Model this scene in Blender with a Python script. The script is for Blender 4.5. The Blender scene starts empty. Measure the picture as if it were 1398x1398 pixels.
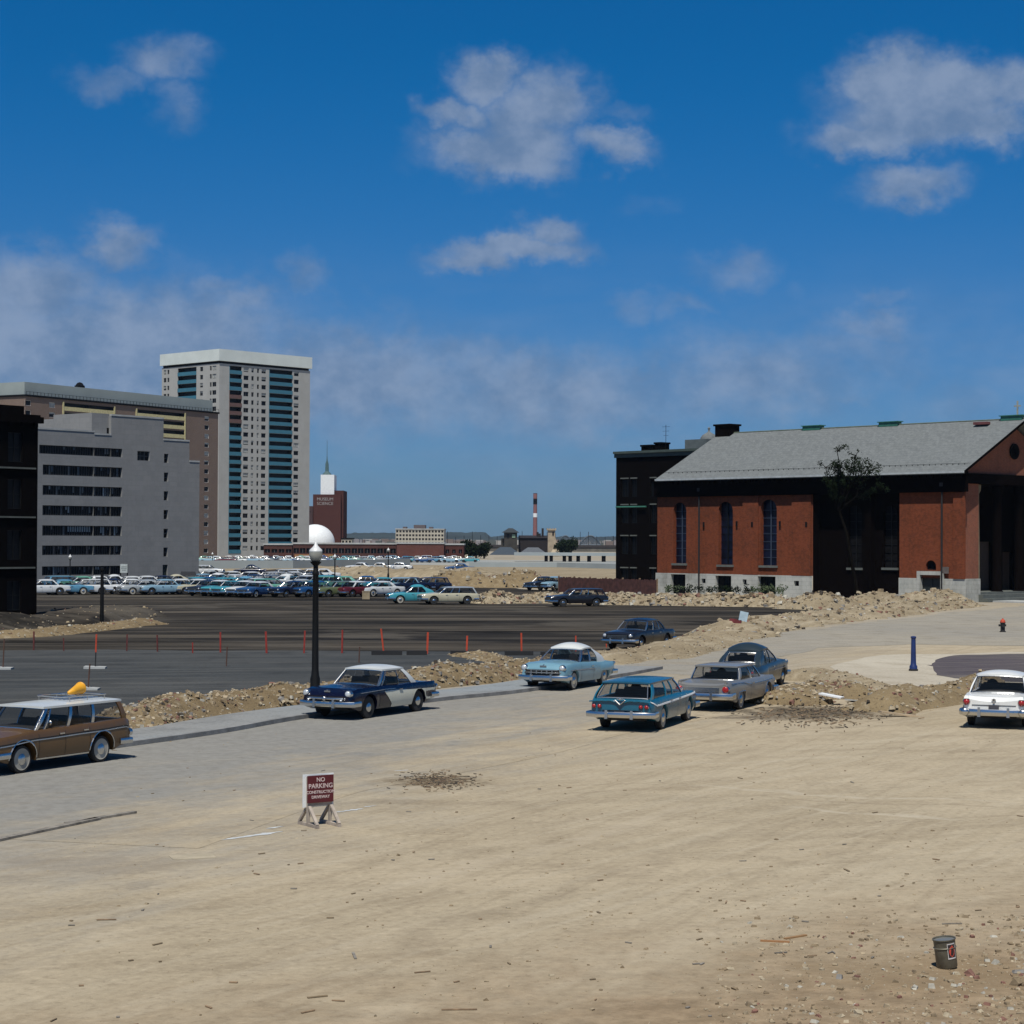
import bpy, math, random
from mathutils import Vector, Matrix, noise
random.seed(7)
R = math.radians
PI = math.pi
scene = bpy.context.scene
col = scene.collection
# ---------------------------------------------------------------- camera
F = 2700.0; SZ = 1398.0
CAM = Vector((0.0, 0.0, 5.5))
cd = bpy.data.cameras.new('camera'); cam = bpy.data.objects.new('camera', cd); col.objects.link(cam)
cd.sensor_width = 36; cd.lens = 36*F/SZ; cd.clip_end = 20000; cd.clip_start = .5
cam.matrix_world = Matrix.Translation(CAM) @ Matrix.Rotation(R(90+.83), 4, 'X') @ Matrix.Rotation(R(.25), 4, 'Z')
CR = cam.matrix_world.to_3x3().copy()
scene.camera = cam
def ray(px, py):
    return CR @ Vector(((px-SZ/2)/F, -(py-SZ/2)/F, -1))
def at(px, py, z=0.0):                      # photo pixel -> point on the level z
    d = ray(px, py); t = (z-CAM.z)/d.z
    p = CAM+d*t
    return Vector((p.x, p.y))
def atY(px, py, Y):
    d = ray(px, py); return CAM+d*(Y/d.y)
def on_wall(P0, e, px, py=700):             # pixel -> (u along the wall from P0, z)
    d = ray(px, py)
    # t*d.xy = P0 + u*e
    det = d.x*(-e[1])-(-e[0])*d.y
    t = (P0[0]*(-e[1])-(-e[0])*P0[1])/det
    u = (d.x*P0[1]-d.y*P0[0])/det
    u = ((d.x*t-P0[0])*e[0]+(d.y*t-P0[1])*e[1])
    return u, CAM.z+d.z*t
# ---------------------------------------------------------------- mesh helper
class MB:
    def __init__(s): s.v = []; s.f = []; s.m = []; s.cur = 0
    def add(s, vs, fs, mi=None):
        b = len(s.v); s.v += [tuple(v) for v in vs]
        for f in fs: s.f.append([i+b for i in f]); s.m.append(s.cur if mi is None else mi)
    def box(s, c, d, rz=0, M=None, mi=None, taper=1.0):
        x, y, z = d[0]/2, d[1]/2, d[2]/2
        vs = [Vector((a*x*(taper if e > 0 else 1), b*y*(taper if e > 0 else 1), e*z)) for e in (-1, 1) for a, b in ((-1, -1), (1, -1), (1, 1), (-1, 1))]
        rot = M if M is not None else Matrix.Rotation(rz, 3, 'Z')
        vs = [rot@v+Vector(c) for v in vs]
        s.add(vs, [(3, 2, 1, 0), (4, 5, 6, 7), (0, 1, 5, 4), (1, 2, 6, 5), (2, 3, 7, 6), (3, 0, 4, 7)], mi)
    def b2(s, x0, x1, y0, y1, z0, z1, mi=None):
        s.box(((x0+x1)/2, (y0+y1)/2, (z0+z1)/2), (abs(x1-x0), abs(y1-y0), abs(z1-z0)), mi=mi)
    def quad(s, a, b, c, d, mi=None): s.add([a, b, c, d], [(0, 1, 2, 3)], mi)
    def poly(s, pts, mi=None): s.add(pts, [list(range(len(pts)))], mi)
    def prism(s, pts, z0, z1, mi=None):
        n = len(pts)
        s.add([(p[0], p[1], z0) for p in pts]+[(p[0], p[1], z1) for p in pts],
              [list(range(n))[::-1], list(range(n, 2*n))]+[(i, (i+1) % n, n+(i+1) % n, n+i) for i in range(n)], mi)
    def tube(s, p0, p1, r0, r1=None, n=8, mi=None):
        p0 = Vector(p0); p1 = Vector(p1); r1 = r0 if r1 is None else r1
        a = (p1-p0).normalized(); u = a.orthogonal().normalized(); w = a.cross(u)
        vs = []
        for p, r in ((p0, r0), (p1, r1)):
            for i in range(n):
                t = 2*PI*i/n; vs.append(p+(u*math.cos(t)+w*math.sin(t))*r)
        s.add(vs, [(i, (i+1) % n, n+(i+1) % n, n+i) for i in range(n)]+[list(range(n))[::-1], list(range(n, 2*n))], mi)
    def lathe(s, prof, n=16, axis='Z', c=(0, 0, 0), mi=None):
        c = Vector(c); vs = []
        for r, h in prof:
            for i in range(n):
                t = 2*PI*i/n; a, b = r*math.cos(t), r*math.sin(t)
                vs.append(c+(Vector((a, b, h)) if axis == 'Z' else Vector((h, a, b)) if axis == 'X' else Vector((b, h, a))))
        fs = []
        for k in range(len(prof)-1):
            for i in range(n):
                j = (i+1) % n; fs.append((k*n+i, k*n+j, (k+1)*n+j, (k+1)*n+i))
        if prof[0][0] > 1e-4: fs.append(list(range(n))[::-1])
        if prof[-1][0] > 1e-4: fs.append([(len(prof)-1)*n+i for i in range(n)])
        s.add(vs, fs, mi)
    def grid(s, fn, nu, nv, mi=None):
        vs = [fn(i/nu, j/nv) for i in range(nu+1) for j in range(nv+1)]
        s.add(vs, [(i*(nv+1)+j, (i+1)*(nv+1)+j, (i+1)*(nv+1)+j+1, i*(nv+1)+j+1) for i in range(nu) for j in range(nv)], mi)
    def sweep(s, path, w, h, mi=None):      # rounded bar along a path in plan, w across, h up
        n = len(path); vs = []; P = [Vector(p) for p in path]
        sec = [(-1, -.6), (-1, .6), (-.5, 1), (.5, 1), (1, .6), (1, -.6), (.5, -1), (-.5, -1)]
        for i, p in enumerate(P):
            t = (P[min(i+1, n-1)]-P[max(i-1, 0)]); t.z = 0; t.normalize(); nn = Vector((t.y, -t.x, 0))
            for a, b in sec: vs.append(p+nn*a*w/2+Vector((0, 0, b*h/2)))
        k = len(sec); fs = []
        for i in range(n-1):
            for j in range(k): fs.append((i*k+j, i*k+(j+1) % k, (i+1)*k+(j+1) % k, (i+1)*k+j))
        fs += [list(range(k))[::-1], [(n-1)*k+j for j in range(k)]]
        s.add(vs, fs, mi)
    def rock(s, c, r, mi=None, flat=.7):
        c = Vector(c); rr = random.random
        M = Matrix.Rotation(rr()*6.3, 3, 'Z') @ Matrix.Rotation(rr()*1.2-.6, 3, 'X')
        sx, sy, sz = r*(.6+.8*rr()), r*(.5+.6*rr()), r*flat*(.5+.6*rr())
        vs = []
        for e in (-1, 1):
            for a, b in ((-1, -1), (1, -1), (1, 1), (-1, 1)):
                k = .75 if e > 0 else 1
                vs.append(c+M@Vector((a*sx*k*(.7+.5*rr()), b*sy*k*(.7+.5*rr()), e*sz*(.7+.5*rr()))))
        s.add(vs, [(3, 2, 1, 0), (4, 5, 6, 7), (0, 1, 5, 4), (1, 2, 6, 5), (2, 3, 7, 6), (3, 0, 4, 7)], mi)
    def build(s, name, mats, parent=None, smooth=None, fix=True):
        me = bpy.data.meshes.new(name); me.from_pydata(s.v, [], s.f); 
        if not isinstance(mats, (list, tuple)): mats = [mats]
        for m in mats: me.materials.append(m)
        me.polygons.foreach_set('material_index', [min(i, len(mats)-1) for i in s.m])
        me.update()
        if fix:
            import bmesh
            bm = bmesh.new(); bm.from_mesh(me); bmesh.ops.recalc_face_normals(bm, faces=bm.faces); bm.to_mesh(me); bm.free()
        if smooth is not None:
            me.polygons.foreach_set('use_smooth', [True]*len(me.polygons)); me.set_sharp_from_angle(angle=R(smooth))
        o = bpy.data.objects.new(name, me); col.objects.link(o)
        if parent is not None: o.parent = parent
        return o
def tag(o, label=None, cat=None, group=None, kind=None):
    if label: o['label'] = label
    if cat: o['category'] = cat
    if group: o['group'] = group
    if kind: o['kind'] = kind
    return o
def empty(name, loc, rz, label, cat, group=None):
    o = bpy.data.objects.new(name, None); col.objects.link(o)
    o.location = (loc[0], loc[1], loc[2] if len(loc) > 2 else 0); o.rotation_euler = (0, 0, rz); o.empty_display_size = .2
    return tag(o, label, cat, group)
def struct(o, label=None):
    o['kind'] = 'structure'; o['label'] = label or o.name.replace('_', ' '); o['category'] = o.name.split('.')[0].replace('_', ' '); return o
KIDS = {}
def kids(o): return [c for c in bpy.data.objects if c.parent is o]
def copy_tree(o, parent=None, cache=None):
    c = o.copy(); col.objects.link(c)
    if parent is not None: c.parent = parent
    for ch in (cache[o.name] if cache and o.name in cache else ()): copy_tree(ch, c, cache)
    return c
def tree_cache(root):
    cache = {}
    def rec(o):
        k = kids(o)
        if k: cache[o.name] = k
        for c in k: rec(c)
    rec(root); return cache
# ---------------------------------------------------------------- materials
class NT:
    def __init__(s, nt): s.nt = nt; s.n = nt.nodes; s.l = nt.links
    def node(s, t, ins=None, **kw):
        nd = s.n.new(t)
        for k, v in kw.items(): setattr(nd, k, v)
        for k, v in (ins or {}).items():
            if isinstance(v, bpy.types.NodeSocket): s.l.new(v, nd.inputs[k])
            else: nd.inputs[k].default_value = v
        return nd
    def math(s, op, a, b=0.0, c=0.0, clamp=False):
        nd = s.node('ShaderNodeMath', {0: a, 1: b, 2: c}, operation=op); nd.use_clamp = clamp; return nd.outputs[0]
    def vmath(s, op, a, b=(0, 0, 0)):
        nd = s.node('ShaderNodeVectorMath', {0: a, 1: b}, operation=op); return nd.outputs[1] if op in ('DOT_PRODUCT', 'LENGTH') else nd.outputs[0]
    def noise(s, vec, scale, detail=4, rough=.55, dist=0.0):
        return s.node('ShaderNodeTexNoise', {'Vector': vec, 'Scale': scale, 'Detail': detail, 'Roughness': rough, 'Distortion': dist}).outputs[0]
    def ramp(s, v, a, b, c0=0.0, c1=1.0):
        nd = s.node('ShaderNodeMapRange', {0: v, 1: a, 2: b, 3: c0, 4: c1}); nd.interpolation_type = 'SMOOTHSTEP'; return nd.outputs[0]
    def mix(s, f, a, b):
        nd = s.node('ShaderNodeMix', data_type='RGBA')
        for k, v in ((0, f), (6, a), (7, b)):
            if isinstance(v, bpy.types.NodeSocket): s.l.new(v, nd.inputs[k])
            else: nd.inputs[k].default_value = v if k == 0 else (v[0], v[1], v[2], 1)
        return nd.outputs[2]
    def mapping(s, vec, rot=(0, 0, 0), scale=(1, 1, 1)):
        return s.node('ShaderNodeMapping', {0: vec, 2: tuple(-a for a in rot), 3: tuple(1/a for a in scale)}, vector_type='TEXTURE').outputs[0]
def newmat(name):
    m = bpy.data.materials.new(name); m.use_nodes = True; nt = m.node_tree; nt.nodes.clear()
    N = NT(nt); out = N.node('ShaderNodeOutputMaterial'); b = N.node('ShaderNodeBsdfPrincipled'); nt.links.new(b.outputs[0], out.inputs[0])
    return m, N, b
def mat(name, c, rough=.6, metal=0.0, var=.15, scale=2.0, bump=0.0, bscale=20.0, coat=0.0, spec=.5, emit=None, dirt=None):
    m, N, b = newmat(name)
    b.inputs['Roughness'].default_value = rough; b.inputs['Metallic'].default_value = metal
    b.inputs['Specular IOR Level'].default_value = spec
    if coat: b.inputs['Coat Weight'].default_value = coat; b.inputs['Coat Roughness'].default_value = .06
    tc = N.node('ShaderNodeTexCoord').outputs['Object']
    n = N.noise(tc, scale, 5, .6)
    c0 = [x*(1-var) for x in c]; c1 = [min(1, x*(1+var)) for x in c]
    cc = N.mix(N.ramp(n, .3, .7), c0, c1)
    if dirt:
        zz = N.node('ShaderNodeSeparateXYZ', {0: tc}).outputs[2]
        k = N.ramp(N.math('ADD', zz, N.math('MULTIPLY', N.noise(tc, 6), .5)), dirt[1]+.25, dirt[1]-.1, 0, dirt[2])
        cc = N.mix(k, cc, dirt[0])
    N.l.new(cc, b.inputs['Base Color'])
    if bump:
        bp = N.node('ShaderNodeBump', {'Strength': bump, 'Distance': .02, 'Height': N.noise(tc, bscale, 6, .65)})
        N.l.new(bp.outputs[0], b.inputs['Normal'])
    if emit: b.inputs['Emission Color'].default_value = (*emit, 1); b.inputs['Emission Strength'].default_value = 1
    return m
def glassmat(name, tint=(.55, .6, .6), alpha=.45, rough=.03):
    m, N, b = newmat(name)
    b.inputs['Base Color'].default_value = (.01, .013, .015, 1); b.inputs['Roughness'].default_value = rough
    b.inputs['Alpha'].default_value = alpha; b.inputs['Specular IOR Level'].default_value = .7
    return m
def brick(name, c1, c2, mortar, sc=(1, 1), rough=.85, stain=(.03, .02, .02), stainamt=.5, bw=.22, bh=.075):
    m, N, b = newmat(name); b.inputs['Roughness'].default_value = rough; b.inputs['Specular IOR Level'].default_value = .02
    tc = N.node('ShaderNodeTexCoord').outputs['Object']
    sp = N.node('ShaderNodeSeparateXYZ', {0: tc}); u = N.math('ADD', sp.outputs[0], sp.outputs[1])
    v = N.node('ShaderNodeCombineXYZ', {0: u, 1: sp.outputs[2]}).outputs[0]
    bt = N.node('ShaderNodeTexBrick', {'Vector': v, 'Color1': (*c1, 1), 'Color2': (*c2, 1), 'Mortar': (*mortar, 1), 'Scale': 1.0, 'Mortar Size': .008, 'Brick Width': bw, 'Row Height': bh, 'Bias': 0.0})
    k = N.ramp(N.noise(tc, .35, 6, .65), .42, .72, 0, stainamt)
    c = N.mix(k, bt.outputs[0], stain)
    st = N.noise(N.mapping(tc, scale=(1.5, 1.5, .12)), 1.0, 5, .6)
    c = N.mix(N.ramp(st, .5, .75, 0, stainamt*.6), c, stain)
    k2 = N.ramp(N.noise(tc, 3, 4), .35, .7, 0, .25)
    c = N.mix(k2, c, [min(1, x*(1.6 if max(c1) < .3 and max(c1) > .1 and bw < 1 else 1.12)) for x in c1])
    N.l.new(c, b.inputs['Base Color'])
    return m
def surf(name, base, alt, dark, scale=1.0, bump=.5, streak=None, patch=None, bright=None, rough=.95, rot=.3):
    """soil / asphalt: world-space noise at several sizes"""
    m, N, b = newmat(name); b.inputs['Roughness'].default_value = rough; b.inputs['Specular IOR Level'].default_value = .04
    P = N.node('ShaderNodeNewGeometry').outputs['Position']
    big = N.noise(P, .07*scale, 5, .6, .4); med = N.noise(P, .6*scale, 6, .62, .2); fine = N.noise(P, 7*scale, 6, .7); vf = N.noise(P, 40, 3, .7)
    c = N.mix(N.ramp(big, .35, .65), base, alt)
    c = N.mix(N.ramp(med, .45, .75, 0, .6), c, dark)
    if streak:
        for k, (ang, sx, sy, amt, cc) in enumerate(streak):
            q = N.mapping(P, rot=(0, 0, ang), scale=(sx, sy, 1))
            c = N.mix(N.ramp(N.noise(q, 1, 6, .65, .3), .48, .68, 0, amt), c, cc)
    if patch:
        for (sc, a, bb, amt, cc) in patch:
            c = N.mix(N.ramp(N.noise(P, sc, 5, .6, .3), a, bb, 0, amt), c, cc)
    c = N.mix(N.ramp(fine, .5, .72, 0, .35), c, [x*1.35 for x in base])
    c = N.mix(N.ramp(fine, .5, .28, 0, .45), c, [x*.6 for x in dark])
    c = N.mix(N.ramp(vf, .45, .25, 0, .35), c, [x*.6 for x in dark])
    N.l.new(c, b.inputs['Base Color'])
    h = N.math('ADD', N.math('ADD', N.math('MULTIPLY', N.noise(P, .28, 3, .5, .5), 5.0), N.math('MULTIPLY', med, 1.2)), N.math('ADD', N.math('MULTIPLY', fine, .35), N.math('MULTIPLY', vf, .12)))
    bp = N.node('ShaderNodeBump', {'Strength': bump, 'Distance': .08, 'Height': h})
    N.l.new(bp.outputs[0], b.inputs['Normal'])
    return m, N, b, c, P
TAN = (.405, .34, .24); TAN2 = (.335, .28, .195); TAND = (.235, .19, .13); GREY = (.235, .24, .235)
M = {}
M['chrome'] = mat('chrome', (.60, .60, .59), .26, 1.0, .05)
M['glass'] = glassmat('car_glass', alpha=.33)
M['dglass'] = mat('dark_glass', (.012, .014, .018), .08, 0, .3, spec=.6)
M['tyre'] = mat('tyre_rubber', (.018, .018, .018), .8)
M['whitewall'] = mat('whitewall', (.36, .34, .29), .7)
M['black'] = mat('black_trim', (.012, .012, .013), .7)
M['interior'] = mat('car_interior', (.035, .033, .032), .9)
M['red_lens'] = mat('red_lens', (.35, .015, .015), .2, coat=.5)
M['clear_lens'] = mat('clear_lens', (.7, .72, .72), .1, .4)
M['plate'] = mat('number_plate', (.05, .05, .06), .5)
M['plate_light'] = mat('light_number_plate', (.45, .42, .3), .5)
M['wood'] = mat('raw_wood', (.25, .17, .1), .8, var=.3, scale=6)
M['woodgrey'] = mat('weathered_wood', (.2, .18, .15), .85, var=.35, scale=5)
M['white'] = mat('white_paint', (.72, .74, .74), .6, var=.08)
M['concrete'] = mat('concrete', (.36, .37, .36), .9, var=.15, scale=.6, bump=.2)
M['orange'] = mat('orange_paint', (.42, .05, .018), .7, var=.2, scale=6)
M['dark_iron'] = mat('dark_iron', (.006, .0065, .007), .6, spec=.2)
# ---------------------------------------------------------------- cars
PAINT = {}
def paint(name, c, rough=.28, metal=0.0):
    if name not in PAINT:
        PAINT[name] = mat('paint_'+name, c, rough, metal, .05, 1.5, coat=.35, dirt=((.10, .08, .06), .34, .12))
    return PAINT[name]
def lerp(a, b, t): return a+(b-a)*t
def interp(keys, x):
    if x <= keys[0][0]: return keys[0][1]
    for (a, va), (b, vb) in zip(keys, keys[1:]):
        if x <= b:
            t = (x-a)/(b-a); t = t*t*(3-2*t) if b-a > .02 else t
            return lerp(va, vb, t)
    return keys[-1][1]
SK = [(0, .93), (.12, .965), (.3, .99), (.55, 1.0), (.8, .985), (.93, .965), (1, .93)]
def Sprof(n):
    n = max(0, min(1, n))
    for (a, va), (b, vb) in zip(SK, SK[1:]):
        if n <= b: return lerp(va, vb, (n-a)/(b-a))
    return SK[-1][1]
class Car:
    """x forward, y to the car's left, origin on the ground under its middle"""
    def __init__(s, name, label, sp, detail=2, cat='car'):
        s.sp = sp; s.d = detail; s.L = sp['L']; s.w = sp['W']/2
        s.root = empty(name, (0, 0, 0), 0, label, cat)
        s.f = lambda t: (t-.5)*s.L
        s.xa = (sp['axle']-.5)*s.L; s.xf = s.xa+sp['wb']      # rear / front axle x
        s.rw = sp.get('rw', .345); s.Ra = sp.get('Ra', .42); s.sill = sp.get('sill', .27)
        s.make()
    def hw(s, x): return s.w*interp(s.sp['plan'], x/s.L+.5)
    def zs(s, x): return interp(s.sp['shoulder'], x/s.L+.5)
    def zc(s, x): return interp(s.sp['centre'], x/s.L+.5)
    def zb(s, x):
        z = interp(s.sp.get('bottom', [(0, .42), (.08, .36), (.14, s.sill), (.9, s.sill), (.95, .34), (1, .4)]), x/s.L+.5)
        for xc, lim in ((s.xa, s.sp.get('skirt', 9)), (s.xf, 9)):
            d = abs(x-xc)
            if d < s.Ra: z = max(z, min(lim, .34+math.sqrt(s.Ra**2-d*d)))
        return z
    def sy(s, x, z):
        zs = s.zs(x); return s.hw(x)*Sprof((z-s.sill)/(zs-s.sill))
    def make(s):
        sp = s.sp; L = s.L; d = s.d
        ns = {2: 46, 1: 24, 0: 14}[d]
        xs = [s.f(i/ns) for i in range(ns+1)]
        for t in (.008, .02, .98, .992): xs.append(s.f(t))
        na = {2: 12, 1: 8, 0: 5}[d]
        for xc in (s.xa, s.xf):
            xs = [x for x in xs if abs(x-xc) > s.Ra+.02]
            xs += [xc-s.Ra*math.cos(PI*i/na) for i in range(na+1)]+[xc-s.Ra-.003, xc+s.Ra+.003]
        xs = sorted(xs)
        T = [.08, .25, .45, .62, .8, .93]
        cab0, cab1 = s.f(sp['cab'][0]), s.f(sp['cab'][1])
        top = sp.get('topflat', 2.0)
        ks = sp.get('rim', .90)
        vs = []; fs = []; mi = []
        def sect(x):
            hw = s.hw(x); zb = s.zb(x); zs = s.zs(x); zc = s.zc(x)
            pts = [(hw*.5, zb+.02), (hw*.93, zb)]
            for t in T:
                z = lerp(zb, zs, t); pts.append((s.sy(x, z), z))
            pts.append((hw*.93, zs+.002))
            for q in (ks, .8, .6, .35, 0):
                zz = zc+(zs-zc)*(q/.93)**top if q < ks or zs < zc else lerp(zs, zc+(zs-zc)*(q/.93)**top, .45)
                pts.append((hw*q, zz))
            return pts
        for x in xs:
            P = sect(x); full = [(y, z) for y, z in P]+[(-y, z) for y, z in P[:-1][::-1]]
            vs += [(x, y, z) for y, z in full]
        n = len(full); nT = len(P)
        for i in range(len(xs)-1):
            xm = (xs[i]+xs[i+1])/2
            for j in range(n):
                k = (j+1) % n
                fs.append((i*n+j, i*n+k, (i+1)*n+k, (i+1)*n+j))
                jj = min(j, n-1-k) if k else -1
                m = 0
                if cab0 < xm < cab1 and jj >= nT-4: m = 1
                if j == n-1: m = 1
                mi.append(m)
        fs += [list(range(n))[::-1], [(len(xs)-1)*n+j for j in range(n)]]; mi += [0, 0]
        b = MB(); b.add(vs, fs); b.m = mi
        s.body = b.build('body', [sp['paint'], M['interior']], s.root, smooth=38)
        # inner chassis
        b = MB(); b.b2(s.f(.06), s.f(.94), -s.w*.62, s.w*.62, .3, .68); 
        for xc in (s.xa, s.xf): b.tube((xc, -s.w*.8, .34), (xc, s.w*.8, .34), .05)
        b.build('chassis', M['black'], s.root)
        s.wheels(); s.house()
        if d: s.trim()
    def wheels(s):
        sp = s.sp; n = {2: 28, 1: 16, 0: 10}[s.d]; r = s.rw
        for xc in (s.xa, s.xf):
            for sd in (-1, 1):
                y0 = sd*(s.hw(xc)-.06-.19); y1 = sd*(s.hw(xc)-.06)
                b = MB(); a = sd
                b.lathe([(r*.55, y0), (r*.93, y0), (r, y0+a*.03), (r, y1-a*.035), (r*.95, y1-a*.005), (r*.8, y1+a*.004), (r*.62, y1-a*.008)], n, 'Y', (xc, 0, r))
                w = b.build('wheel', M['tyre'], s.root, smooth=40)
                if s.d:
                    if sp.get('ww', True):
                        q = MB(); q.lathe([(r*.68, y1+a*.001), (r*.77, y1+a*.010), (r*.79, y1+a*.002)], n, 'Y', (xc, 0, r)); q.build('whitewall', M['whitewall'], w, smooth=60)
                    q = MB(); q.lathe([(r*.42, y1-a*.012), (r*.40, y1+a*.006), (r*.36, y1+a*.012), (r*.3, y1+a*.028), (r*.12, y1+a*.04), (0, y1+a*.042)], n, 'Y', (xc, 0, r)); q.build('hubcap', M['chrome'], w, smooth=40)
    # ---- greenhouse
    def house(s):
        sp = s.sp; g = sp['house']; L = s.L; d = s.d
        xbf, xbr, xtf, xtr = (s.f(g[k]) for k in ('bf', 'br', 'tf', 'tr'))
        zr = g['z']; yr = s.w*g['yr']; yb = s.w*g.get('yb', .86)
        roofm = sp.get('roofpaint', sp['paint']); pm = sp.get('pillar', M['chrome'])
        nu, nv = (14, 12) if d == 2 else (8, 6)
        cx = (xtf+xtr)/2; a = (xtf-xtr)/2; cr = g.get('crown', .09); ov = g.get('over', .03)
        cn = g.get('corner', .06); pw = g.get('pow', 3.0)
        def rf(u, v, dz=0, e=0):
            U = 2*u-1; V = 2*v-1
            x = cx+(a+ov+e)*U*(1-(cn*1.2)*V*V*abs(U))
            y = (yr+.02+e)*V*(1-cn*abs(U)**5)
            z = zr+dz+cr*(1-abs(U)**pw)*(1-abs(V)**pw)+cr*.35*(1-V*V)+sp.get('roofslope', 0)*U-g.get('rdrop', 0)*max(0, -U)**3-g.get('fdrop', 0)*max(0, U)**3
            return (x, y, z)
        def zt(u): # side roof edge height at param
            return rf(u, 0)[2]-.045
        b = MB(); b.grid(lambda u, v: rf(u, v), nu, nv); b.grid(lambda u, v: rf(u, v, -.05), nu, nv, mi=1)
        for (fn) in (lambda u: (u, 0), lambda u: (u, 1), lambda v: (0, v), lambda v: (1, v)):
            k = 12
            for i in range(k):
                p0, p1 = fn(i/k), fn((i+1)/k)
                b.quad(rf(*p0), rf(*p1), rf(*p1, -.05), rf(*p0, -.05))
        s.roof = b.build('roof', [roofm, M['interior']], s.root, smooth=40)
        s.rf = rf
        def zbelt(x): return lerp(s.zs(x), s.zc(x), .25)-.02
        def side(f, t, sd, off=0, tf=None):
            tf = f if tf is None else tf
            xb = lerp(xbf, xbr, f); xt = lerp(xtf-.05, xtr+.05, tf)
            p = Vector((xb, sd*yb, zbelt(xb))); u = (xt-cx)/(2*(a+ov))+.5
            q = Vector((xt, sd*yr*(1-cn*abs(2*u-1)**5), zt(u)))
            # slight curve outward
            r_ = p.lerp(q, t); r_.y += sd*(.035*math.sin(PI*t)+off); r_.x -= g.get('bulge', 0)*math.sin(PI*t)*max(0, f)**3; return r_
        pil = g['pillars']  # list (fb0,fb1,ft0,ft1,kind)
        for sd in (-1, 1):
            edges = []
            for (b0, b1, t0, t1, kind) in pil:
                m = {'p': sp['paint'], 'r': roofm, 'c': pm}[kind]
                b = MB(); nn = 5 if (b1-b0) > .08 and d else 2
                def ff(u, t, off): return side(lerp(b0, b1, u), t, sd, off, lerp(t0, t1, u))
                for off in (.012, -.03): b.grid(lambda u, t: ff(u, t, off), nn, 5)
                for uu in (0, 1):
                    b.grid(lambda u, t: ff(uu, t, lerp(.012, -.03, u)), 1, 5)
                b.build('pillar', m, s.root, smooth=45); edges.append((b0, b1, t0, t1))
            edges = sorted(edges)
            for e0, e1 in zip(edges, edges[1:]):
                b = MB()
                b.grid(lambda u, t: side(lerp(e0[1], e1[0], u), t, sd, -.01, lerp(e0[3], e1[2], u)), 2, 3)
                b.build('side_window', sp.get('glass', M['glass']), s.root, smooth=60)
        def screen(xb, xt, bow, sg, f):
            def fn(u, t):
                v = 2*u-1
                pb = side(f, 0, 1 if v > 0 else -1); pt = side(f, 1, 1 if v > 0 else -1)
                x0 = xb+sg*bow*(1-abs(v)**2.4); x1 = xt+sg*bow*.35*(1-v*v)
                z0 = lerp(s.zc(x0), zbelt(xb), v**4)+.0 if True else 0
                z1 = lerp(rf(1 if sg > 0 else 0, .5)[2]-.045, pt.z, v*v)
                p = Vector((lerp(x0, x1, t)-(g.get('bulge', 0)*math.sin(PI*t) if sg < 0 else 0), v*lerp(pb.y*(1 if v > 0 else -1), pt.y*(1 if v > 0 else -1), t), lerp(z0-.01, z1, t)))
                return p
            return fn
        ws = screen(xbf, xtf-.05, g.get('fbow', .2), 1, 0); rs = screen(xbr, xtr+.05, g.get('rbow', .15), -1, 1)
        k = 12 if d == 2 else 6
        r0 = g.get('rwin', (0, 1, 0, 1))
        b = MB(); b.grid(ws, k, 4); b.build('windshield', sp.get('glass', M['glass']), s.root, smooth=60)
        b = MB(); b.grid(lambda u, t: rs(lerp(r0[0], r0[1], u), lerp(r0[2], r0[3], t)), k, 4); b.build('rear_window', sp.get('rglass', sp.get('glass', M['glass'])), s.root, smooth=60)
        if d:
            # chrome surrounds
            for fn, rr in ((ws, (0, 1, 0, 1)), (rs, r0)):
                b = MB()
                for uu, tt in (((0, 1), (rr[2]+.03, rr[2]+.03)), ((0, 1), (rr[3]-.02, rr[3]-.02))):
                    pts = [fn(lerp(rr[0], rr[1], i/10), tt[0]) for i in range(11)]
                    for p, q in zip(pts, pts[1:]): b.tube(p, q, .014, n=5)
                for uu in (rr[0]+.01, rr[1]-.01):
                    pts = [fn(uu, lerp(rr[2], rr[3], i/4)) for i in range(5)]
                    for p, q in zip(pts, pts[1:]): b.tube(p, q, .016, n=5)
                b.build('window_surround', M['chrome'], s.root, smooth=60)
            if g.get('rpanel'):     # body coloured frame round a small rear window
                b = MB()
                b.grid(lambda u, t: rs(lerp(0, r0[0], u), t), 3, 5); b.grid(lambda u, t: rs(lerp(r0[1], 1, u), t), 3, 5)
                b.grid(lambda u, t: rs(lerp(r0[0], r0[1], u), lerp(0, r0[2], t)), 6, 2); b.grid(lambda u, t: rs(lerp(r0[0], r0[1], u), lerp(r0[3], 1, t)), 6, 2)
                b.build('rear_panel', roofm, s.root, smooth=50)
            for fx in g.get('seats', (.35, .62)):
                x = lerp(xbf, xbr, fx); zb_ = s.zc(x)
                b = MB(); b.box((x, 0, zb_+.02), (.16, yb*1.6, .26), taper=.9); b.build('seat', sp.get('seatmat', M['interior']), s.root)
            x = lerp(xbf, xbr, .22); sx = lerp(xbf, xbr, .16)
            b = MB(); b.lathe([(.17, 0), (.185, .012), (.17, .024)], 14, 'X', (sx-.12, yb*.45, s.zc(sx)+.06)); b.build('steering_wheel', M['black'], s.root)
        s.side = side
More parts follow.
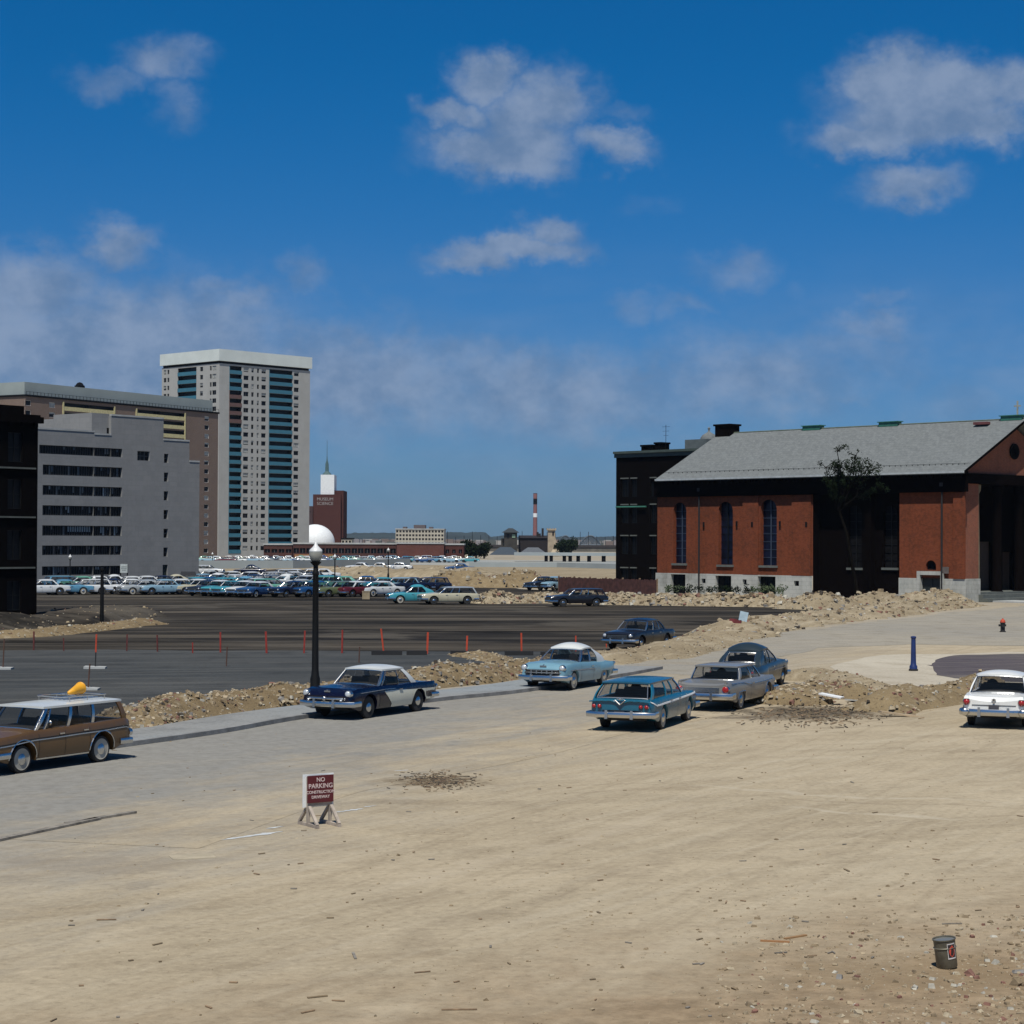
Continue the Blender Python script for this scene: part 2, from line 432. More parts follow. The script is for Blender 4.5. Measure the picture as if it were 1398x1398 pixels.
    # ---- trim helpers
    def patch(s, x0, x1, zlo, zhi, m, name='side_trim', off=.008, sides=(-1, 1), n=None):
        n = n or max(4, int(abs(x1-x0)/.15))
        zl = zlo if callable(zlo) else (lambda x: zlo); zh = zhi if callable(zhi) else (lambda x: zhi)
        for sd in sides:
            b = MB()
            k = max(1, int((zh((x0+x1)/2)-zl((x0+x1)/2))/.07))
            b.grid(lambda u, t: (lerp(x0, x1, u), sd*(s.sy(lerp(x0, x1, u), lerp(zl(lerp(x0, x1, u)), zh(lerp(x0, x1, u)), t))+off), lerp(zl(lerp(x0, x1, u)), zh(lerp(x0, x1, u)), t)), n, k)
            for z in (zl, zh):   # returns to the body
                b.grid(lambda u, t: (lerp(x0, x1, u), sd*(s.sy(lerp(x0, x1, u), z(lerp(x0, x1, u)))+lerp(-.01, off, t)), z(lerp(x0, x1, u))), n, 1)
            b.build(name, m, s.root, smooth=50)
    def bumper(s, front, z=.46, h=.17, out=.07, wrap=.5, m=None, guards=(.35,), dip=0):
        sg = 1 if front else -1; xe = s.f(1 if front else 0); w = s.w
        pts = []
        for i in range(17):
            v = -1+i/8
            xx = xe+sg*(out-.16*abs(v)**3)
            pts.append((xx, v*(w+.015), z-dip*v*v))
        pts = [(xe-sg*wrap, -(w*.985), z-dip)]+pts+[(xe-sg*wrap, w*.985, z-dip)]
        b = MB(); b.sweep(pts, .07, h)
        o = b.build('bumper', m or M['chrome'], s.root, smooth=50)
        for gpos in guards:
            for sd in (-1, 1):
                q = MB(); q.box((xe+sg*(out+.02), sd*gpos, z+.01), (.09, .09, h+.09), taper=.8); q.build('bumper_guard', M['chrome'], o)
        return o
    def lamp(s, x, y, z, r, name, m, sg, ring=True, depth=.05):
        b = MB(); b.lathe([(r, -.03*sg), (r, depth*sg*.3), (r*.8, depth*sg*.8), (r*.35, depth*sg), (0, depth*sg*1.03)], 18, 'X', (x, y, z))
        o = b.build(name, m, s.root, smooth=60)
        if ring:
            b = MB(); b.lathe([(r*1.25, -.10*sg), (r*1.28, .0), (r*1.1, .025*sg), (r*.98, .02*sg), (r*.98, -.02*sg)], 18, 'X', (x, y, z)); b.build('lamp_ring', M['chrome'], o, smooth=60)
        return o
    def door_lines(s, fr, handles=()):
        x = 0
        for f_ in fr:
            x = s.f(f_)
            s.patch(x-.006, x+.006, lambda q: max(s.sill+.03, s.zb(q)+.02), lambda q: s.zs(q)-.01, M['black'], 'door_gap', .002, n=1)
        for f_ in handles:
            x = s.f(f_)
            for sd in (-1, 1):
                z = s.zs(x)-.13; y = s.sy(x, z)
                b = MB(); b.box((x, sd*(y+.03), z), (.17, .022, .028)); b.box((x-.07, sd*(y+.01), z), (.03, .05, .03)); b.box((x+.07, sd*(y+.01), z), (.03, .05, .03))
                b.build('door_handle', M['chrome'], s.root)
    def number_plate(s, front, z, y=0, m=None, out=.1):
        sg = 1 if front else -1; x = s.f(1 if front else 0)+sg*out
        b = MB(); b.box((x, y, z), (.012, .3, .15)); b.build('number_plate', m or M['plate'], s.root)
    def trim(s):
        sp = s.sp; s.door_lines(sp.get('doors', (.36, .56, .72)), sp.get('handles', (.4, .58)))
        fn = sp.get('extra')
        for fr in (0, 1):
            bk = dict(sp.get('fbump' if fr else 'rbump', {})); s.bumper(bool(fr), **bk)
        if fn: fn(s)
        else: generic_ends(s)
    def put(s, x, y, heading): s.root.location = (x, y, 0); s.root.rotation_euler = (0, 0, heading); return s
    def put_wheels(s, px, py, heading, side, where=.5):
        """side +1: the car's left wheels touch the ground at the photo pixel; where 0 rear .. 1 front axle"""
        g = at(px, py); h = Vector((math.cos(heading), math.sin(heading))); l = Vector((-h.y, h.x))
        c = g-h*lerp(s.xa, s.xf, where)-l*side*(s.w-.12)
        return s.put(c.x, c.y, heading)
def generic_ends(s):
    xe = s.f(1)
    z = lerp(s.zc(s.f(.985)), .4, .38)
    b = MB(); b.box((xe+.005, 0, z), (.04, s.w*1.15, .16)); o = b.build('grille', M['black'], s.root)
    b = MB()
    for i in range(3): b.box((xe+.03, 0, z-.06+i*.06), (.03, s.w*1.2, .018))
    b.build('grille_bar', M['chrome'], o)
    for sd in (-1, 1):
        s.lamp(xe-.01, sd*s.w*.77, z+.06, .085, 'headlight', M['clear_lens'], 1)
        s.lamp(s.f(0)+.01, sd*s.w*.8, .74, .07, 'tail_light', M['red_lens'], -1)
    s.number_plate(False, .6, out=.02)
# ---- car kinds
PLAN = [(0, .86), (.012, .905), (.05, .955), (.2, .99), (.5, 1), (.85, .985), (.95, .955), (.988, .91), (1, .87)]
def spec(**k):
    b = dict(L=5.0, W=1.9, wb=2.95, axle=.215, plan=PLAN, cab=(.24, .68),
             shoulder=[(0, .84), (.03, .93), (.3, .96), (.68, .95), (.95, .88), (1, .8)],
             centre=[(0, .84), (.04, .93), (.22, 1.0), (.3, 1.0), (.66, 1.02), (.72, 1.02), (.95, .92), (1, .82)])
    b.update(k); return b
H_SEDAN = dict(bf=.70, br=.22, tf=.60, tr=.31, z=1.44, yr=.72, crown=.08, rbow=.16,
               pillars=[(0, .03, 0, .05, 'c'), (.36, .385, .40, .43, 'c'), (.66, .685, .72, .745, 'c'), (.93, 1, .9, 1, 'r')])
H_HARD = dict(H_SEDAN, pillars=[(0, .035, 0, .06, 'c'), (.47, .475, .54, .55, 'c'), (.82, 1, .80, 1, 'r')])
H_WAGON = dict(bf=.70, br=.035, tf=.60, tr=.085, z=1.46, yr=.76, crown=.05, corner=.03, rbow=.02,
               pillars=[(0, .03, 0, .04, 'c'), (.27, .29, .27, .29, 'c'), (.49, .51, .49, .51, 'c'), (.965, 1, .95, 1, 'p')])
H_ROUND = dict(H_SEDAN, bulge=.16, z=1.50, crown=.13, corner=.12, pow=2.2, yr=.70, tf=.585, tr=.34, br=.2, rdrop=.10, fdrop=.05, rwin=(.14, .86, .12, .92), rpanel=True,
               pillars=[(0, .04, 0, .05, 'c'), (.40, .43, .42, .45, 'c'), (.72, 1, .74, 1, 'r')])
# 1 brown wagon
def brown_extra(s):
    ch = M['chrome']
    s.patch(s.f(.02), s.f(.985), lambda x: s.zs(x)-.185, lambda x: s.zs(x)-.165, M['black'], 'side_moulding', .012)
    s.patch(s.f(.02), s.f(.985), lambda x: s.zs(x)-.225, lambda x: s.zs(x)-.2, ch, 'side_moulding', .014)
    s.patch(s.xa+s.Ra+.03, s.xf-s.Ra-.03, s.sill+.0, s.sill+.035, ch, 'sill_moulding', .014)
    for xc in (s.xa, s.xf):
        for sd in (-1, 1):
            b = MB(); pts = []
            for i in range(15):
                t = PI*i/14; x = xc-(s.Ra+.015)*math.cos(t); z = .34+(s.Ra+.015)*math.sin(t); pts.append((x, sd*(s.sy(x, z)+.006), z))
            for p, q in zip(pts, pts[1:]): b.tube(p, q, .016, n=5)
            b.build('arch_moulding', ch, s.root, smooth=60)
    for sd in (-1, 1):
        o = s.lamp(s.f(0)-.0, sd*s.w*.86, .66, .075, 'tail_light', M['red_lens'], -1)
        for k in (0, 1): s.lamp(s.f(1)-.0, sd*s.w*(.62+.24*k), .70, .08, 'headlight', M['clear_lens'], 1)
    b = MB(); b.box((s.f(1)+.01, 0, .68), (.03, s.w*1.0, .2)); o = b.build('grille', M['black'], s.root)
    b = MB()
    for i in range(5): b.box((s.f(1)+.03, 0, .6+i*.04), (.02, s.w*1.0, .014))
    b.build('grille_bar', ch, o)
    s.number_plate(False, .62, out=.02, m=M['plate_light'])
    # roof rack
    b = MB()
    zr = s.rf(.3, .5)[2]
    for y in (-.5, .5):
        b.tube((s.f(.12), y, zr+.09), (s.f(.40), y, zr+.10), .012, n=6)
        for f_ in (.13, .26, .39): b.tube((s.f(f_), y, zr-.03), (s.f(f_), y, zr+.10), .011, n=6)
    for f_ in (.12, .26, .40): b.tube((s.f(f_), -.5, zr+.09), (s.f(f_), .5, zr+.09), .011, n=6)
    for i in range(7): b.tube((s.f(.13), -.42+i*.14, zr+.02), (s.f(.39), -.42+i*.14, zr+.02), .008, n=5)
    b.build('roof_rack', ch, s.root, smooth=60)
    b = MB(); b.tube((s.f(.60), .8*s.w, s.zs(0)+.02), (s.f(.60), .8*s.w, s.zs(0)+.12), .01); b.lathe([(.0, -.02), (.06, -.015), (.065, 0), (.05, .02), (0, .03)], 12, 'X', (s.f(.60), s.w*.86, s.zs(0)+.13)); b.build('door_mirror', ch, s.root)
bronze = paint('bronze_brown', (.115, .062, .022), .35, .1)
white = paint('white', (.62, .64, .64)); palewhite = paint('pale_white', (.58, .6, .58))
S_BROWN = spec(L=4.83, W=1.84, wb=2.74, axle=.235, paint=bronze, roofpaint=palewhite, rw=.33, Ra=.43, cab=(.05, .69),
    shoulder=[(0, .96), (.04, 1.02), (.3, .99), (.7, .96), (.96, .88), (1, .8)],
    centre=[(0, .98), (.05, 1.0), (.3, 1.0), (.66, 1.0), (.73, 1.02), (.95, .93), (1, .82)], topflat=3,
    house=dict(H_WAGON, z=1.49, bf=.705, tf=.625, br=.03, tr=.05, yr=.78, crown=.04, over=.05,
               pillars=[(0, .025, 0, .035, 'c'), (.09, .105, .06, .075, 'c'), (.33, .36, .31, .345, 'c'), (.60, .63, .60, .63, 'c'), (.95, 1, .945, 1, 'p')], seats=(.3, .56)),
    doors=(.33, .51, .695), handles=(.365, .54), extra=brown_extra, rbump=dict(z=.47, h=.14), fbump=dict(z=.46, h=.14), ww=True)
# 2 navy and white hardtop
navy = paint('navy', (.002, .0025, .016), .22); cream = paint('cream_white', (.6, .6, .5))
def navy_extra(s):
    ch = M['chrome']
    # white lower rear quarter with a slanted leading edge
    x0, x1, xs_ = s.f(.03), s.f(.56), s.f(.64)
    zt = lambda x: lerp(.72, .78, (x-s.f(.03))/(s.f(.56)-s.f(.03)))
    zlo = lambda x: s.zb(x)+.0
    s.patch(s.xa+s.Ra+.01, x1, zlo, zt, cream, 'two_tone_panel', .009, n=14)
    s.patch(x0, s.xa+s.Ra+.01, lambda x: max(s.zb(x)+.005, .38), zt, cream, 'two_tone_panel', .009, n=20)
    for sd in (-1, 1):
        b = MB()
        A = lambda x, z: (x, sd*(s.sy(x, z)+.010), z)
        # slanted wedge in front
        for i in range(6):
            t0, t1 = i/6, (i+1)/6; za, zb_ = lerp(.29, .78, t0), lerp(.29, .78, t1)
            b.quad(A(x1, za), A(x1, zb_), A(lerp(x1-.10, xs_, t1), zb_), A(lerp(x1-.10, xs_, t0), za))
        b.build('two_tone_panel', cream, s.root)
        b = MB(); pts = [A(s.f(.03), .73), A(x1, .79), A(xs_, .785)]
        b.tube(pts[0], pts[1], .012, n=5); b.tube(pts[1], pts[2], .012, n=5)
        b.tube(A(xs_, .785), A(lerp(x1-.1, xs_, .0), .29), .012, n=5); b.tube(A(s.f(.9), .81), A(s.f(.64), .85), .011, n=5); b.tube(A(s.f(.52), .84), A(s.f(.64), .85), .011, n=5)
        b.build('side_moulding', ch, s.root, smooth=60)
        s.lamp(s.f(1)-.06, sd*s.w*.80, .80, .095, 'headlight', M['clear_lens'], 1, depth=.07)
        s.lamp(s.f(0)+.01, sd*s.w*.86, .76, .06, 'tail_light', M['red_lens'], -1)
        b = MB(); b.lathe([(.045, -.02), (.05, .05), (.03, .075), (0, .08)], 10, 'X', (s.f(1)+.04, sd*s.w*.62, .60)); b.build('parking_light', ch, s.root, smooth=60)
    b = MB(); b.box((s.f(1), 0, .64), (.05, s.w*1.4, .13)); o = b.build('grille', M['black'], s.root)
    b = MB(); b.sweep([(s.f(1)+.07-.12*abs(v)**3, v*s.w*.78, .655) for v in [i/6-1 for i in range(13)]], .06, .07); b.lathe([(.07, -.02), (.075, .03), (.05, .06), (0, .07)], 12, 'X', (s.f(1)+.09, 0, .655)); b.build('grille_bar', ch, o, smooth=50)
    b = MB(); b.box((s.f(.985), 0, .865), (.03, .22, .05)); b.box((s.f(.985)-.05, 0, .90), (.14, .04, .03)); b.build('hood_badge', ch, s.root)
    s.number_plate(True, .49, y=.05, m=M['plate_light'], out=.12)
S_NAVY = spec(L=5.18, W=1.92, wb=2.92, axle=.235, paint=navy, roofpaint=palewhite, Ra=.41, cab=(.25, .67),
    shoulder=[(0, .82), (.02, .93), (.28, .945), (.45, .93), (.68, .96), (.9, .95), (.965, .9), (1, .74)],
    centre=[(0, .75), (.03, .9), (.2, 1.0), (.3, 1.01), (.66, 1.03), (.72, 1.03), (.93, .95), (.985, .84), (1, .74)],
    house=dict(H_HARD, z=1.45, bf=.685, tf=.60, tr=.345, br=.24, yr=.74, crown=.075, fbow=.26, rbow=.22,
      pillars=[(0, .04, 0, .07, 'c'), (.09, .105, .10, .12, 'c'), (.52, .525, .58, .59, 'c'), (.86, 1, .82, 1, 'r')]),
    doors=(.42, .69), handles=(.46,), extra=navy_extra, fbump=dict(z=.49, h=.16, out=.10), rbump=dict(z=.5, h=.15), ww=False)
# 3 light blue rounded sedan
lblue = paint('light_blue', (.15, .29, .36))
def blue_extra(s):
    ch = M['chrome']
    for sd in (-1, 1):
        s.lamp(s.f(1)-.05, sd*s.w*.80, .83, .10, 'headlight', M['clear_lens'], 1, depth=.07)
        s.lamp(s.f(0)+.01, sd*s.w*.84, .78, .06, 'tail_light', M['red_lens'], -1)
        b = MB(); A = lambda x, z: (x, sd*(s.sy(x, z)+.01), z)
        b.tube(A(s.f(.9), .74), A(s.f(.45), .72), .012, n=5); b.build('side_moulding', ch, s.root)
        # bulged rear fender
        b = MB(); b.grid(lambda u, t: (s.f(.04)+u*s.L*.30, sd*(s.sy(s.f(.04)+u*s.L*.30, .40+t*.47)+.055*math.sin(PI*u)**.6*math.sin(PI*min(1, t*1.0))**.6-.004), max(.40+t*.47, s.zb(s.f(.04)+u*s.L*.30)) if t < .3 else .40+t*.47), 16, 8); b.build('rear_fender', s.sp['paint'], s.root, smooth=60)
    b = MB(); b.box((s.f(1)+.01, 0, .68), (.05, s.w*1.42, .20)); o = b.build('grille', M['black'], s.root)
    b = MB()
    b.sweep([(s.f(1)+.07-.10*abs(v)**3, v*s.w*.76, .76) for v in [i/6-1 for i in range(13)]], .05, .035)
    b.sweep([(s.f(1)+.08-.10*abs(v)**3, v*s.w*.76, .67) for v in [i/6-1 for i in range(13)]], .06, .055)
    for y in (-.42, -.21, 0, .21, .42): b.box((s.f(1)+.07, y, .70), (.05, .035, .15))
    b.build('grille_bar', ch, o, smooth=50)
    b = MB(); b.box((s.f(.99), 0, .90), (.03, .26, .05)); b.box((s.f(.97), 0, .945), (.22, .035, .04), taper=.6); b.build('hood_badge', ch, s.root)
    s.number_plate(True, .50, m=M['plate'], out=.12)
S_BLUE = spec(L=4.97, W=1.9, wb=2.92, axle=.235, paint=lblue, roofpaint=palewhite, Ra=.40, rw=.35,
    shoulder=[(0, .72), (.03, .86), (.2, .90), (.3, .90), (.45, .93), (.68, .98), (.85, .985), (.96, .93), (1, .74)],
    centre=[(0, .66), (.03, .82), (.12, .96), (.3, 1.03), (.66, 1.06), (.73, 1.07), (.93, 1.02), (.985, .92), (1, .74)], rim=.86,
    house=dict(H_ROUND, z=1.49, fbow=.2), doors=(.47, .70), handles=(.50,), extra=blue_extra,
    fbump=dict(z=.48, h=.17, out=.12, guards=(.4,)), rbump=dict(z=.48, h=.16, out=.1))
# 4 teal wagon
teal = paint('teal', (.008, .10, .165), .25); tealroof = paint('teal_roof', (.008, .085, .15), .25)
def teal_extra(s):
    ch = M['chrome']; x0 = s.f(0)
    zl = lambda x: lerp(.72, .80, max(0, (x-s.f(.02))/(s.f(.97)-s.f(.02))))
    s.patch(s.f(.10), s.f(.985), zl, lambda x: zl(x)+.045, M['white'], 'side_moulding', .014)
    s.patch(s.f(.015), s.f(.10), lambda x: lerp(.86, .72, (x-s.f(.015))/(s.L*.085)), lambda x: lerp(.86, .72, (x-s.f(.015))/(s.L*.085))+.035, M['white'], 'side_moulding', .014)
    for sd in (-1, 1):
        for k in (0, 1): s.lamp(x0-.03, sd*(s.w*.62+.17*k), .735, .055, 'tail_light', M['red_lens'], -1)
        for k in (0, 1): s.lamp(s.f(1)+.0, sd*(s.w*.60+.2*k), .68, .08, 'headlight', M['clear_lens'], 1)
    # gull-wing crease over the tail lamps with the V emblem
    b = MB()
    def cre(v): return .895-.075*math.exp(-(v/.16)**2)-.03*abs(v)**4
    P = [(x0-.035, v*s.w*.93, cre(v)) for v in [i/14-1 for i in range(29)]]
    for p, q in zip(P, P[1:]): b.tube(p, q, .022, n=6)
    b.build('tail_crease', teal, s.root, smooth=60)
    b = MB(); b.tube((x0-.055, .15, .92), (x0-.065, 0, .79), .017, .02, 6); b.tube((x0-.055, -.15, .92), (x0-.065, 0, .79), .017, .02, 6)
    b.box((x0-.05, 0, .955), (.03, .2, .025)); b.lathe([(.0, -.03), (.035, -.015), (.035, .015), (0, .02)], 10, 'X', (x0-.055, 0, .955)); b.build('tailgate_emblem', ch, s.root)
    b = MB(); b.box((x0-.012, 0, .62), (.02, s.w*1.1, .015)); b.build('tailgate_gap', M['black'], s.root)
    s.number_plate(False, .53, m=M['plate'], out=.14)
    b = MB(); b.box((s.f(1)+.01, 0, .66), (.03, s.w*1.0, .2)); b.build('grille', M['black'], s.root)
    b = MB(); b.box((s.f(.70), -s.w*.88, s.zs(0)+.08), (.1, .1, .08)); b.build('door_mirror', ch, s.root)
    # sloped roof pillars framing the tailgate glass
S_TEAL = spec(L=5.33, W=1.99, wb=3.02, axle=.24, paint=teal, roofpaint=tealroof, pillar=M['chrome'], Ra=.40, cab=(.05, .68), rw=.34,
    shoulder=[(0, .89), (.03, .935), (.3, .945), (.68, .93), (.9, .90), (1, .82)],
    centre=[(0, .90), (.04, .95), (.3, .96), (.66, .97), (.73, .97), (.95, .90), (1, .8)], topflat=3,
    house=dict(H_WAGON, z=1.395, bf=.69, tf=.60, br=.03, tr=.115, yr=.74, yb=.87, crown=.05, over=.06, rwin=(.05, .95, .06, .98),
      pillars=[(0, .03, 0, .05, 'c'), (.30, .325, .26, .285, 'p'), (.52, .54, .50, .52, 'p'), (.94, 1, .935, 1, 'p')], seats=(.3, .56)),
    doors=(.33, .52, .70), handles=(.37, .55), extra=teal_extra, rbump=dict(z=.50, h=.16, out=.14, guards=(.38,)), fbump=dict(z=.46))
# 5 silver sedan
silver = paint('silver_grey', (.22, .22, .21), .32, .2)
def silver_extra(s):
    ch = M['chrome']; x0 = s.f(0)
    # raised fin tubes ending over round lamps
    for sd in (-1, 1):
        o = s.lamp(x0+.02, sd*s.w*.80, .72, .108, 'tail_light', M['red_lens'], -1, depth=.06)
        b = MB(); y = sd*s.w*.80
        b.tube((x0+.03, y, .95), (x0+1.4, sd*s.w*.86, .955), .055, .03, 8); b.build('tail_fin', silver, s.root, smooth=60)
        for k in (0, 1): s.lamp(s.f(1)-.0, sd*(s.w*.60+.2*k), .72, .08, 'headlight', M['clear_lens'], 1)
        b = MB(); A = lambda x, z: (x, sd*(s.sy(x, z)+.012), z)
        P = [A(s.f(.05), .90), A(s.f(.3), .88), A(s.f(.40), .80), A(s.f(.7), .80), A(s.f(.96), .82)]
        for p, q in zip(P, P[1:]): b.tube(p, q, .013, n=5)
        b.build('side_moulding', ch, s.root, smooth=60)
        for xc in (s.xa, s.xf):
            b = MB(); pts = []
            for i in range(13):
                t = PI*i/12; x = xc-(s.Ra+.012)*math.cos(t); z = max(.34, min(s.zb(x)+.01, 9)); pts.append((x, sd*(s.sy(x, z)+.005), z))
            for p, q in zip(pts, pts[1:]): b.tube(p, q, .014, n=5)
            b.build('arch_moulding', ch, s.root, smooth=60)
    b = MB(); b.box((x0-.01, 0, .70), (.03, s.w*1.2, .16)); b.build('tail_panel', ch, s.root)
    s.number_plate(False, .55, m=M['plate'], out=.13)
    b = MB(); b.box((s.f(1)+.01, 0, .68), (.03, s.w*1.0, .2)); b.build('grille', ch, s.root)
S_SILVER = spec(L=5.28, W=1.95, wb=3.0, axle=.245, paint=silver, Ra=.40, skirt=.60, cab=(.24, .67),
    shoulder=[(0, .90), (.02, .965), (.3, .95), (.68, .94), (.95, .93), (1, .84)],
    centre=[(0, .84), (.03, .90), (.2, .96), (.3, .97), (.66, .98), (.72, .98), (.95, .92), (1, .82)], topflat=4,
    house=dict(H_SEDAN, z=1.40, bf=.70, tf=.60, br=.24, tr=.285, yr=.76, crown=.03, corner=.03, over=.09, rbow=.13,
      pillars=[(0, .03, 0, .05, 'c'), (.42, .45, .45, .48, 'c'), (.93, 1, .90, 1, 'p')]),
    doors=(.43, .70), handles=(.46,), extra=silver_extra, rbump=dict(z=.50, h=.2, out=.12), fbump=dict(z=.48, h=.18, out=.12))
# 6 dark grey rounded sedan
dgrey = paint('dark_grey_green', (.018, .03, .038), .3)
def grey_extra(s):
    ch = M['chrome']
    for sd in (-1, 1):
        s.lamp(s.f(1)-.05, sd*s.w*.80, .83, .10, 'headlight', M['clear_lens'], 1, depth=.07)
        s.lamp(s.f(0)+.02, sd*s.w*.82, .70, .05, 'tail_light', M['red_lens'], -1)
        A = lambda x, z: (x, sd*(s.sy(x, z)+.01), z)
        b = MB(); b.tube(A(s.f(.88), .70), A(s.f(.5), .68), .012, n=5); b.build('side_moulding', ch, s.root)
        b = MB(); b.grid(lambda u, t: (s.f(.04)+u*s.L*.32, sd*(s.sy(s.f(.04)+u*s.L*.32, .42+t*.45)+.06*math.sin(PI*u)**.6*math.sin(PI*t)**.6-.004), .42+t*.45), 16, 8); b.build('rear_fender', dgrey, s.root, smooth=60)
    r = s.rf(0, .5)
    # centre bar of the rear window
    b = MB(); b.box((s.f(1)+.01, 0, .66), (.04, s.w*1.2, .2)); b.build('grille', ch, s.root)
    s.number_plate(False, .62, out=.03)
S_GREY = spec(L=5.0, W=1.9, wb=2.95, axle=.235, paint=dgrey, Ra=.40, rw=.35, skirt=.62,
    shoulder=[(0, .68), (.03, .82), (.2, .90), (.45, .94), (.68, .98), (.85, .985), (.96, .92), (1, .70)],
    centre=[(0, .62), (.03, .78), (.12, .95), (.3, 1.05), (.66, 1.06), (.73, 1.08), (.93, 1.03), (.985, .90), (1, .70)], rim=.86,
    house=dict(H_ROUND, z=1.50, crown=.15, rbow=.2, rwin=(.10, .90, .15, .9), pillars=[(0, .04, 0, .05, 'c'), (.40, .43, .42, .45, 'p'), (.62, .64, .64, .66, 'p'), (.80, 1, .80, 1, 'r')]),
    doors=(.30, .47, .68), handles=(.5,), extra=grey_extra, ww=False)
# 7 white sedan
swhite = paint('bright_white', (.70, .71, .69)); syellow = paint('pale_cream', (.55, .50, .34))
def white_extra(s):
    ch = M['chrome']; x0 = s.f(0)
    for sd in (-1, 1):
        s.lamp(x0-.0, sd*s.w*.82, .79, .088, 'tail_light', M['red_lens'], -1, depth=.09)
        b = MB(); b.box((x0+.05, sd*s.w*.82, .93), (.24, .15, .09), taper=.6); b.build('lamp_hood', swhite, s.root)
        s.lamp(s.f(1)-.05, sd*s.w*.80, .80, .10, 'headlight', M['clear_lens'], 1, depth=.07)
        b = MB(); b.lathe([(.11, .1), (.12, -.02), (.09, -.06), (0, -.07)], 14, 'X', (x0-.10, sd*s.w*.86, .50)); b.build('exhaust_pod', ch, s.root, smooth=60)
    s.patch(s.f(.04), s.f(.96), lambda x: s.zb(x)+.01, lambda x: max(s.zb(x)+.02, .66), syellow, 'two_tone_panel', .008, n=60)
    b = MB(); b.box((x0-.02, 0, .83), (.03, .06, .14)); b.box((x0-.02, 0, .86), (.03, .13, .04)); b.build('trunk_emblem', ch, s.root)
    s.number_plate(False, .64, m=M['plate'], out=.04)
    b = MB(); b.tube((x0-.01, -s.w*.66, .70), (x0-.01, s.w*.66, .70), .010, n=5); b.build('trunk_gap', M['black'], s.root)
    b = MB(); b.box((s.f(1)+.01, 0, .66), (.04, s.w*1.2, .2)); b.build('grille', ch, s.root)
S_WHITE = spec(L=5.03, W=1.93, wb=2.93, axle=.245, paint=swhite, Ra=.40, rw=.35,
    shoulder=[(0, .88), (.02, .97), (.2, .98), (.45, .95), (.68, .97), (.9, .96), (.96, .92), (1, .74)],
    centre=[(0, .80), (.02, .93), (.1, 1.0), (.3, 1.05), (.66, 1.05), (.73, 1.05), (.93, .97), (.985, .88), (1, .74)],
    house=dict(H_SEDAN, z=1.49, bf=.69, tf=.60, br=.21, tr=.315, yr=.74, crown=.09, rbow=.22, corner=.09, pow=2.5,
      pillars=[(0, .04, 0, .06, 'c'), (.38, .40, .42, .44, 'c'), (.86, 1, .84, 1, 'r')]),
    doors=(.30, .48, .69), handles=(.33, .5), extra=white_extra, rbump=dict(z=.49, h=.19, out=.10, guards=(.42,)), ww=False)

D2 = R(60.3)          # direction of the street
c_brown = Car('station_wagon', 'bronze brown station wagon with white roof and roof rack at the left edge', S_BROWN, cat='car')
c_brown.put_wheels(83, 1048, R(-119.7), 1)
c_navy = Car('two_door_car', 'navy blue two-door car with white roof and white rear panel by the lamp', S_NAVY, cat='car'); c_navy.put_wheels(536, 976, R(-118.5), 1)
c_blue = Car('rounded_sedan', 'light blue rounded sedan with white roof and whitewall tyres facing the camera at the kerb', S_BLUE, cat='car'); c_blue.put_wheels(782, 942, R(-115), 1, 1.0)
c_teal = Car('station_wagon', 'teal blue station wagon seen from behind with four round tail lights and a V emblem', S_TEAL, cat='car'); c_teal.put_wheels(921, 989.5, R(70.5), -1)
c_silver = Car('two_door_car', 'silver grey finned sedan with flat roof and big round tail lamps', S_SILVER, cat='car'); c_silver.put_wheels(1028, 964, R(66), -1)
c_grey = Car('rounded_sedan', 'dark grey round-roofed sedan parked just beyond the silver finned car', S_GREY, cat='car'); c_grey.put_wheels(1067, 935, R(68), -1, 1.0)
c_white = Car('sedan', 'white sedan with red tail lamps seen from behind at the right edge', S_WHITE, cat='car')
g = at(1311, 994); h = Vector((math.cos(R(70)), math.sin(R(70)))); l = Vector((-h.y, h.x)); c = g+h*2.55-l*.97; c_white.put(c.x, c.y, R(70))
# yellow cone lying on the brown wagon's rack
def traffic_cone(name, label, c, s=1.0, M3=None, m=None):
    root = empty(name, c, 0, label, 'traffic cone')
    b = MB(); prof = [(.03, .66), (.035, .66), (.15, .04), (.145, .04)]
    b.lathe([(r*s, z*s) for r, z in [(.145, .035), (.15, .04), (.035, .66), (.0, .67)]], 20); o = b.build('cone_body', m, root, smooth=60)
    b = MB(); b.box((0, 0, .018*s), (.30*s, .30*s, .035*s)); b.build('cone_base', m, root)
    if M3 is not None: root.rotation_euler = M3
    return root
yel = mat('yellow_paint', (.68, .33, .02), .5)
hb = Vector((math.cos(R(-119.7)), math.sin(R(-119.7)))); lb = Vector((-hb.y, hb.x))
cc = Vector(c_brown.root.location[:2])-hb*(-c_brown.f(.315))+lb*.1
def sack():
    zr = c_brown.rf(.3, .5)[2]+.105
    cc = Vector(c_brown.root.location[:2])+hb*c_brown.f(.20)+lb*.05
    root = empty('road_cone', (cc.x, cc.y, zr), R(-119.7+180), 'yellow cone lying on its side on the roof rack of the brown wagon', 'cone')
    b = MB(); b.lathe([(.0, -.07), (.10, -.06), (.145, 0), (.14, .05), (.09, .32), (.045, .56), (.0, .58)], 20, 'X', (0, 0, .145)); 
    root.rotation_euler = (0, R(9), R(-119.7+10)); b.build('cone_body', yel, root, smooth=60)
    b = MB(); b.lathe([(.148, -.01), (.155, .0), (.155, .03), (.145, .04)], 20, 'X', (0, 0, .145)); b.build('cone_rim', yel, root, smooth=40)
sack()
# ---------------------------------------------------------------- ground, road, lots
K0 = Vector((-10.6, 52.1)); KD = Vector((math.cos(D2), math.sin(D2))); KN = Vector((KD.y, -KD.x))
def kerb(px, s=0): pass
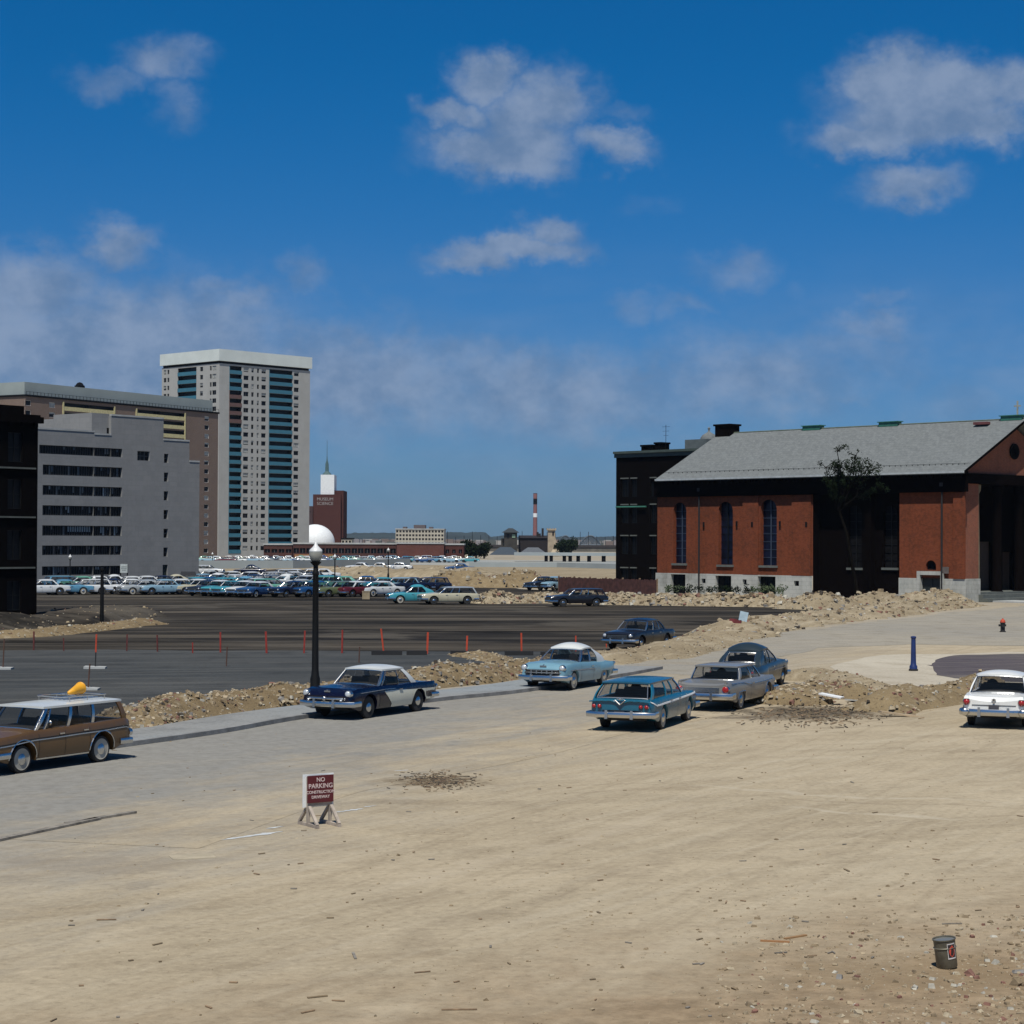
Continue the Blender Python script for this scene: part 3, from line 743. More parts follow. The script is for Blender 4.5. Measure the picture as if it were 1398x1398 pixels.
# kerb line follows the photo
KPX = [(-420, 1125), (-60, 1052), (151, 1023), (300, 1002), (420, 981), (597, 958), (720, 945), (850, 924), (905, 914)]
KL = [at(*p) for p in KPX]
def smooth_line(P, n=6):
    out = []
    for i in range(len(P)-1):
        p0 = P[max(i-1, 0)]; p1 = P[i]; p2 = P[i+1]; p3 = P[min(i+2, len(P)-1)]
        for k in range(n):
            t = k/n; out.append(.5*((2*p1)+(p2-p0)*t+(2*p0-5*p1+4*p2-p3)*t*t+(3*p1-p0-3*p2+p3)*t**3))
    out.append(P[-1]); return out
KS = smooth_line(KL, 6)
def offs(P, d):
    out = []
    for i, p in enumerate(P):
        t = (P[min(i+1, len(P)-1)]-P[max(i-1, 0)]).normalized(); out.append(p+Vector((t.y, -t.x))*(d(i/(len(P)-1)) if callable(d) else d))
    return out
# main ground: dirt with dusty grey pavement showing through in the near left
streaks = [(R(-62), .05, .9, .55, TAN2), (R(-48), .06, .7, .65, (.42, .36, .26)), (R(-20), .12, 1.3, .4, TAND), (R(-66), .12, 2.6, .35, TAND), (R(-56), .1, 2.0, .4, (.43, .375, .28))]
def tracks(N, P, c):
    for (a_, b_, w_, cc_, am) in ((at(900, 1072), at(1420, 1100), .16, (.44, .39, .30), .55), (at(1060, 1098), at(1330, 1120), .14, (.46, .41, .32), .6), (at(1000, 1085), at(1420, 1108), .10, (.2, .16, .11), .4), (at(760, 1050), at(1200, 1032), .2, (.43, .38, .29), .35), (at(480, 1230), at(1000, 1085), .3, (.42, .36, .27), .4), (at(420, 1330), at(1060, 1120), .25, (.21, .17, .12), .35), (at(700, 1400), at(1300, 1160), .3, (.42, .36, .26), .35)):
        d = (b_-a_); L = d.length; d = d.normalized(); nn = Vector((-d.y, d.x)); rel = N.vmath('SUBTRACT', P, (a_.x, a_.y, 0))
        s_ = N.vmath('DOT_PRODUCT', rel, (nn.x, nn.y, 0)); l_ = N.vmath('DOT_PRODUCT', rel, (d.x, d.y, 0))
        s_ = N.math('ADD', s_, N.math('MULTIPLY', N.math('SUBTRACT', N.noise(P, .35, 2), .5), 2.2))
        k = N.ramp(N.math('ABSOLUTE', s_), w_*1.6, w_*.3, 0, am)
        k = N.math('MULTIPLY', k, N.ramp(N.noise(P, 2.5, 5, .7), .3, .6)); k = N.math('MULTIPLY', k, N.math('MULTIPLY', N.ramp(l_, 0, L*.2), N.ramp(l_, L, L*.8)))
        c = N.mix(k, c, cc_)
    for (ce, rx, ry, cc_, am) in ((at(1105, 972), 3.6, 3.0, (.045, .036, .028), .9), (at(1060, 980), 2.6, 1.3, (.10, .08, .06), .7), (at(598, 1066), 1.5, 1.3, (.13, .10, .065), .75), (at(1290, 1330), 2.6, 1.6, (.22, .16, .095), .6), (at(560, 1095), 1.6, .6, (.2, .16, .11), .5), (at(130, 1180), 2.5, 1.4, (.22, .19, .15), .5)):
        v = N.vmath('MULTIPLY', N.vmath('SUBTRACT', P, (ce.x, ce.y, 0)), (1/rx, 1/ry, 0)); r_ = N.vmath('LENGTH', v)
        r_ = N.math('ADD', r_, N.math('MULTIPLY', N.math('SUBTRACT', N.noise(P, 1.4, 7, .72, .6), .5), 2.2))
        c = N.mix(N.math('MULTIPLY', N.ramp(r_, 1.0, .35, 0, am), N.ramp(N.noise(P, 9, 4, .7), .3, .6, .5, 1)), c, cc_)
    return c
def dirtmat(name, s0, s1, grey=GREY, amt=.85, tan=TAN, bump=.5):
    m, N, b, c, P = surf(name, tan, TAN2, TAND, 1, bump, streaks, [(1.7, .6, .75, .5, TAND), (.3, .55, .7, .35, (.46, .39, .28))])
    rel = N.vmath('SUBTRACT', P, (K0.x, K0.y, 0))
    sd = N.vmath('DOT_PRODUCT', rel, (KN.x, KN.y, 0)); al = N.vmath('DOT_PRODUCT', rel, (KD.x, KD.y, 0))
    q = N.mapping(P, rot=(0, 0, -D2), scale=(.12, .7, 1))
    n1 = N.noise(q, 1, 6, .65, .5); n2 = N.noise(P, .5, 6, .7, .5)
    v = N.math('ADD', sd, N.math('MULTIPLY', N.math('SUBTRACT', n1, .5), 12.0))
    v = N.math('ADD', v, N.math('MULTIPLY', N.math('SUBTRACT', n2, .5), 9.0))
    v = N.math('ADD', v, N.math('MULTIPLY', al, .16))
    k = N.ramp(v, s1, s0, 0, amt)
    k = N.math('MULTIPLY', k, N.ramp(al, 40, 10, .45, 1.0))
    g2 = N.mix(N.ramp(N.noise(P, 3, 6, .7), .35, .7), grey, [x*.72 for x in grey])
    g2 = N.mix(N.ramp(N.noise(P, 24, 3, .7), .5, .7, 0, .5), g2, [x*1.35 for x in grey])
    c = N.mix(k, c, g2)
    # browner, damper soil towards the near right corner
    k2 = N.ramp(N.math('ADD', N.vmath('DOT_PRODUCT', P, (.22, -.30, 0)), N.math('MULTIPLY', n2, 3.0)), -7.2, -4.4, 0, .75)
    c = N.mix(k2, c, N.mix(N.ramp(N.noise(P, 2.2, 6, .7), .35, .7), (.16, .11, .065), (.31, .225, .14)))
    c = tracks(N, P, c)
    N.l.new(c, b.inputs['Base Color']); return m
M['dirt'] = dirtmat('dirt', 3.5, 14.5, amt=.75)
M['road'] = dirtmat('dusty_road', 3.5, 12.5, (.215, .22, .215), .82, bump=.25)
M['berm'] = surf('berm_soil', (.235, .18, .105), (.18, .135, .078), (.10, .072, .043), 2.2, .9, None, [(2.5, .55, .7, .7, (.33, .28, .2)), (5, .6, .72, .6, (.10, .07, .05))])[0]
M['tandirt'] = surf('pale_dirt', (.28, .228, .15), (.22, .178, .115), (.13, .10, .065), 1, .6, streaks)[0]
M['asph'] = surf('lot_asphalt', (.017, .016, .015), (.026, .024, .022), (.007, .007, .007), .6, .25,
    [(R(1.5), .014, .075, .9, (.095, .08, .062)), (R(4), .02, .13, .95, (.005, .005, .005)), (R(-2), .03, .2, .6, (.06, .052, .042)), (R(-6), .03, .28, .75, (.125, .108, .085)), (R(3), .02, .16, .8, (.010, .010, .010)), (R(-3), .06, .7, .5, (.13, .115, .095))], [(.06, .56, .66, .65, (.10, .09, .075))])[0]
M['asph2'] = surf('worn_asphalt', (.052, .057, .060), (.070, .073, .073), (.028, .030, .032), .8, .25, [(R(-8), .06, .6, .5, (.035, .038, .04)), (R(-14), .04, .8, .45, (.12, .118, .11))])[0]
M['side'] = surf('sidewalk', (.23, .255, .27), (.24, .24, .23), (.13, .135, .135), 1, .2)[0]
M['farlight'] = surf('pale_road', (.27, .29, .29), (.33, .32, .28), (.2, .2, .19), .5, .1)[0]
b = MB()
rings = [-60, 0, 60, 200, 500, 1200, 6500]
b.quad((-7000, -300, 0), (7000, -300, 0), (7000, 6400, 0), (-7000, 6400, 0))
struct(b.build('ground', M['dirt'], fix=False))
def wavy(pts, amp, step):
    out = []; pts = [Vector(p) for p in pts]
    for a, c in zip(pts, pts[1:]+pts[:1]):
        d = c-a; n = max(1, min(60, int(d.length/step))); nn = Vector((d.y, -d.x)).normalized()
        for i in range(n):
            p = a+d*i/n; out.append(p+nn*amp*(noise.noise(Vector((p.x/step/2.3, p.y/step/2.3, 1)))*1.3+noise.noise(Vector((p.x/step*1.1, p.y/step*1.1, 7)))*.6))
    return out
def sheet(name, pts, z, m, n=0, amp=0, step=1):
    if amp: pts = wavy(pts, amp, step)
    b = MB(); b.poly([(p[0], p[1], z) for p in pts][::1]); o = b.build(name, m)
    if o.data.polygons[0].normal.z < 0: o.data.flip_normals()
    return struct(o)
def PX(L): return [at(*p) for p in L]
sheet('dark_lot', PX([(-500, 820), (-500, 776), (380, 776), (560, 782), (640, 800), (770, 806), (1140, 822), (1150, 828), (1010, 864), (900, 892), (-500, 888)]), .004, M['asph'], amp=2.2, step=3.5)
sheet('asphalt_lot', PX([(-500, 886), (905, 890), (840, 908), (700, 918), (360, 945), (180, 985), (-500, 1050)]), .010, M['asph2'], amp=1.0, step=2.5)
sheet('dirt_lot', PX([(-700, 792), (-700, 766), (270, 772), (560, 766), (845, 772), (845, 808), (650, 800), (560, 783), (380, 777), (100, 795)]), .008, M['tandirt'])
# road and side street
rl = offs(KS, 10.5); sheet('street', [tuple(p) for p in KS+rl[::-1]], .004, M['road'])
SR = PX([(840, 915), (900, 895), (1010, 872), (1120, 858), (1300, 836), (1420, 826), (1700, 828), (1700, 878), (1398, 882), (1250, 880), (1130, 885), (1040, 900), (960, 925)])
M['sideroad'] = surf('dusty_side_road', (.31, .285, .235), (.27, .255, .22), (.17, .15, .115), 1, .3, [(R(10), .08, .8, .6, (.24, .23, .21)), (R(20), .1, 1.5, .4, TAND)])[0]
sheet('side_road', SR, .008, M['sideroad'], amp=.8, step=2.0)
sheet('asphalt_patch', smooth_line(PX([(1265, 908), (1290, 897), (1340, 894), (1440, 894), (1500, 915), (1440, 930), (1340, 930), (1285, 922), (1265, 908)]), 5), .012, surf('purple_asphalt', (.085, .075, .085), (.12, .11, .105), (.05, .045, .05), 1.2, .25, [(R(-10), .2, 1.6, .6, (.18, .16, .14))])[0], amp=.5, step=1.8)
sheet('pale_gravel', smooth_line(PX([(1110, 925), (1180, 897), (1300, 892), (1450, 893), (1520, 950), (1290, 946), (1200, 955), (1130, 940), (1110, 925)]), 4), .006, surf('pale_gravel', (.45, .41, .33), (.38, .34, .27), (.27, .23, .17), 1, .4)[0], amp=.9, step=2.0)
# pavement slab with a real kerb
b = MB(); inner = offs(KS, lambda t: -2.3); top = .13
for i in range(len(KS)-1):
    p, q, r_, s_ = KS[i], KS[i+1], inner[i+1], inner[i]
    kp, kq = p+(s_-p).normalized()*.16, q+(r_-q).normalized()*.16
    b.quad((*kp, top), (*kq, top), (*r_, top-.01), (*s_, top-.01))
    b.quad((*r_, top-.01), (*r_, -.05), (*s_, -.05), (*s_, top-.01))
struct(b.build('sidewalk', M['side']))
b = MB()
for i in range(len(KS)-1):
    p, q, r_, s_ = KS[i], KS[i+1], inner[i+1], inner[i]
    kp, kq = p+(s_-p).normalized()*.155, q+(r_-q).normalized()*.155
    b.quad((*p, top+.004), (*q, top+.004), (*kq, top+.004), (*kp, top+.004)); b.quad((*p, -.03), (*q, -.03), (*q, top+.004), (*p, top+.004))
struct(b.build('kerb', mat('kerb_stone', (.2, .2, .195), .9, var=.3, scale=1.5, bump=.4)))
# dirt banks
def bank(name, pts, width, h, seed=0, mm=None, res=.45, z0=0, rough=1.0, z_end=.25):
    P = [at(*p) for p in pts]; S = []
    L = smooth_line(P, 8); acc = [0]
    for a, c in zip(L, L[1:]): acc.append(acc[-1]+(c-a).length)
    n = max(8, int(acc[-1]/res)); nv = max(8, int(width/(res*.8)))
    def pos(d):
        for i in range(len(acc)-1):
            if acc[i+1] >= d or i == len(acc)-2:
                t = (d-acc[i])/max(1e-6, acc[i+1]-acc[i]); tt = (L[i+1]-L[i]).normalized(); return L[i].lerp(L[i+1], t), Vector((tt.y, -tt.x))
    def hz(x, y, u, v):
        e = min(1, u/.06, (1-u)/.06) if z_end < 1 else 1
        w = 1+.35*noise.noise(Vector((x*.25, y*.25, seed)))
        k = max(0, 1-abs(v*w)**1.7)
        hh = h*(.72+.5*(noise.fractal(Vector((x*.22, y*.22, seed+5)), 1, 2, 3)+.5))
        r_ = noise.fractal(Vector((x*1.1, y*1.1, seed)), .8, 2, 5)*.22*h*rough+noise.noise(Vector((x*3, y*3, seed)))*.07*rough
        return max(-.05, k*max(.15, hh)*(e**.5)+r_*min(1, k*2.5)*e-.05*(1-k)) + z0
    def fn(u, t):
        p, nn = pos(u*acc[-1]); v = 2*t-1
        jag = 1+.3*noise.noise(Vector((u*acc[-1]*.4, seed, 3)))
        q = p+nn*v*width/2*jag
        z = hz(q.x, q.y, u, v)
        if t in (0, 1) or u in (0, 1): z = z0-.06
        return (q.x, q.y, z)
    b = MB(); b.grid(fn, n, nv); o = b.build(name, mm or M['berm'], smooth=80); struct(o); return o, lambda: fn(random.random(), random.random())
BANKS = []
BANKS.append(bank('dirt_bank', [(150, 1000), (225, 978), (360, 962), (450, 950), (560, 938), (640, 930), (720, 918), (800, 912)], 2.8, .60, 1))
BANKS.append(bank('dirt_bank', [(800, 906), (850, 900), (900, 896), (960, 880), (1020, 866)], 3.8, .5, 2, M['tandirt']))
BANKS.append(bank('dirt_bank', [(985, 872), (1040, 858), (1120, 848), (1200, 840), (1260, 832), (1315, 826)], 5.0, .7, 3, M['tandirt'], .6))
BANKS.append(bank('dirt_bank', [(1080, 832), (1180, 828), (1240, 825), (1305, 822)], 4.5, 1.05, 13, M['tandirt'], .6))
BANKS.append(bank('rubble_bank', [(648, 824), (740, 823), (830, 825), (960, 827), (1100, 829)], 3.2, .95, 4, M['tandirt'], .6))
BANKS.append(bank('dirt_bank', [(605, 800), (670, 801), (735, 801)], 11, 1.75, 5, M['berm'], 1.0))
BANKS.append(bank('dirt_bank', [(440, 785), (560, 789), (660, 788)], 14, 1.3, 6, M['tandirt'], 1.4))
BANKS.append(bank('dirt_bank', [(-60, 872), (40, 868), (120, 860), (205, 851)], 3.2, .35, 7, M['berm'], .6))
BANKS.append(bank('dirt_bank', [(-60, 858), (50, 852), (120, 845), (180, 840)], 7.0, .8, 17, M['asph'], .8))
BANKS.append(bank('rubble_bank', [(1050, 962), (1110, 950), (1150, 948), (1175, 955)], 3.0, .42, 8, None, .25))
BANKS.append(bank('dirt_bank', [(1190, 972), (1240, 962), (1300, 952), (1345, 940)], 3.2, .55, 9, None, .3))
BANKS.append(bank('dirt_bank', [(1080, 930), (1120, 925), (1160, 935), (1200, 955)], 3.2, .35, 10, M['tandirt'], .35))
BANKS.append(bank('dirt_bank', [(640, 893), (700, 905), (760, 905)], 2.5, .16, 11, None, .35))
# rubble and gravel
def scat(name, label, n, fn, r0, r1, mats, pw=3.6):
    b = MB()
    for _ in range(n):
        x, y, z = fn(); r = lerp(r0, r1, random.random()**pw)
        b.rock((x, y, z+r*.15), r, mi=random.choice(MIX) if mats is RM else random.randrange(len(mats)))
    o = b.build(name, mats, fix=False); return tag(o, label, name.replace('_', ' '), kind='stuff')
RM = [mat('rubble_'+n, c, .9, var=.25, scale=4) for n, c in (('tan', (.30, .24, .155)), ('tan_dark', (.2, .15, .09)), ('brick', (.18, .09, .065)), ('pale', (.38, .36, .3)), ('grey', (.2, .19, .175)), ('dark', (.05, .04, .03)), ('tan_pale', (.34, .285, .195)))]
MIX = [0, 0, 0, 0, 1, 1, 1, 2, 3, 4, 5, 6, 6, 6]
labels = ['broken brick and stone scattered on the roadside dirt bank', 'stones on the dirt bank behind the light blue sedan', 'pale rubble on the long bank by the church road', 'stones on the bank near the church entrance', 'rubble strip before the church and dark lot', 'stones on the mound in the middle lot', 'stones on the far pale mound', 'stones on the low bank by the dark building', 'clods on the black bank by the dark building', 'burnt rubble heap beyond the silver sedan', 'stones on the bank left of the white sedan', 'stones by the gravel patch', 'stones on the small bank behind the parked cars']
cnts = [6500, 1600, 2200, 1300, 3000, 900, 500, 400, 250, 1500, 1100, 600, 600]
szs = [(.010, .085), (.010, .07), (.02, .17), (.025, .22), (.025, .24), (.03, .25), (.03, .2), (.03, .12), (.03, .1), (.012, .10), (.012, .09), (.01, .07), (.012, .08)]
for (o, fn), lb_, n_, sz in zip(BANKS, labels, cnts, szs): scat('rubble', lb_, n_, fn, sz[0], sz[1], RM)
def near():
    while True:
        x = random.uniform(60, 1390) if random.random() < .4 else random.uniform(500, 1480); y = random.uniform(1000, 1420)
        if random.random() < (1.0 if x > 950 and y > 1180 else .35): break
    p = at(x, y); return p.x, p.y, 0
def near2():
    y = 1000+420*random.random(); p = at(random.uniform(-60, 1460), y); return p.x, p.y, 0
scat('gravel', 'small stones and clods strewn over the open dirt foreground', 2300, near, .005, .032, [RM[0], RM[1], RM[0], RM[1], RM[0], RM[6]], 4)
def corner():
    p = at(1398-420*random.random()**1.6, 1400-150*random.random()**1.3); return p.x, p.y, 0
scat('stones', 'dense stones and clods in the near right corner around the bucket', 1700, corner, .006, .045, [RM[0], RM[1], RM[1], RM[1], RM[0], RM[2], RM[6], RM[0], RM[6], RM[3], RM[0], RM[1], RM[6], RM[1]], 4)
b = MB()
for _ in range(140):                       # splinters
    x, y, z = near2() if random.random() < .6 else near(); L_ = random.uniform(.05, .22)*(.5+1.6*random.random()**4); a = random.random()*3.1
    b.box((x, y, .012), (L_, random.uniform(.012, .04), .012), rz=a, mi=random.randrange(3))
tag(b.build('splinters', [M['wood'], M['woodgrey'], RM[1]]), 'thin wood splinters scattered over the dirt', 'splinters', kind='stuff')
b = MB()
for _ in range(500):
    p = at(random.gauss(1110, 45), random.gauss(975, 10)); b.box((p.x, p.y, .03), (random.uniform(.04, .35)*random.random()+.03, random.uniform(.01, .05), .02), M=Matrix.Rotation(random.random()*3, 3, 'Z')@Matrix.Rotation(random.uniform(-.25, .25), 3, 'Y'), mi=random.randrange(3))
for _ in range(420):
    p = at(random.gauss(598, 24), random.gauss(1066, 6)); b.box((p.x, p.y, .012), (random.uniform(.02, .14), random.uniform(.01, .03), .012), rz=random.random()*3, mi=random.randrange(3))
tag(b.build('charred_debris', [RM[5], M['wood'], RM[1]]), 'charred sticks lying on the burnt ground beside the rubble heap', 'debris', kind='stuff')
# countable larger debris
def slabthing(name, label, cat, px, py, dims, rz, m, z=.0, tilt=0.0, group=None):
    p = at(px, py); b = MB(); b.box((0, 0, dims[2]/2), dims, M=Matrix.Rotation(tilt, 3, 'Y'))
    o = b.build(name, m); o.location = (p.x, p.y, z); o.rotation_euler = (0, 0, rz); return tag(o, label, cat, group)
slabthing('plank', 'long weathered plank lying along the road edge at the left', 'plank', 60, 1135, (3.4, .16, .05), R(66), M['woodgrey'])
slabthing('plank', 'shorter plank beside the long one near the left road edge', 'plank', 138, 1118, (1.9, .13, .05), R(58), M['woodgrey'], .0)
slabthing('cardboard', 'flattened tan cardboard sheet on the dirt left of the sign', 'cardboard', 263, 1170, (.75, .45, .01), R(20), mat('cardboard', (.36, .31, .22), .9))
slabthing('board', 'orange brown splintered board nearest the camera, left piece', 'board', 1058, 1286, (.40, .05, .02), R(-12), mat('orange_wood', (.30, .15, .06), .8))
slabthing('board', 'orange brown splintered board nearest the camera, right piece', 'board', 1086, 1280, (.42, .05, .02), R(38), mat('orange_wood2', (.28, .16, .07), .8))
slabthing('panel', 'light blue panel standing on the dirt bank beyond the dark grey sedan', 'panel', 1014, 866, (.5, .08, 1.0), R(10), mat('pale_blue_panel', (.4, .52, .58), .7), .35, R(12))
slabthing('drum', 'small dark red and white box beside the light blue panel', 'box', 1003, 868, (.5, .5, .5), R(30), mat('dark_red', (.16, .03, .03), .7), .45, R(15))
for i, (x, y, a, w, lab) in enumerate([(1118, 949, 20, .9, 'pale flat slab at the top of the rubble heap'), (1135, 962, -30, .8, 'white sheet lying across the rubble heap'), (1092, 960, 60, .5, 'small pale board at the left of the rubble heap'), (1235, 978, 5, 1.6, 'tan plank before the bank left of the white sedan'), (1165, 958, 40, .5, 'small white slab right of the rubble heap')]):
    slabthing('slab', lab, 'slab', x, y, (w, .35, .05), R(a), [M['white'], M['white'], M['wood'], mat('tan_wood', (.4, .31, .2), .8), M['concrete']][i], .28 if i < 3 else .02, R(8))
for i, (x, y, r_, lab, k) in enumerate([(1249, 1350, .06, 'white broken lump left of the bucket', 3), (1272, 1349, .05, 'flat white stone below the bucket', 3), (1303, 1347, .05, 'small white stone right of centre below the bucket', 3), (1360, 1316, .06, 'pale stone to the right of the bucket', 3), (1390, 1328, .06, 'grey stone at the right edge near the bucket', 4), (1388, 1345, .07, 'brown clod at the right edge below the grey stone', 1), (1325, 1332, .07, 'orange brown stone just right of the bucket', 2), (1146, 1336, .05, 'pale blue scrap left of the bucket', 4)]):
    p = at(x, y); b = MB(); b.rock((0, 0, r_*.3), r_); o = b.build('stone', RM[k]); o.location = (p.x, p.y, 0); tag(o, lab, 'stone')
b = MB()
for cx, cy, L_, a_, ww_ in ((345, 1141, 1.5, 48, .16), (375, 1130, .45, 50, .09), (474, 1107, .9, 48, .12), (505, 1101, .35, 45, .06), (548, 1052, .4, 30, .10)):
    p = at(cx, cy); d = Vector((math.cos(R(a_)), math.sin(R(a_)))); nn = Vector((-d.y, d.x)); n_ = 22
    top = []; bot = []
    for i in range(n_+1):
        u = i/n_; e = max(.01, math.sin(PI*u)**.7*ww_/2*(.6+1.3*abs(noise.noise(Vector((u*5, L_, 2)))))); q = p+d*(u-.5)*L_
        top.append(q+nn*e*(1+.9*noise.noise(Vector((q.x*9, q.y*9, 1))))); bot.append(q-nn*e*(1+.9*noise.noise(Vector((q.x*9, q.y*9, 5)))))
    b.poly([(v.x, v.y, .006) for v in top+bot[::-1]])
tag(b.build('spilled_chalk', mat('chalk', (.46, .48, .48), .9), fix=False), 'streaks of spilled white powder on the dirt by the sign', 'powder', kind='stuff')
# ---------------------------------------------------------------- buildings
class Wall:
    """A vertical wall in a building's own frame: origin o (x,y), unit direction e, outward normal n"""
    def __init__(s, o, e, n): s.o = Vector(o); s.e = Vector(e).normalized(); s.n = Vector(n).normalized()
    def P(s, u, z, d=0): p = s.o+s.e*u+s.n*d; return (p.x, p.y, z)
def wall(b, W, u0, u1, z0, z1, ops, depth=.2, mi=0, rmi=None):
    """wall sheet with real openings and reveals; ops = (ua,ub,za,zb)"""
    us = sorted({u0, u1, *[max(u0, min(u1, q)) for o in ops for q in o[:2]]}); zs = sorted({z0, z1, *[max(z0, min(z1, q)) for o in ops for q in o[2:4]]})
    ops = sorted(ops)
    for ua, ub in zip(us, us[1:]):
        if ub-ua < 1e-5: continue
        um = (ua+ub)/2; col_ = [o for o in ops if o[0] < um < o[1]]; run = None
        for za, zb in zip(zs, zs[1:]):
            zm = (za+zb)/2
            if any(o[2] < zm < o[3] for o in col_):
                if run: b.quad(W.P(ua, run[0]), W.P(ub, run[0]), W.P(ub, run[1]), W.P(ua, run[1]), mi)
                run = None
            else: run = (run[0], zb) if run else (za, zb)
        if run: b.quad(W.P(ua, run[0]), W.P(ub, run[0]), W.P(ub, run[1]), W.P(ua, run[1]), mi)
    r = mi if rmi is None else rmi
    for (ua, ub, za, zb) in [o[:4] for o in ops]:
        b.quad(W.P(ua, za), W.P(ub, za), W.P(ub, za, -depth), W.P(ua, za, -depth), r); b.quad(W.P(ua, zb), W.P(ub, zb), W.P(ub, zb, -depth), W.P(ua, zb, -depth), r)
        b.quad(W.P(ua, za), W.P(ua, zb), W.P(ua, zb, -depth), W.P(ua, za, -depth), r); b.quad(W.P(ub, za), W.P(ub, zb), W.P(ub, zb, -depth), W.P(ub, za, -depth), r)
def wbox(b, W, u0, u1, z0, z1, d0, d1, mi=None):
    vs = [W.P(u, z, d) for z in (z0, z1) for u, d in ((u0, d0), (u1, d0), (u1, d1), (u0, d1))]
    b.add(vs, [(3, 2, 1, 0), (4, 5, 6, 7), (0, 1, 5, 4), (1, 2, 6, 5), (2, 3, 7, 6), (3, 0, 4, 7)], mi)
WP = [mat('window_dark', (.004, .005, .007), .3, 0, .3, spec=.14), mat('window_blue', (.03, .04, .055), .15, 0, .3, spec=.6), mat('window_blind', (.33, .34, .32), .6), mat('window_mid', (.10, .11, .11), .4)]
WF = mat('window_frame', (.12, .12, .12), .6)
def window(W, o, depth, root, frame=None, pane=None, bars=(1, 1), blind=0, name='window', fw=.06):
    ua, ub, za, zb = o
    b = MB()
    for i in range(bars[0]+1):
        u = lerp(ua, ub, i/bars[0]); u = min(max(u, ua+fw/2), ub-fw/2); wbox(b, W, u-fw/2, u+fw/2, za, zb, -depth+.01, -depth+.07)
    for i in range(bars[1]+1):
        z = lerp(za, zb, i/bars[1]); z = min(max(z, za+fw/2), zb-fw/2); wbox(b, W, ua+fw, ub-fw, z-fw/2, z+fw/2, -depth+.012, -depth+.068)
    f = b.build(name, frame or WF, root, fix=False)
    b = MB(); zc_ = zb-(zb-za)*blind
    b.quad(W.P(ua, za, -depth), W.P(ub, za, -depth), W.P(ub, zc_, -depth), W.P(ua, zc_, -depth), 0)
    if blind > 0: b.quad(W.P(ua, zc_, -depth), W.P(ub, zc_, -depth), W.P(ub, zb, -depth), W.P(ua, zb, -depth), 1)
    b.build('pane', [pane or WP[0], WP[2]], f, fix=False)
    return f
def simple_windows(W, lst, depth, root, cap, used, fm=None):
    """first `cap` as parts, the rest collected"""
    for o in lst:
        bl = random.random(); bl = 0 if bl < .6 else random.choice((.35, .55, .8, .9))
        if used[0] < cap: window(W, o, depth, root, fm, blind=bl); used[0] += 1
        else: used[1].append((W, o, depth, bl))
def rest_windows(root, used):
    b = MB()
    for W, o, d, bl in used[1]:
        ua, ub, za, zb = o; zc_ = zb-(zb-za)*bl
        b.quad(W.P(ua, za, -d), W.P(ub, za, -d), W.P(ub, zc_, -d), W.P(ua, zc_, -d), 0)
        if bl: b.quad(W.P(ua, zc_, -d), W.P(ub, zc_, -d), W.P(ub, zb, -d), W.P(ua, zb, -d), 1)
        wbox(b, W, (ua+ub)/2-.03, (ua+ub)/2+.03, za, zb, -d+.01, -d+.06, 2)
    if used[1]: tag(b.build('windows', [WP[0], WP[2], WF], root, fix=False), kind='stuff')
def building(name, label, P0, e, cat='building'):
    """root at P0; local x along e; returns root, local Walls are given in that frame"""
    a = math.atan2(e[1], e[0]); return empty(name, (P0[0], P0[1], 0), a, label, cat)
# ---- tall apartment tower
C0 = Vector((-95, 640)); eR = Vector((.68, .733)).normalized(); eL = Vector((-eR.y, eR.x))
M['tower'] = brick('tower_concrete', (.385, .385, .365), (.36, .36, .34), (.30, .30, .28), bw=2.2, bh=2.66, stainamt=.22, stain=(.24, .23, .21)); M['towerp'] = mat('tower_parapet', (.58, .63, .6), .85, var=.05, scale=.2)
M['tealpan'] = mat('teal_panel', (.035, .15, .215), .6, var=.08, scale=.5); M['brownpan'] = mat('brown_panel', (.12, .065, .055), .7); M['dark'] = mat('dark_recess', (.008, .008, .009), .9, spec=.03)
t = building('apartment_tower', 'tall pale apartment tower with teal balcony stripes and a light flat top', C0, eR)
LR, LL = 38.9, 30.4; ZT = 62.6; FH = 2.66; NF = 23; Zb0 = 1.2
WR = Wall((0, 0), (1, 0), (0, -1)); WLf = Wall((0, 0), (0, 1), (-1, 0))
b = MB(); usedT = [0, []]; ops_r = []; ops_l = []; bal = []; wr = []; wl = []
for k in range(NF):
    z = Zb0+k*FH
    for (u0, u1) in ((4.3, 9.3), (21.1, 31.1)): ops_r.append((u0, u1, z+.0, z+2.66 if False else z+2.35)); bal.append((WR, u0, u1, z, k))
    for (u0, u1) in ((10.1, 12.2), (13.4, 14.4), (15.8, 16.6), (17.7, 19.6), (31.8, 33.9)): ops_r.append((u0, u1, z+.75, z+2.2)); wr.append((u0, u1, z+.75, z+2.2))
    if k >= 12:
        ops_l.append((11.9, 21.8, z, z+2.35)); bal.append((WLf, 11.9, 21.8, z, k))
        for (u0, u1) in ((1.6, 3.6), (4.0, 4.9), (8.5, 10.0), (26.4, 27.4), (28.0, 29.4)): ops_l.append((u0, u1, z+.75, z+2.2)); wl.append((u0, u1, z+.75, z+2.2))
win_r = list(wr); random.shuffle(win_r)
rec = 1.5
bo_r = [o for o in ops_r if o[3]-o[2] > 2]; wo_r = [o for o in ops_r if o[3]-o[2] < 2]
wall(b, WR, 0, LR, 0, ZT, ops_r, .25); wall(b, WLf, 0, LL, 0, ZT, ops_l, .25)
b.quad((LR, 0, 0), (LR, LL, 0), (LR, LL, ZT), (LR, 0, ZT)); b.quad((0, LL, 0), (LR, LL, 0), (LR, LL, ZT), (0, LL, ZT))
b.build('wall', M['tower'], t, fix=False)
b = MB()
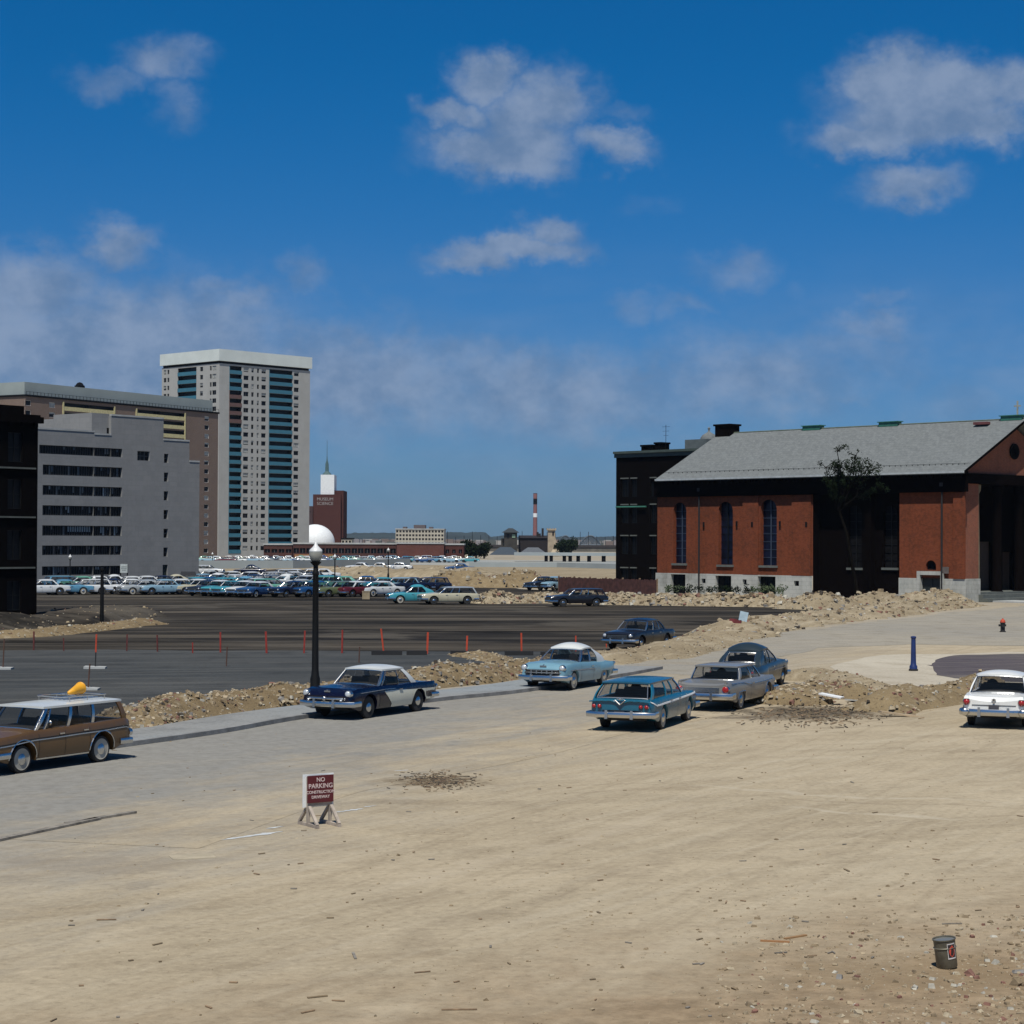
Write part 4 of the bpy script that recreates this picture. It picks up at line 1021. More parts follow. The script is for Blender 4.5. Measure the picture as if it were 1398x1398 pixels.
for W, u0, u1, z, k in bal:
    for q in (('f',),):
        b.quad(W.P(u0, z, -rec), W.P(u1, z, -rec), W.P(u1, z+2.35, -rec), W.P(u0, z+2.35, -rec)); b.quad(W.P(u0, z+.0, -.25), W.P(u1, z, -.25), W.P(u1, z, -rec), W.P(u0, z, -rec))
        b.quad(W.P(u0, z+2.35, -.25), W.P(u1, z+2.35, -.25), W.P(u1, z+2.35, -rec), W.P(u0, z+2.35, -rec))
        b.quad(W.P(u0, z, -.25), W.P(u0, z+2.35, -.25), W.P(u0, z+2.35, -rec), W.P(u0, z, -rec)); b.quad(W.P(u1, z, -.25), W.P(u1, z+2.35, -.25), W.P(u1, z+2.35, -rec), W.P(u1, z, -rec))
    if 1: b.build('balcony_recess', WP[0], t, fix=False); b = MB()
for W, u0, u1, z, k in bal:
    b = MB(); wbox(b, W, u0+.01, u1-.01, z-.25, z+.95, -.12, .12); wbox(b, W, u0-.15, u0-.0, z-.31, z+2.35, .0, .08) if W is WR else None
    b.build('balcony_panel', M['brownpan'] if (W is WR and u0 < 5 and k in (16, 17, 18, 19)) else M['tealpan'], t, fix=False)
simple_windows(WR, win_r, .2, t, 90, usedT); simple_windows(WLf, wl, .2, t, 90, usedT); rest_windows(t, usedT)
b = MB(); b.b2(-.5, LR+.5, -.5, LL+.5, ZT+.8, ZT+4.6); b.b2(0.3, LR-.3, .3, LL-.3, ZT-.02, ZT+.8, mi=1); b.build('roof', [M['towerp'], M['dark']], t)
# ---- long brown slab block
B0 = Vector(at(297, 738.6, 5.5-.3)) if False else Vector((-402*600/2700, 600)); eB = Vector((-.50, -.866)).normalized()
M['slabbrick'] = brick('slab_brick', (.19, .135, .105), (.16, .115, .09), (.2, .17, .15), stainamt=.15); M['creampan'] = mat('cream_panel', (.52, .46, .24), .7)
M['slabtop'] = mat('slab_parapet', (.27, .31, .30), .85, var=.05, scale=.2)
t = building('apartment_block', 'long brown brick apartment block with cream balconies and a grey parapet', B0, eB)
WS = Wall((0, 0), (1, 0), (0, 1)); LS = 82.0; ZS = 43.6; FS = 2.65
we = Wall((LS, 0), (0, -1), (1, 0)); usedS = [0, []]
def U(px): return on_wall(B0, eB, px)[0]
ops = []; wins = []; bals = []
for k in range(16):
    z = ZS-2.55-k*FS
    if z < .5: break
    wins.append((U(284.5), U(278.5), z+.1, z+1.5))
    for (a_, c_) in ((74, 66), (41, 33)):
        if k < 5: wins.append((U(a_), U(c_), z+.1, z+1.5))
    if k < 5:
        for (a_, c_) in ((251.5, 185), (155, 85)): bals.append((U(a_), U(c_), z-.3, z+1.75))
wins = [w_ for w_ in wins if w_[1] > w_[0]]
b = MB(); wall(b, WS, 0, LS, 0, ZS, wins+bals, .25); wall(b, we, 0, 18, 0, ZS, [], .2)
b.quad((0, 0, 0), (0, -18, 0), (0, -18, ZS), (0, 0, ZS)); b.quad((0, -18, 0), (LS, -18, 0), (LS, -18, ZS), (0, -18, ZS))
b.build('wall', M['slabbrick'], t, fix=False)
for (u0, u1, za, zb) in bals:
    b = MB()
    for i in range(3):
        ua, ub = lerp(u0, u1, i/3)+.1, lerp(u0, u1, (i+1)/3)-.1
    wbox(b, WS, u0+.02, u1-.02, za-.1, za+1.0, -.1, .12); b.build('balcony_panel', M['creampan'], t, fix=False)
    b = MB(); b.quad(WS.P(u0, za, -1.6), WS.P(u1, za, -1.6), WS.P(u1, zb, -1.6), WS.P(u0, zb, -1.6))
    for zz in (za, zb): b.quad(WS.P(u0, zz, -.25), WS.P(u1, zz, -.25), WS.P(u1, zz, -1.6), WS.P(u0, zz, -1.6))
    for uu in (u0, (u0+u1)/2, u1): b.quad(WS.P(uu, za, -.25), WS.P(uu, zb, -.25), WS.P(uu, zb, -1.6), WS.P(uu, za, -1.6))
    b.build('balcony_recess', WP[0], t, fix=False)
b = MB()
for c_ in (251.5, 155, 85, 185): wbox(b, WS, U(c_)-.25, U(c_)+.25, 29, ZS-.6, .0, .2)
b.build('balcony_pier', M['creampan'], t, fix=False)
simple_windows(WS, wins, .2, t, 100, usedS, M['white'])
b = MB(); b.b2(-.3, LS+.3, -18.3, .3, ZS-.02, ZS+.5, mi=1); b.b2(1, LS-1, -17, -1.4, ZS+.5, ZS+4.0)
b.build('roof', [M['slabtop'], M['dark']], t)
b = MB()
for i in range(60):
    u = i/59*LS; b.box((u, .2, ZS+.9), (.08, .08, .9))
wbox(b, WS, 0, LS, ZS+1.25, ZS+1.32, .15, .2); b.build('roof_railing', M['dark_iron'], t)
b = MB(); u = U(126); b.b2(u-1, u+1, -6, -4, ZS+4, ZS+4.9); b.lathe([(1.15, 0), (1.1, .5), (.7, 1.0), (0, 1.25)], 12, c=(u, -5, ZS+4.6)); b.build('roof_vent', M['dark'], t, smooth=60)
DF = mat('dark_frame', (.03, .032, .035), .7)
# ---- grey laboratory block
G0 = Vector(atY(272, 700, 262)[:2]); G1 = Vector(atY(50, 700, 241)[:2]); eG = (G1-G0).normalized()
M['labgrey'] = brick('lab_concrete', (.25, .25, .245), (.225, .228, .225), (.17, .17, .17), bw=1.3, bh=.65, stainamt=.3, stain=(.15, .15, .15))
t = building('laboratory_block', 'blank grey concrete block with long horizontal window bands behind the parking lot', G0, eG)
WG = Wall((0, 0), (1, 0), (0, 1))
def ug(px): return on_wall(G0, eG, px)[0]
def zg(px, py): return on_wall(G0, eG, px, py)[1]
b = MB()
bands = []
BL = [(605.5, 617.5, 626, 614.5), (633, 647, 653, 639.5), (660.5, 674, 680, 667), (688.5, 702, 706.5, 693), (716.5, 730, 733, 719), (744, 757, 758.5, 745.5), (772, 784, 786, 773.5)]
for i, (tl, bl_, br_, tr_) in enumerate(BL):
    z1 = (zg(60, tl)+zg(165, tr_))/2; z0 = (zg(60, bl_)+zg(165, br_))/2; bands.append((ug(166.5), ug(53 if i == 0 else 58), z0, z1))
L_end = ug(49)
segs = [(0, ug(258), zg(265, 631)), (ug(258), ug(222.5), zg(240, 602)), (ug(222.5), ug(151), zg(187, 570)), (ug(151), ug(128), zg(140, 565)), (ug(128), L_end, zg(90, 588))]
for i, (ua, ub, zt_) in enumerate(segs):
    if i == 3: zt_ = zg(140, 594)
    ops = []
    if i == 1: ops = [(ug(229.5)+.0, ug(223.5), zg(226, 632-12+i_*25.6+12), zg(226, 619.5+i_*25.6)) for i_ in range(6)]+[(ug(229.5), ug(222.6), .0, zg(226, 771))]
    if i == 2: ops = [(ug(204), ug(187), zg(196, 629), zg(196, 616))]+[(max(o[0], ua), min(o[1], ub), o[2], o[3]) for o in bands]
    if i in (3, 4): ops = [(max(o[0], ua), min(o[1], ub), o[2], o[3]) for o in bands]
    ops = [o for o in ops if o[1] > o[0]+.01]
    wall(b, WG, ua, ub, 0, zt_, [o for o in ops], .35)
    if i in (1,): lab_small = ops
    if i == 2: lab_sq = ops[0]
# sides and flat tops
for i, (ua, ub, zt_) in enumerate(segs):
    if i == 3: zt_ = zg(140, 594)
    b.quad((ua, 0, zt_), (ub, 0, zt_), (ub, -22, zt_), (ua, -22, zt_))
    lo = 0 if i == 0 else segs[i-1][2]
    b.quad((ua, 0, 0), (ua, -22, 0), (ua, -22, zt_), (ua, 0, zt_)); b.quad((ub, 0, 0), (ub, -22, 0), (ub, -22, zt_), (ub, 0, zt_))
b.quad((0, -22, 0), (L_end, -22, 0), (L_end, -22, segs[0][2]), (0, -22, segs[0][2]))
# penthouse set back
zt_ = zg(140, 564); b.b2(ug(151), ug(128), -8, -.5, zg(140, 594), zt_)
b.build('wall', M['labgrey'], t, fix=False)
b = MB(); b.b2(ug(154)+.02, ug(148.5), -.52, -.44, zg(151, 592), zg(151, 584)); b.build('door', M['dark'], t)
for i, o in enumerate(bands):
    ww = window(WG, o, .35, t, DF, WP[0], bars=(34, 1), name='window_band', fw=.07)
    b = MB(); n_ = 34
    for k in range(n_):
        r_ = random.random(); ua, ub = lerp(o[0], o[1], k/n_), lerp(o[0], o[1], (k+1)/n_)
        lit = (i == 4 and 12 < k < 23 and True)
        if lit or r_ < .22:
            zz = lerp(o[3], o[2], random.choice((.4, .7, .95)) if not lit else .6)
            b = MB(); wbox(b, WG, ua+.06, ub-.06, zz, o[3]-.08, -.34, -.33); b.build('blind', WP[2] if lit or r_ < .05 else WP[3] if r_ < .15 else WP[1], ww, fix=False)
for o in lab_small[:-1]+[lab_sq]: window(WG, o, .35, t, WF, WP[0], bars=(1 if o is not lab_sq else 3, 2), fw=.05)
b = MB(); o = lab_small[-1]; wbox(b, WG, o[0], o[1], o[2], o[3], -.35, -.25); b.build('door', mat('green_black_door', (.012, .02, .015), .6), t)
b = MB()
for i, (ua, ub, zt_) in enumerate(segs):
    if i == 3: zt_ = zg(140, 594)
    wbox(b, WG, ua-.0, ub+.0, zt_+.004, zt_+.22, -.4, .06)
b.build('coping', M['concrete'], t, fix=False)
# ---- sooty dark building at the left edge
D0 = Vector(atY(51, 700, 128)[:2]); eD = Vector((-.62, -.785)).normalized()
M['soot'] = brick('soot_brick', (.005, .004, .004), (.004, .0035, .0035), (.0045, .004, .004), stainamt=.3, stain=(.006, .005, .005))
[setattr(nd.inputs['Specular IOR Level'], 'default_value', 0.0) for mm_ in (M['soot'],) for nd in mm_.node_tree.nodes if nd.type == 'BSDF_PRINCIPLED']
M['darkstone'] = mat('sooty_sill', (.10, .11, .10), .9)
t = building('sooty_tenement', 'nearly black brick tenement at the left edge of the photo', D0, eD)
WD = Wall((0, 0), (1, 0), (0, 1)); HD = 13.3
b = MB(); ops = []
for k, z in enumerate((.9, 4.15, 7.4, 10.4)):
    for u in (1.2, 3.9, 6.6, 9.3, 12.0): ops.append((u, u+1.15, z, z+1.9))
wall(b, WD, 0, 16, 0, HD, ops, .2); b.quad((0, 0, 0), (0, -12, 0), (0, -12, HD), (0, 0, HD)); b.quad((16, 0, 0), (16, -12, 0), (16, -12, HD), (16, 0, HD)); b.quad((0, -12, 0), (16, -12, 0), (16, -12, HD), (0, -12, HD)); b.quad((0, 0, HD), (16, 0, HD), (16, -12, HD), (0, -12, HD))
b.build('wall', M['soot'], t, fix=False)
for o in ops: window(WD, o, .2, t, mat('black_frame', (.03, .03, .03), .6) if False else M['dark_iron'], WP[0], bars=(2, 2), fw=.05)
b = MB()
for k, z in enumerate((3.55, 6.8, 9.95)): wbox(b, WD, .25, 15.7, z+.02, z+.12, 0.003, .16)
b.build('string_course', M['darkstone'], t, fix=False)
b = MB(); wbox(b, WD, -.2, 16.2, HD-.35, HD+.05, .003, .35); b.b2(-.2, 16.2, -12, 0, HD+.003, HD+.2)
for i in range(16): wbox(b, WD, .2+i, .45+i, HD-.6, HD-.35, .003, .28)
b.build('cornice', M['soot'], t, fix=False)
b = MB(); wbox(b, WD, .8, 3.6, HD+.2, HD+.75, -2, -.4); b.build('parapet', M['soot'], t, fix=False)
# ---- church
PR = Vector((40.7, 180.0)); eC = Vector((-.672, .741)).normalized(); inn = Vector((eC.y, -eC.x))   # inn: inward
M['cbrick'] = brick('church_brick', (.20, .052, .023), (.14, .036, .016), (.13, .07, .05), stainamt=.45, stain=(.06, .03, .02))
M['cbrick2'] = brick('gable_brick', (.22, .075, .045), (.17, .06, .038), (.25, .16, .12), stainamt=.2)
M['cdark'] = brick('sooty_church_brick', (.004, .0025, .002), (.003, .002, .002), (.003, .002, .002), stainamt=.2, stain=(.008, .006, .006))  # near-black brick; on eaves and porch it holds their shade as colour
M['cstone'] = brick('white_stone', (.46, .46, .42), (.40, .41, .38), (.22, .22, .2), bw=.9, bh=.4, stainamt=.5, stain=(.1, .1, .08))
M['slate'] = brick('roof_slate', (.155, .167, .168), (.13, .14, .142), (.10, .11, .112), bw=.35, bh=.25, stainamt=.2, stain=(.14, .15, .14))
M['copper'] = mat('green_copper', (.03, .14, .10), .6)
t = building('brick_church', 'red brick church with a grey slate gable roof, white stone base and tall arched windows', PR, eC, 'church')
LC = 38.0; WC_ = 20.1; HE = 12.05; HR = 17.25; INS = 1.0
W0 = Vector(PR)+inn*INS                      # the wall stands behind the eaves
def uc(px): return on_wall(W0, eC, px)[0]
def zc_(px, py): return on_wall(W0, eC, px, py)[1]
WC = Wall((0, -INS), (1, 0), (0, 1))         # long wall, local frame (y positive outward)
uL = uc(897.5); u1300 = uc(1303)
zst = (zc_(930, 782)+zc_(1250, 790))/2       # top of the stone base
uT0, uT1 = uc(1228), uc(1110)
def arch_ops(px0, px1, y0, y1):
    a_, c_ = uc(px1), uc(px0); return (a_, c_, zc_((px0+px1)/2, y1), zc_((px0+px1)/2, y0))
AW = [arch_ops(919.5, 937, 686, 769), arch_ops(981, 1000.5, 685, 771), arch_ops(1038.5, 1060.5, 682, 772)]
def spandrel(b, W, o, mi=0, n=8, off=0.0):
    ua, ub, za, zb = o; r = (ub-ua)/2; uc0 = (ua+ub)/2
    for sgn in (-1, 1):
        pts = [W.P(uc0+sgn*r, zb, off)]
        for i in range(n+1):
            a_ = PI/2*i/n; pts.append(W.P(uc0+sgn*r*math.cos(a_), zb-r+r*math.sin(a_), off))
        b.poly(pts, mi)
b = MB()
sideR = (u1300, uT0); sideL = (uT1, uL)
fan = arch_ops(1264, 1278, 765, 778)
wall(b, WC, sideL[0], sideL[1], zst, HE, AW, .45)
for o in AW: spandrel(b, WC, o)
b.build('wall', M['cbrick'], t, fix=False); b = MB(); wall(b, WC, 0.0, uT0, zst, HE, [fan], .3); spandrel(b, WC, fan)
# recessed middle bay, near-black
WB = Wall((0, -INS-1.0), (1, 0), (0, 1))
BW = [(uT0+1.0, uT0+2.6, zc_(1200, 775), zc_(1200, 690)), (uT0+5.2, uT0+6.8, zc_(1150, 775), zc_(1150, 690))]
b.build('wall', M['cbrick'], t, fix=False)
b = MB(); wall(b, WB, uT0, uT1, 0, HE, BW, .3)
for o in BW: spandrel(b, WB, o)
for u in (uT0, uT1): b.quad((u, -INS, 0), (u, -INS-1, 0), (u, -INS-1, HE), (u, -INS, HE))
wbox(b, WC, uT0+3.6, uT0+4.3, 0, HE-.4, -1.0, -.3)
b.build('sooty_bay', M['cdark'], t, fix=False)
# pilasters of lit brick
b = MB()
for p0, p1 in ((1015, 1036), (1082, 1108)): wbox(b, WC, uc(p1), uc(p0), zst+.003, HE-1.95, .003, .14); b.build('pilaster', M['cbrick'], t, fix=False); b = MB()
wbox(b, WC, -.02, uc(1303), zst+.003, HE-1.95, .003, .2)
b.build('pilaster', M['cbrick'], t, fix=False)
b = MB(); wbox(b, WC, -.3, uL+.2, HE-1.9, HE-.25, .005, .36); wbox(b, WC, -.3, uL+.2, HE-.25, HE-.02, .0, .62)  # deep near-black frieze: the eaves shadow is put into its colour
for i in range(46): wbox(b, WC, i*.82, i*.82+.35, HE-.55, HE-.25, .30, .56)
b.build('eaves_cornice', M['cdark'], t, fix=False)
# stone base with openings
def sop(x0, x1, y0, y1): return (uc(x1), uc(x0), max(.02, zc_((x0+x1)/2, y1)), zc_((x0+x1)/2, y0))
SO = [sop(917, 937, 784, 830), sop(978, 999.5, 786, 830), sop(1036, 1060, 787, 830), sop(959, 964.5, 790, 796), sop(1015, 1020.5, 791, 798), sop(1085, 1092, 793, 800)]
SO2 = [sop(1258, 1286, 785, 830)]
WSn = Wall((0, -INS+.12), (1, 0), (0, 1))
b = MB(); wall(b, WSn, sideL[0], sideL[1]+.12, 0, zst, SO, .5); b.quad(WSn.P(sideL[0], zst), WSn.P(sideL[1]+.12, zst), WSn.P(sideL[1]+.12, zst, -.12), WSn.P(sideL[0], zst, -.12)); b.build('stone_base', M['cstone'], t, fix=False); b = MB(); wall(b, WSn, -.12, uT0, 0, zst, SO2, .4)
for a_, c_ in ((-.12, uT0),): b.quad(WSn.P(a_, zst), WSn.P(c_, zst), WSn.P(c_, zst, -.12), WSn.P(a_, zst, -.12))
b.build('stone_base', M['cstone'], t, fix=False)
for o in SO[:3]: window(WSn, o, .5, t, M['dark_iron'], WP[0], bars=(3, 2), name='basement_window')
for o in SO[3:]: 
    b = MB(); wbox(b, WSn, o[0], o[1], o[2], o[3], -.4, -.35); b.build('vent', M['dark'], t, fix=False)
o = SO2[0]; b = MB(); wbox(b, WSn, o[0], o[1], 0, o[3], -.4, -.32); dd = b.build('door', mat('black_green_door', (.01, .015, .015), .5), t, fix=False)
b = MB(); wbox(b, WSn, (o[0]+o[1])/2-.02, (o[0]+o[1])/2+.02, .1, o[3]-.1, -.32, -.30); b.build('door_panel', M['dark'], dd, fix=False)
b = MB(); wbox(b, WSn, o[0]-.35, o[0], 0, o[3]+.35, .003, .14); wbox(b, WSn, o[1], o[1]+.35, 0, o[3]+.35, .003, .14); wbox(b, WSn, o[0], o[1], o[3], o[3]+.35, .003, .14); b.build('door_surround', M['cstone'], t, fix=False)
M['stained'] = mat('leaded_glass', (.004, .006, .018), .35, 0, .6, 1.2, spec=.25)
M['lead'] = mat('lead_grey_bars', (.04, .055, .085), .5)
for o in AW+BW+[fan]:
    WW = WB if o in BW else WC; dep = .3 if o in BW or o is fan else .45
    ua, ub, za, zb = o; r = (ub-ua)/2; m_ = (ua+ub)/2
    b = MB(); pts = [WW.P(ua, za, -dep), WW.P(ub, za, -dep), WW.P(ub, zb, -dep), WW.P(ua, zb, -dep)]
    b.poly(pts); f = b.build('arched_window', M['stained'] if o in AW else M['dark'], t, fix=False)
    if o is not fan:
        b = MB(); wbox(b, WW, m_-.05, m_+.05, za, zb, -dep+.01, -dep+.1)
        for k in range(1, 8): z = lerp(za, zb-r, k/7); wbox(b, WW, ua, ub, z-.025, z+.025, -dep+.012, -dep+.06)
        b.build('tracery', M['lead'] if o in AW and o is not AW[1] else M['dark_iron'], f, fix=False)
        b = MB(); wbox(b, WW, ua-.15, ub+.15, za-.22, za-.003, -.02, .16); b.build('window_sill', M['darkstone'], t, fix=False)
for px in (956.5, 1288):
    u = uc(px); b = MB(); b.tube((u, -INS+.25, 0), (u, -INS+.25, HE-.9), .09, n=8); b.box((u, -INS+.25, HE-1.2), (.35, .3, .35)); b.build('drainpipe', M['black'], t)
b = MB(); u = uc(1293); wbox(b, WC, u-.35, u+.35, zc_(1293, 783), zc_(1293, 774), .21, .26); b.build('notice_board', mat('notice', (.12, .10, .09), .7), t, fix=False)
b = MB()
for px, py in ((1007, 715), (1028, 716), (1066, 715), (1102, 716), (962, 716)):
    u = uc(px); z = zc_(px, py); wbox(b, WC, u-.12, u+.12, z-.25, z+.25, .145, .17)
b.build('wall_tie', M['dark_iron'], t, fix=False)
# front gable wall (x=0 side) with portico
XF = .8
WFt = Wall((XF, -INS), (0, -1), (-1, 0)); WX = WC_-2*INS+0
b = MB()
# two lit corner piers and a recess behind columns, its shade put into the dark colour
wall(b, WFt, 0, 3.2, zst, HE-1.1, [], .3); b.build('front_pier', M['cbrick2'], t, fix=False); b = MB(); wall(b, WFt, WX-3.2, WX, zst, HE-1.1, [], .3)
b.quad((XF, -INS, zst), (0, -INS, zst), (0, -INS, HE), (XF, -INS, HE)) if False else None
b.build('front_pier', M['cbrick2'], t, fix=False)
b = MB()
for a_, c_ in ((-.0, 3.3), (WX-3.3, WX)): wbox(b, WFt, a_-.1, c_, 0, zst, -.4, .15); b.build('front_base', M['cstone'], t, fix=False); b = MB()
WFr = Wall((XF+3.5, -INS), (0, -1), (-1, 0))
dops = [(WX/2-1.4, WX/2+1.4, .9, 5.6), (4.2, 5.8, .9, 4.6), (WX-5.8, WX-4.2, .9, 4.6)]
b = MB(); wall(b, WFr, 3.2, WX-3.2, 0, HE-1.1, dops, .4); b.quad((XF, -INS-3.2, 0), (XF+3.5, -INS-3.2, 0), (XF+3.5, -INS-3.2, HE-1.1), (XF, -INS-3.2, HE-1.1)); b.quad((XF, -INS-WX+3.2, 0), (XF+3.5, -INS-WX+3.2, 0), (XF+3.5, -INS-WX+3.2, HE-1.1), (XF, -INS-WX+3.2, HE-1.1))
b.build('porch_wall', M['cdark'], t, fix=False)  # porch shade painted in with near-black brick
for o in dops: b = MB(); wbox(b, WFr, o[0], o[1], o[2], o[3], -.4, -.3); b.build('front_door', mat('brown_door', (.05, .03, .02), .6), t, fix=False)
for k in range(4):
    y = -INS-3.6-(WX-7.2)*k/3; b = MB(); b.lathe([(.62, .5), (.6, .9), (.48, 1.0), (.46, 5), (.40, HE-2.0), (.55, HE-1.7), (.6, HE-1.15)], 16, c=(XF+.7, y, 0)); b.build('column', mat('column_stone', (.16, .13, .08), .9) if k == 0 else M['cdark'], t, smooth=40)  # all but the first column near-black, portico shade put into the colour
b = MB(); b.b2(XF-1.2, XF+3.6, -INS-WX+3, -INS-3.0, 0.02, .35); b.b2(XF-.6, XF+3.6, -INS-WX+3, -INS-3.0, .35, .7); b.b2(XF, XF+3.6, -INS-WX+3, -INS-3.0, .7, .9); b.build('front_steps', M['darkstone'], t)  # dark stone here stands for the porch shade on the steps
b = MB(); b.b2(XF-.25, XF+.6, -INS-WX, -INS+.2, HE-1.1, HE-.15); b.b2(XF+.6, XF+3.6, -INS-WX+3, -INS-3, HE-1.1, HE-.9); b.build('entablature', M['cdark'], t)
# pediment
ymid = -WC_/2
def rz_(y): return HE+(HR-HE)*(1-abs(y-ymid)/(WC_/2))
b = MB(); y0_, y1_ = -.9, -WC_+.9
b.poly([(XF+.1, y0_, HE-.15), (XF+.1, y1_, HE-.15), (XF+.1, ymid, HR-.7)]); b.build('pediment', M['cbrick2'], t, fix=False)
b = MB(); b.lathe([(.75, 0), (.75, .10), (.55, .12), (.55, 0)], 20, 'X', (XF-.06, ymid, HE+2.1)); b.build('round_window', M['dark'], t, smooth=30)
# roof
b = MB(); th = .28; x0, x1 = -.55, LC+.1
for sg, (ya, yb) in enumerate(((0, ymid), (-WC_, ymid))):
    P = [(x0, ya, HE), (x1, ya, HE), (x1, yb, HR), (x0, yb, HR)]; Q = [(p[0], p[1], p[2]-th) for p in P]
    b.add(P+Q, [(0, 1, 2, 3), (7, 6, 5, 4), (0, 4, 5, 1)], 0); b.add(P+Q, [(1, 5, 6, 2), (3, 7, 4, 0)], 1)
rf_ = b.build('roof', [M['slate'], M['cdark']], t)
b = MB()
for i in range(58):
    x = .2+i*.65; b.box((x, -1.15, HE+.60+.03), (.05, .05, .18))
b.tube((-.4, -1.15, HE+.72), (LC, -1.15, HE+.72), .02, n=4); b.build('snow_guard', M['dark_iron'], rf_)
b = MB(); b.b2(-.55, LC+.1, .0, .14, HE-.2, HE-.02); b.build('gutter', mat('gutter_metal', (.42, .45, .45), .5), rf_)
b = MB(); b.b2(-.55, LC+.1, ymid-.12, ymid+.12, HR+.004, HR+.07); b.build('ridge_cap', mat('verdigris_ridge', (.22, .27, .2), .7), rf_)
Rg = PR+inn*(WC_/2)
for px in (1110, 1215, 1383):
    u = on_wall(Rg, eC, px)[0]; b = MB(); b.b2(u-1.15, u+1.15, ymid-.35, ymid+.35, HR-.15, HR+.28); b.b2(u-1.3, u+1.3, ymid-.45, ymid+.45, HR+.28, HR+.36); b.build('ridge_vent', M['copper'], rf_)
u = on_wall(Rg, eC, 1350)[0]; b = MB(); b.box((u, ymid+1.2, HR-.35), (1.6, .5, .25)); b.build('roof_patch', mat('dark_red_flashing', (.13, .04, .04), .8), rf_)
u = on_wall(Rg, eC, 1389)[0]; b = MB(); b.b2(u-.06, u+.06, ymid-.06, ymid+.06, HR+.3, HR+1.7); b.b2(u-.35, u+.35, ymid-.05, ymid+.05, HR+1.15, HR+1.27); b.build('cross', mat('weathered_cross', (.3, .3, .25), .6), rf_)
u = on_wall(Rg, eC, 993)[0]; b = MB(); b.b2(u-1.0, u+1.1, ymid-.8, ymid+.8, HR-2.0, HR+.75); b.b2(u-1.15, u+1.25, ymid-.95, ymid+.95, HR+.75, HR+.95); b.build('chimney', M['cdark'], rf_)
# back gable wall
b = MB(); b.poly([(LC-.6, -INS, 0), (LC-.6, -WC_+INS, 0), (LC-.6, -WC_+INS, HE), (LC-.6, ymid, HR-.4), (LC-.6, -INS, HE)]); b.build('back_wall', M['cdark'], t, fix=False)
# ---- dark five-storey house left of the church
H0 = Vector(atY(962, 700, 219)[:2]); H1 = Vector(atY(841, 700, 229)[:2]); eH = (H1-H0).normalized(); LH = (H1-H0).length
t = building('dark_tenement', 'black five-storey brick house with chimneys and a cupola left of the church', H0, eH)
WH = Wall((0, 0), (1, 0), (0, 1))
def uh(px): return on_wall(H0, eH, px)[0]
def zh(px, py): return on_wall(H0, eH, px, py)[1]
HH = zh(900, 617); b = MB(); ops = []
rows = [zh(870, 652), zh(870, 688), zh(870, 730.5), zh(870, 774.5)]
for z in rows:
    for a_, c_ in ((858, 848), (869.5, 861.5), (896, 888)): ops.append((uh(a_), uh(c_), z-2.2, z-.12))
b.build  # (names of parts below)
wall(b, WH, 0, LH, 0, HH, ops, .2); b.quad((0, 0, 0), (0, -14, 0), (0, -14, HH), (0, 0, HH)); b.quad((LH, 0, 0), (LH, -14, 0), (LH, -14, HH), (LH, 0, HH)); b.quad((0, -14, 0), (LH, -14, 0), (LH, -14, HH), (0, -14, HH)); b.quad((0, 0, HH), (LH, 0, HH), (LH, -14, HH), (0, -14, HH))
b.build('wall', M['soot'], t, fix=False)
for o in ops:
    w_ = window(WH, o, .2, t, M['dark_iron'], WP[0], bars=(2, 2), fw=.05)
    b = MB(); wbox(b, WH, o[0]-.05, o[1]+.05, o[3]+.003, o[3]+.14, .003, .1); b.build('lintel', M['darkstone'], w_, fix=False)
b = MB(); wbox(b, WH, -.1, LH+.15, HH-.05, HH+.22, .003, .4); wbox(b, WH, -.1, LH+.15, HH-.5, HH-.05, .003, .2); b.build('cornice', mat('dull_green_trim', (.05, .07, .06), .7), t, fix=False)
b = MB(); z = zh(868, 692); b.tube(WH.P(uh(884), z, .25), WH.P(uh(843), z, .25), .1, n=6); b.build('green_awning_bar', M['copper'], t)
for (p0, p1, y0) in ((862, 876.5, 606.5), (880.5, 889, 603)):
    b = MB(); b.b2(uh(p1), uh(p0), -3, -1.6, HH, zh((p0+p1)/2, y0)-.2); b.b2(uh(p1)-.1, uh(p0)+.1, -3.1, -1.5, zh((p0+p1)/2, y0)-.2, zh((p0+p1)/2, y0)); b.build('chimney', M['soot'], t)
b = MB(); b.tube((uh(890), -2.3, HH), (uh(890), -2.3, HH+3.2), .03, n=5)
for k in range(3): b.tube((uh(890)-.6+.1*k, -2.3, HH+3.0-k*.5), (uh(890)+.6-.1*k, -2.3, HH+3.0-k*.5), .018, n=4)
b.build('aerial', M['dark_iron'], t)
b = MB(); b.b2(uh(959), uh(911), -6, -3, HH, zh(935, 602)); b.build('roof_house', M['soot'], t)
b = MB(); zb1 = zh(935, 602); b.b2(uh(949), uh(920), -5.4, -1.8, HH+.0, zh(935, 599)); b.build('cupola_base', mat('grey_louvre', (.10, .12, .12), .7), t)
b = MB(); uu = (uh(950)+uh(930))/2; b.lathe([(1.0, 0), (.98, .25), (.75, .55), (.3, .8), (.12, .95), (.12, 1.2), (.17, 1.3), (0, 1.5)], 12, c=(uu, -3.4, zh(940, 599))); b.build('cupola', M['slate'], t, smooth=50)
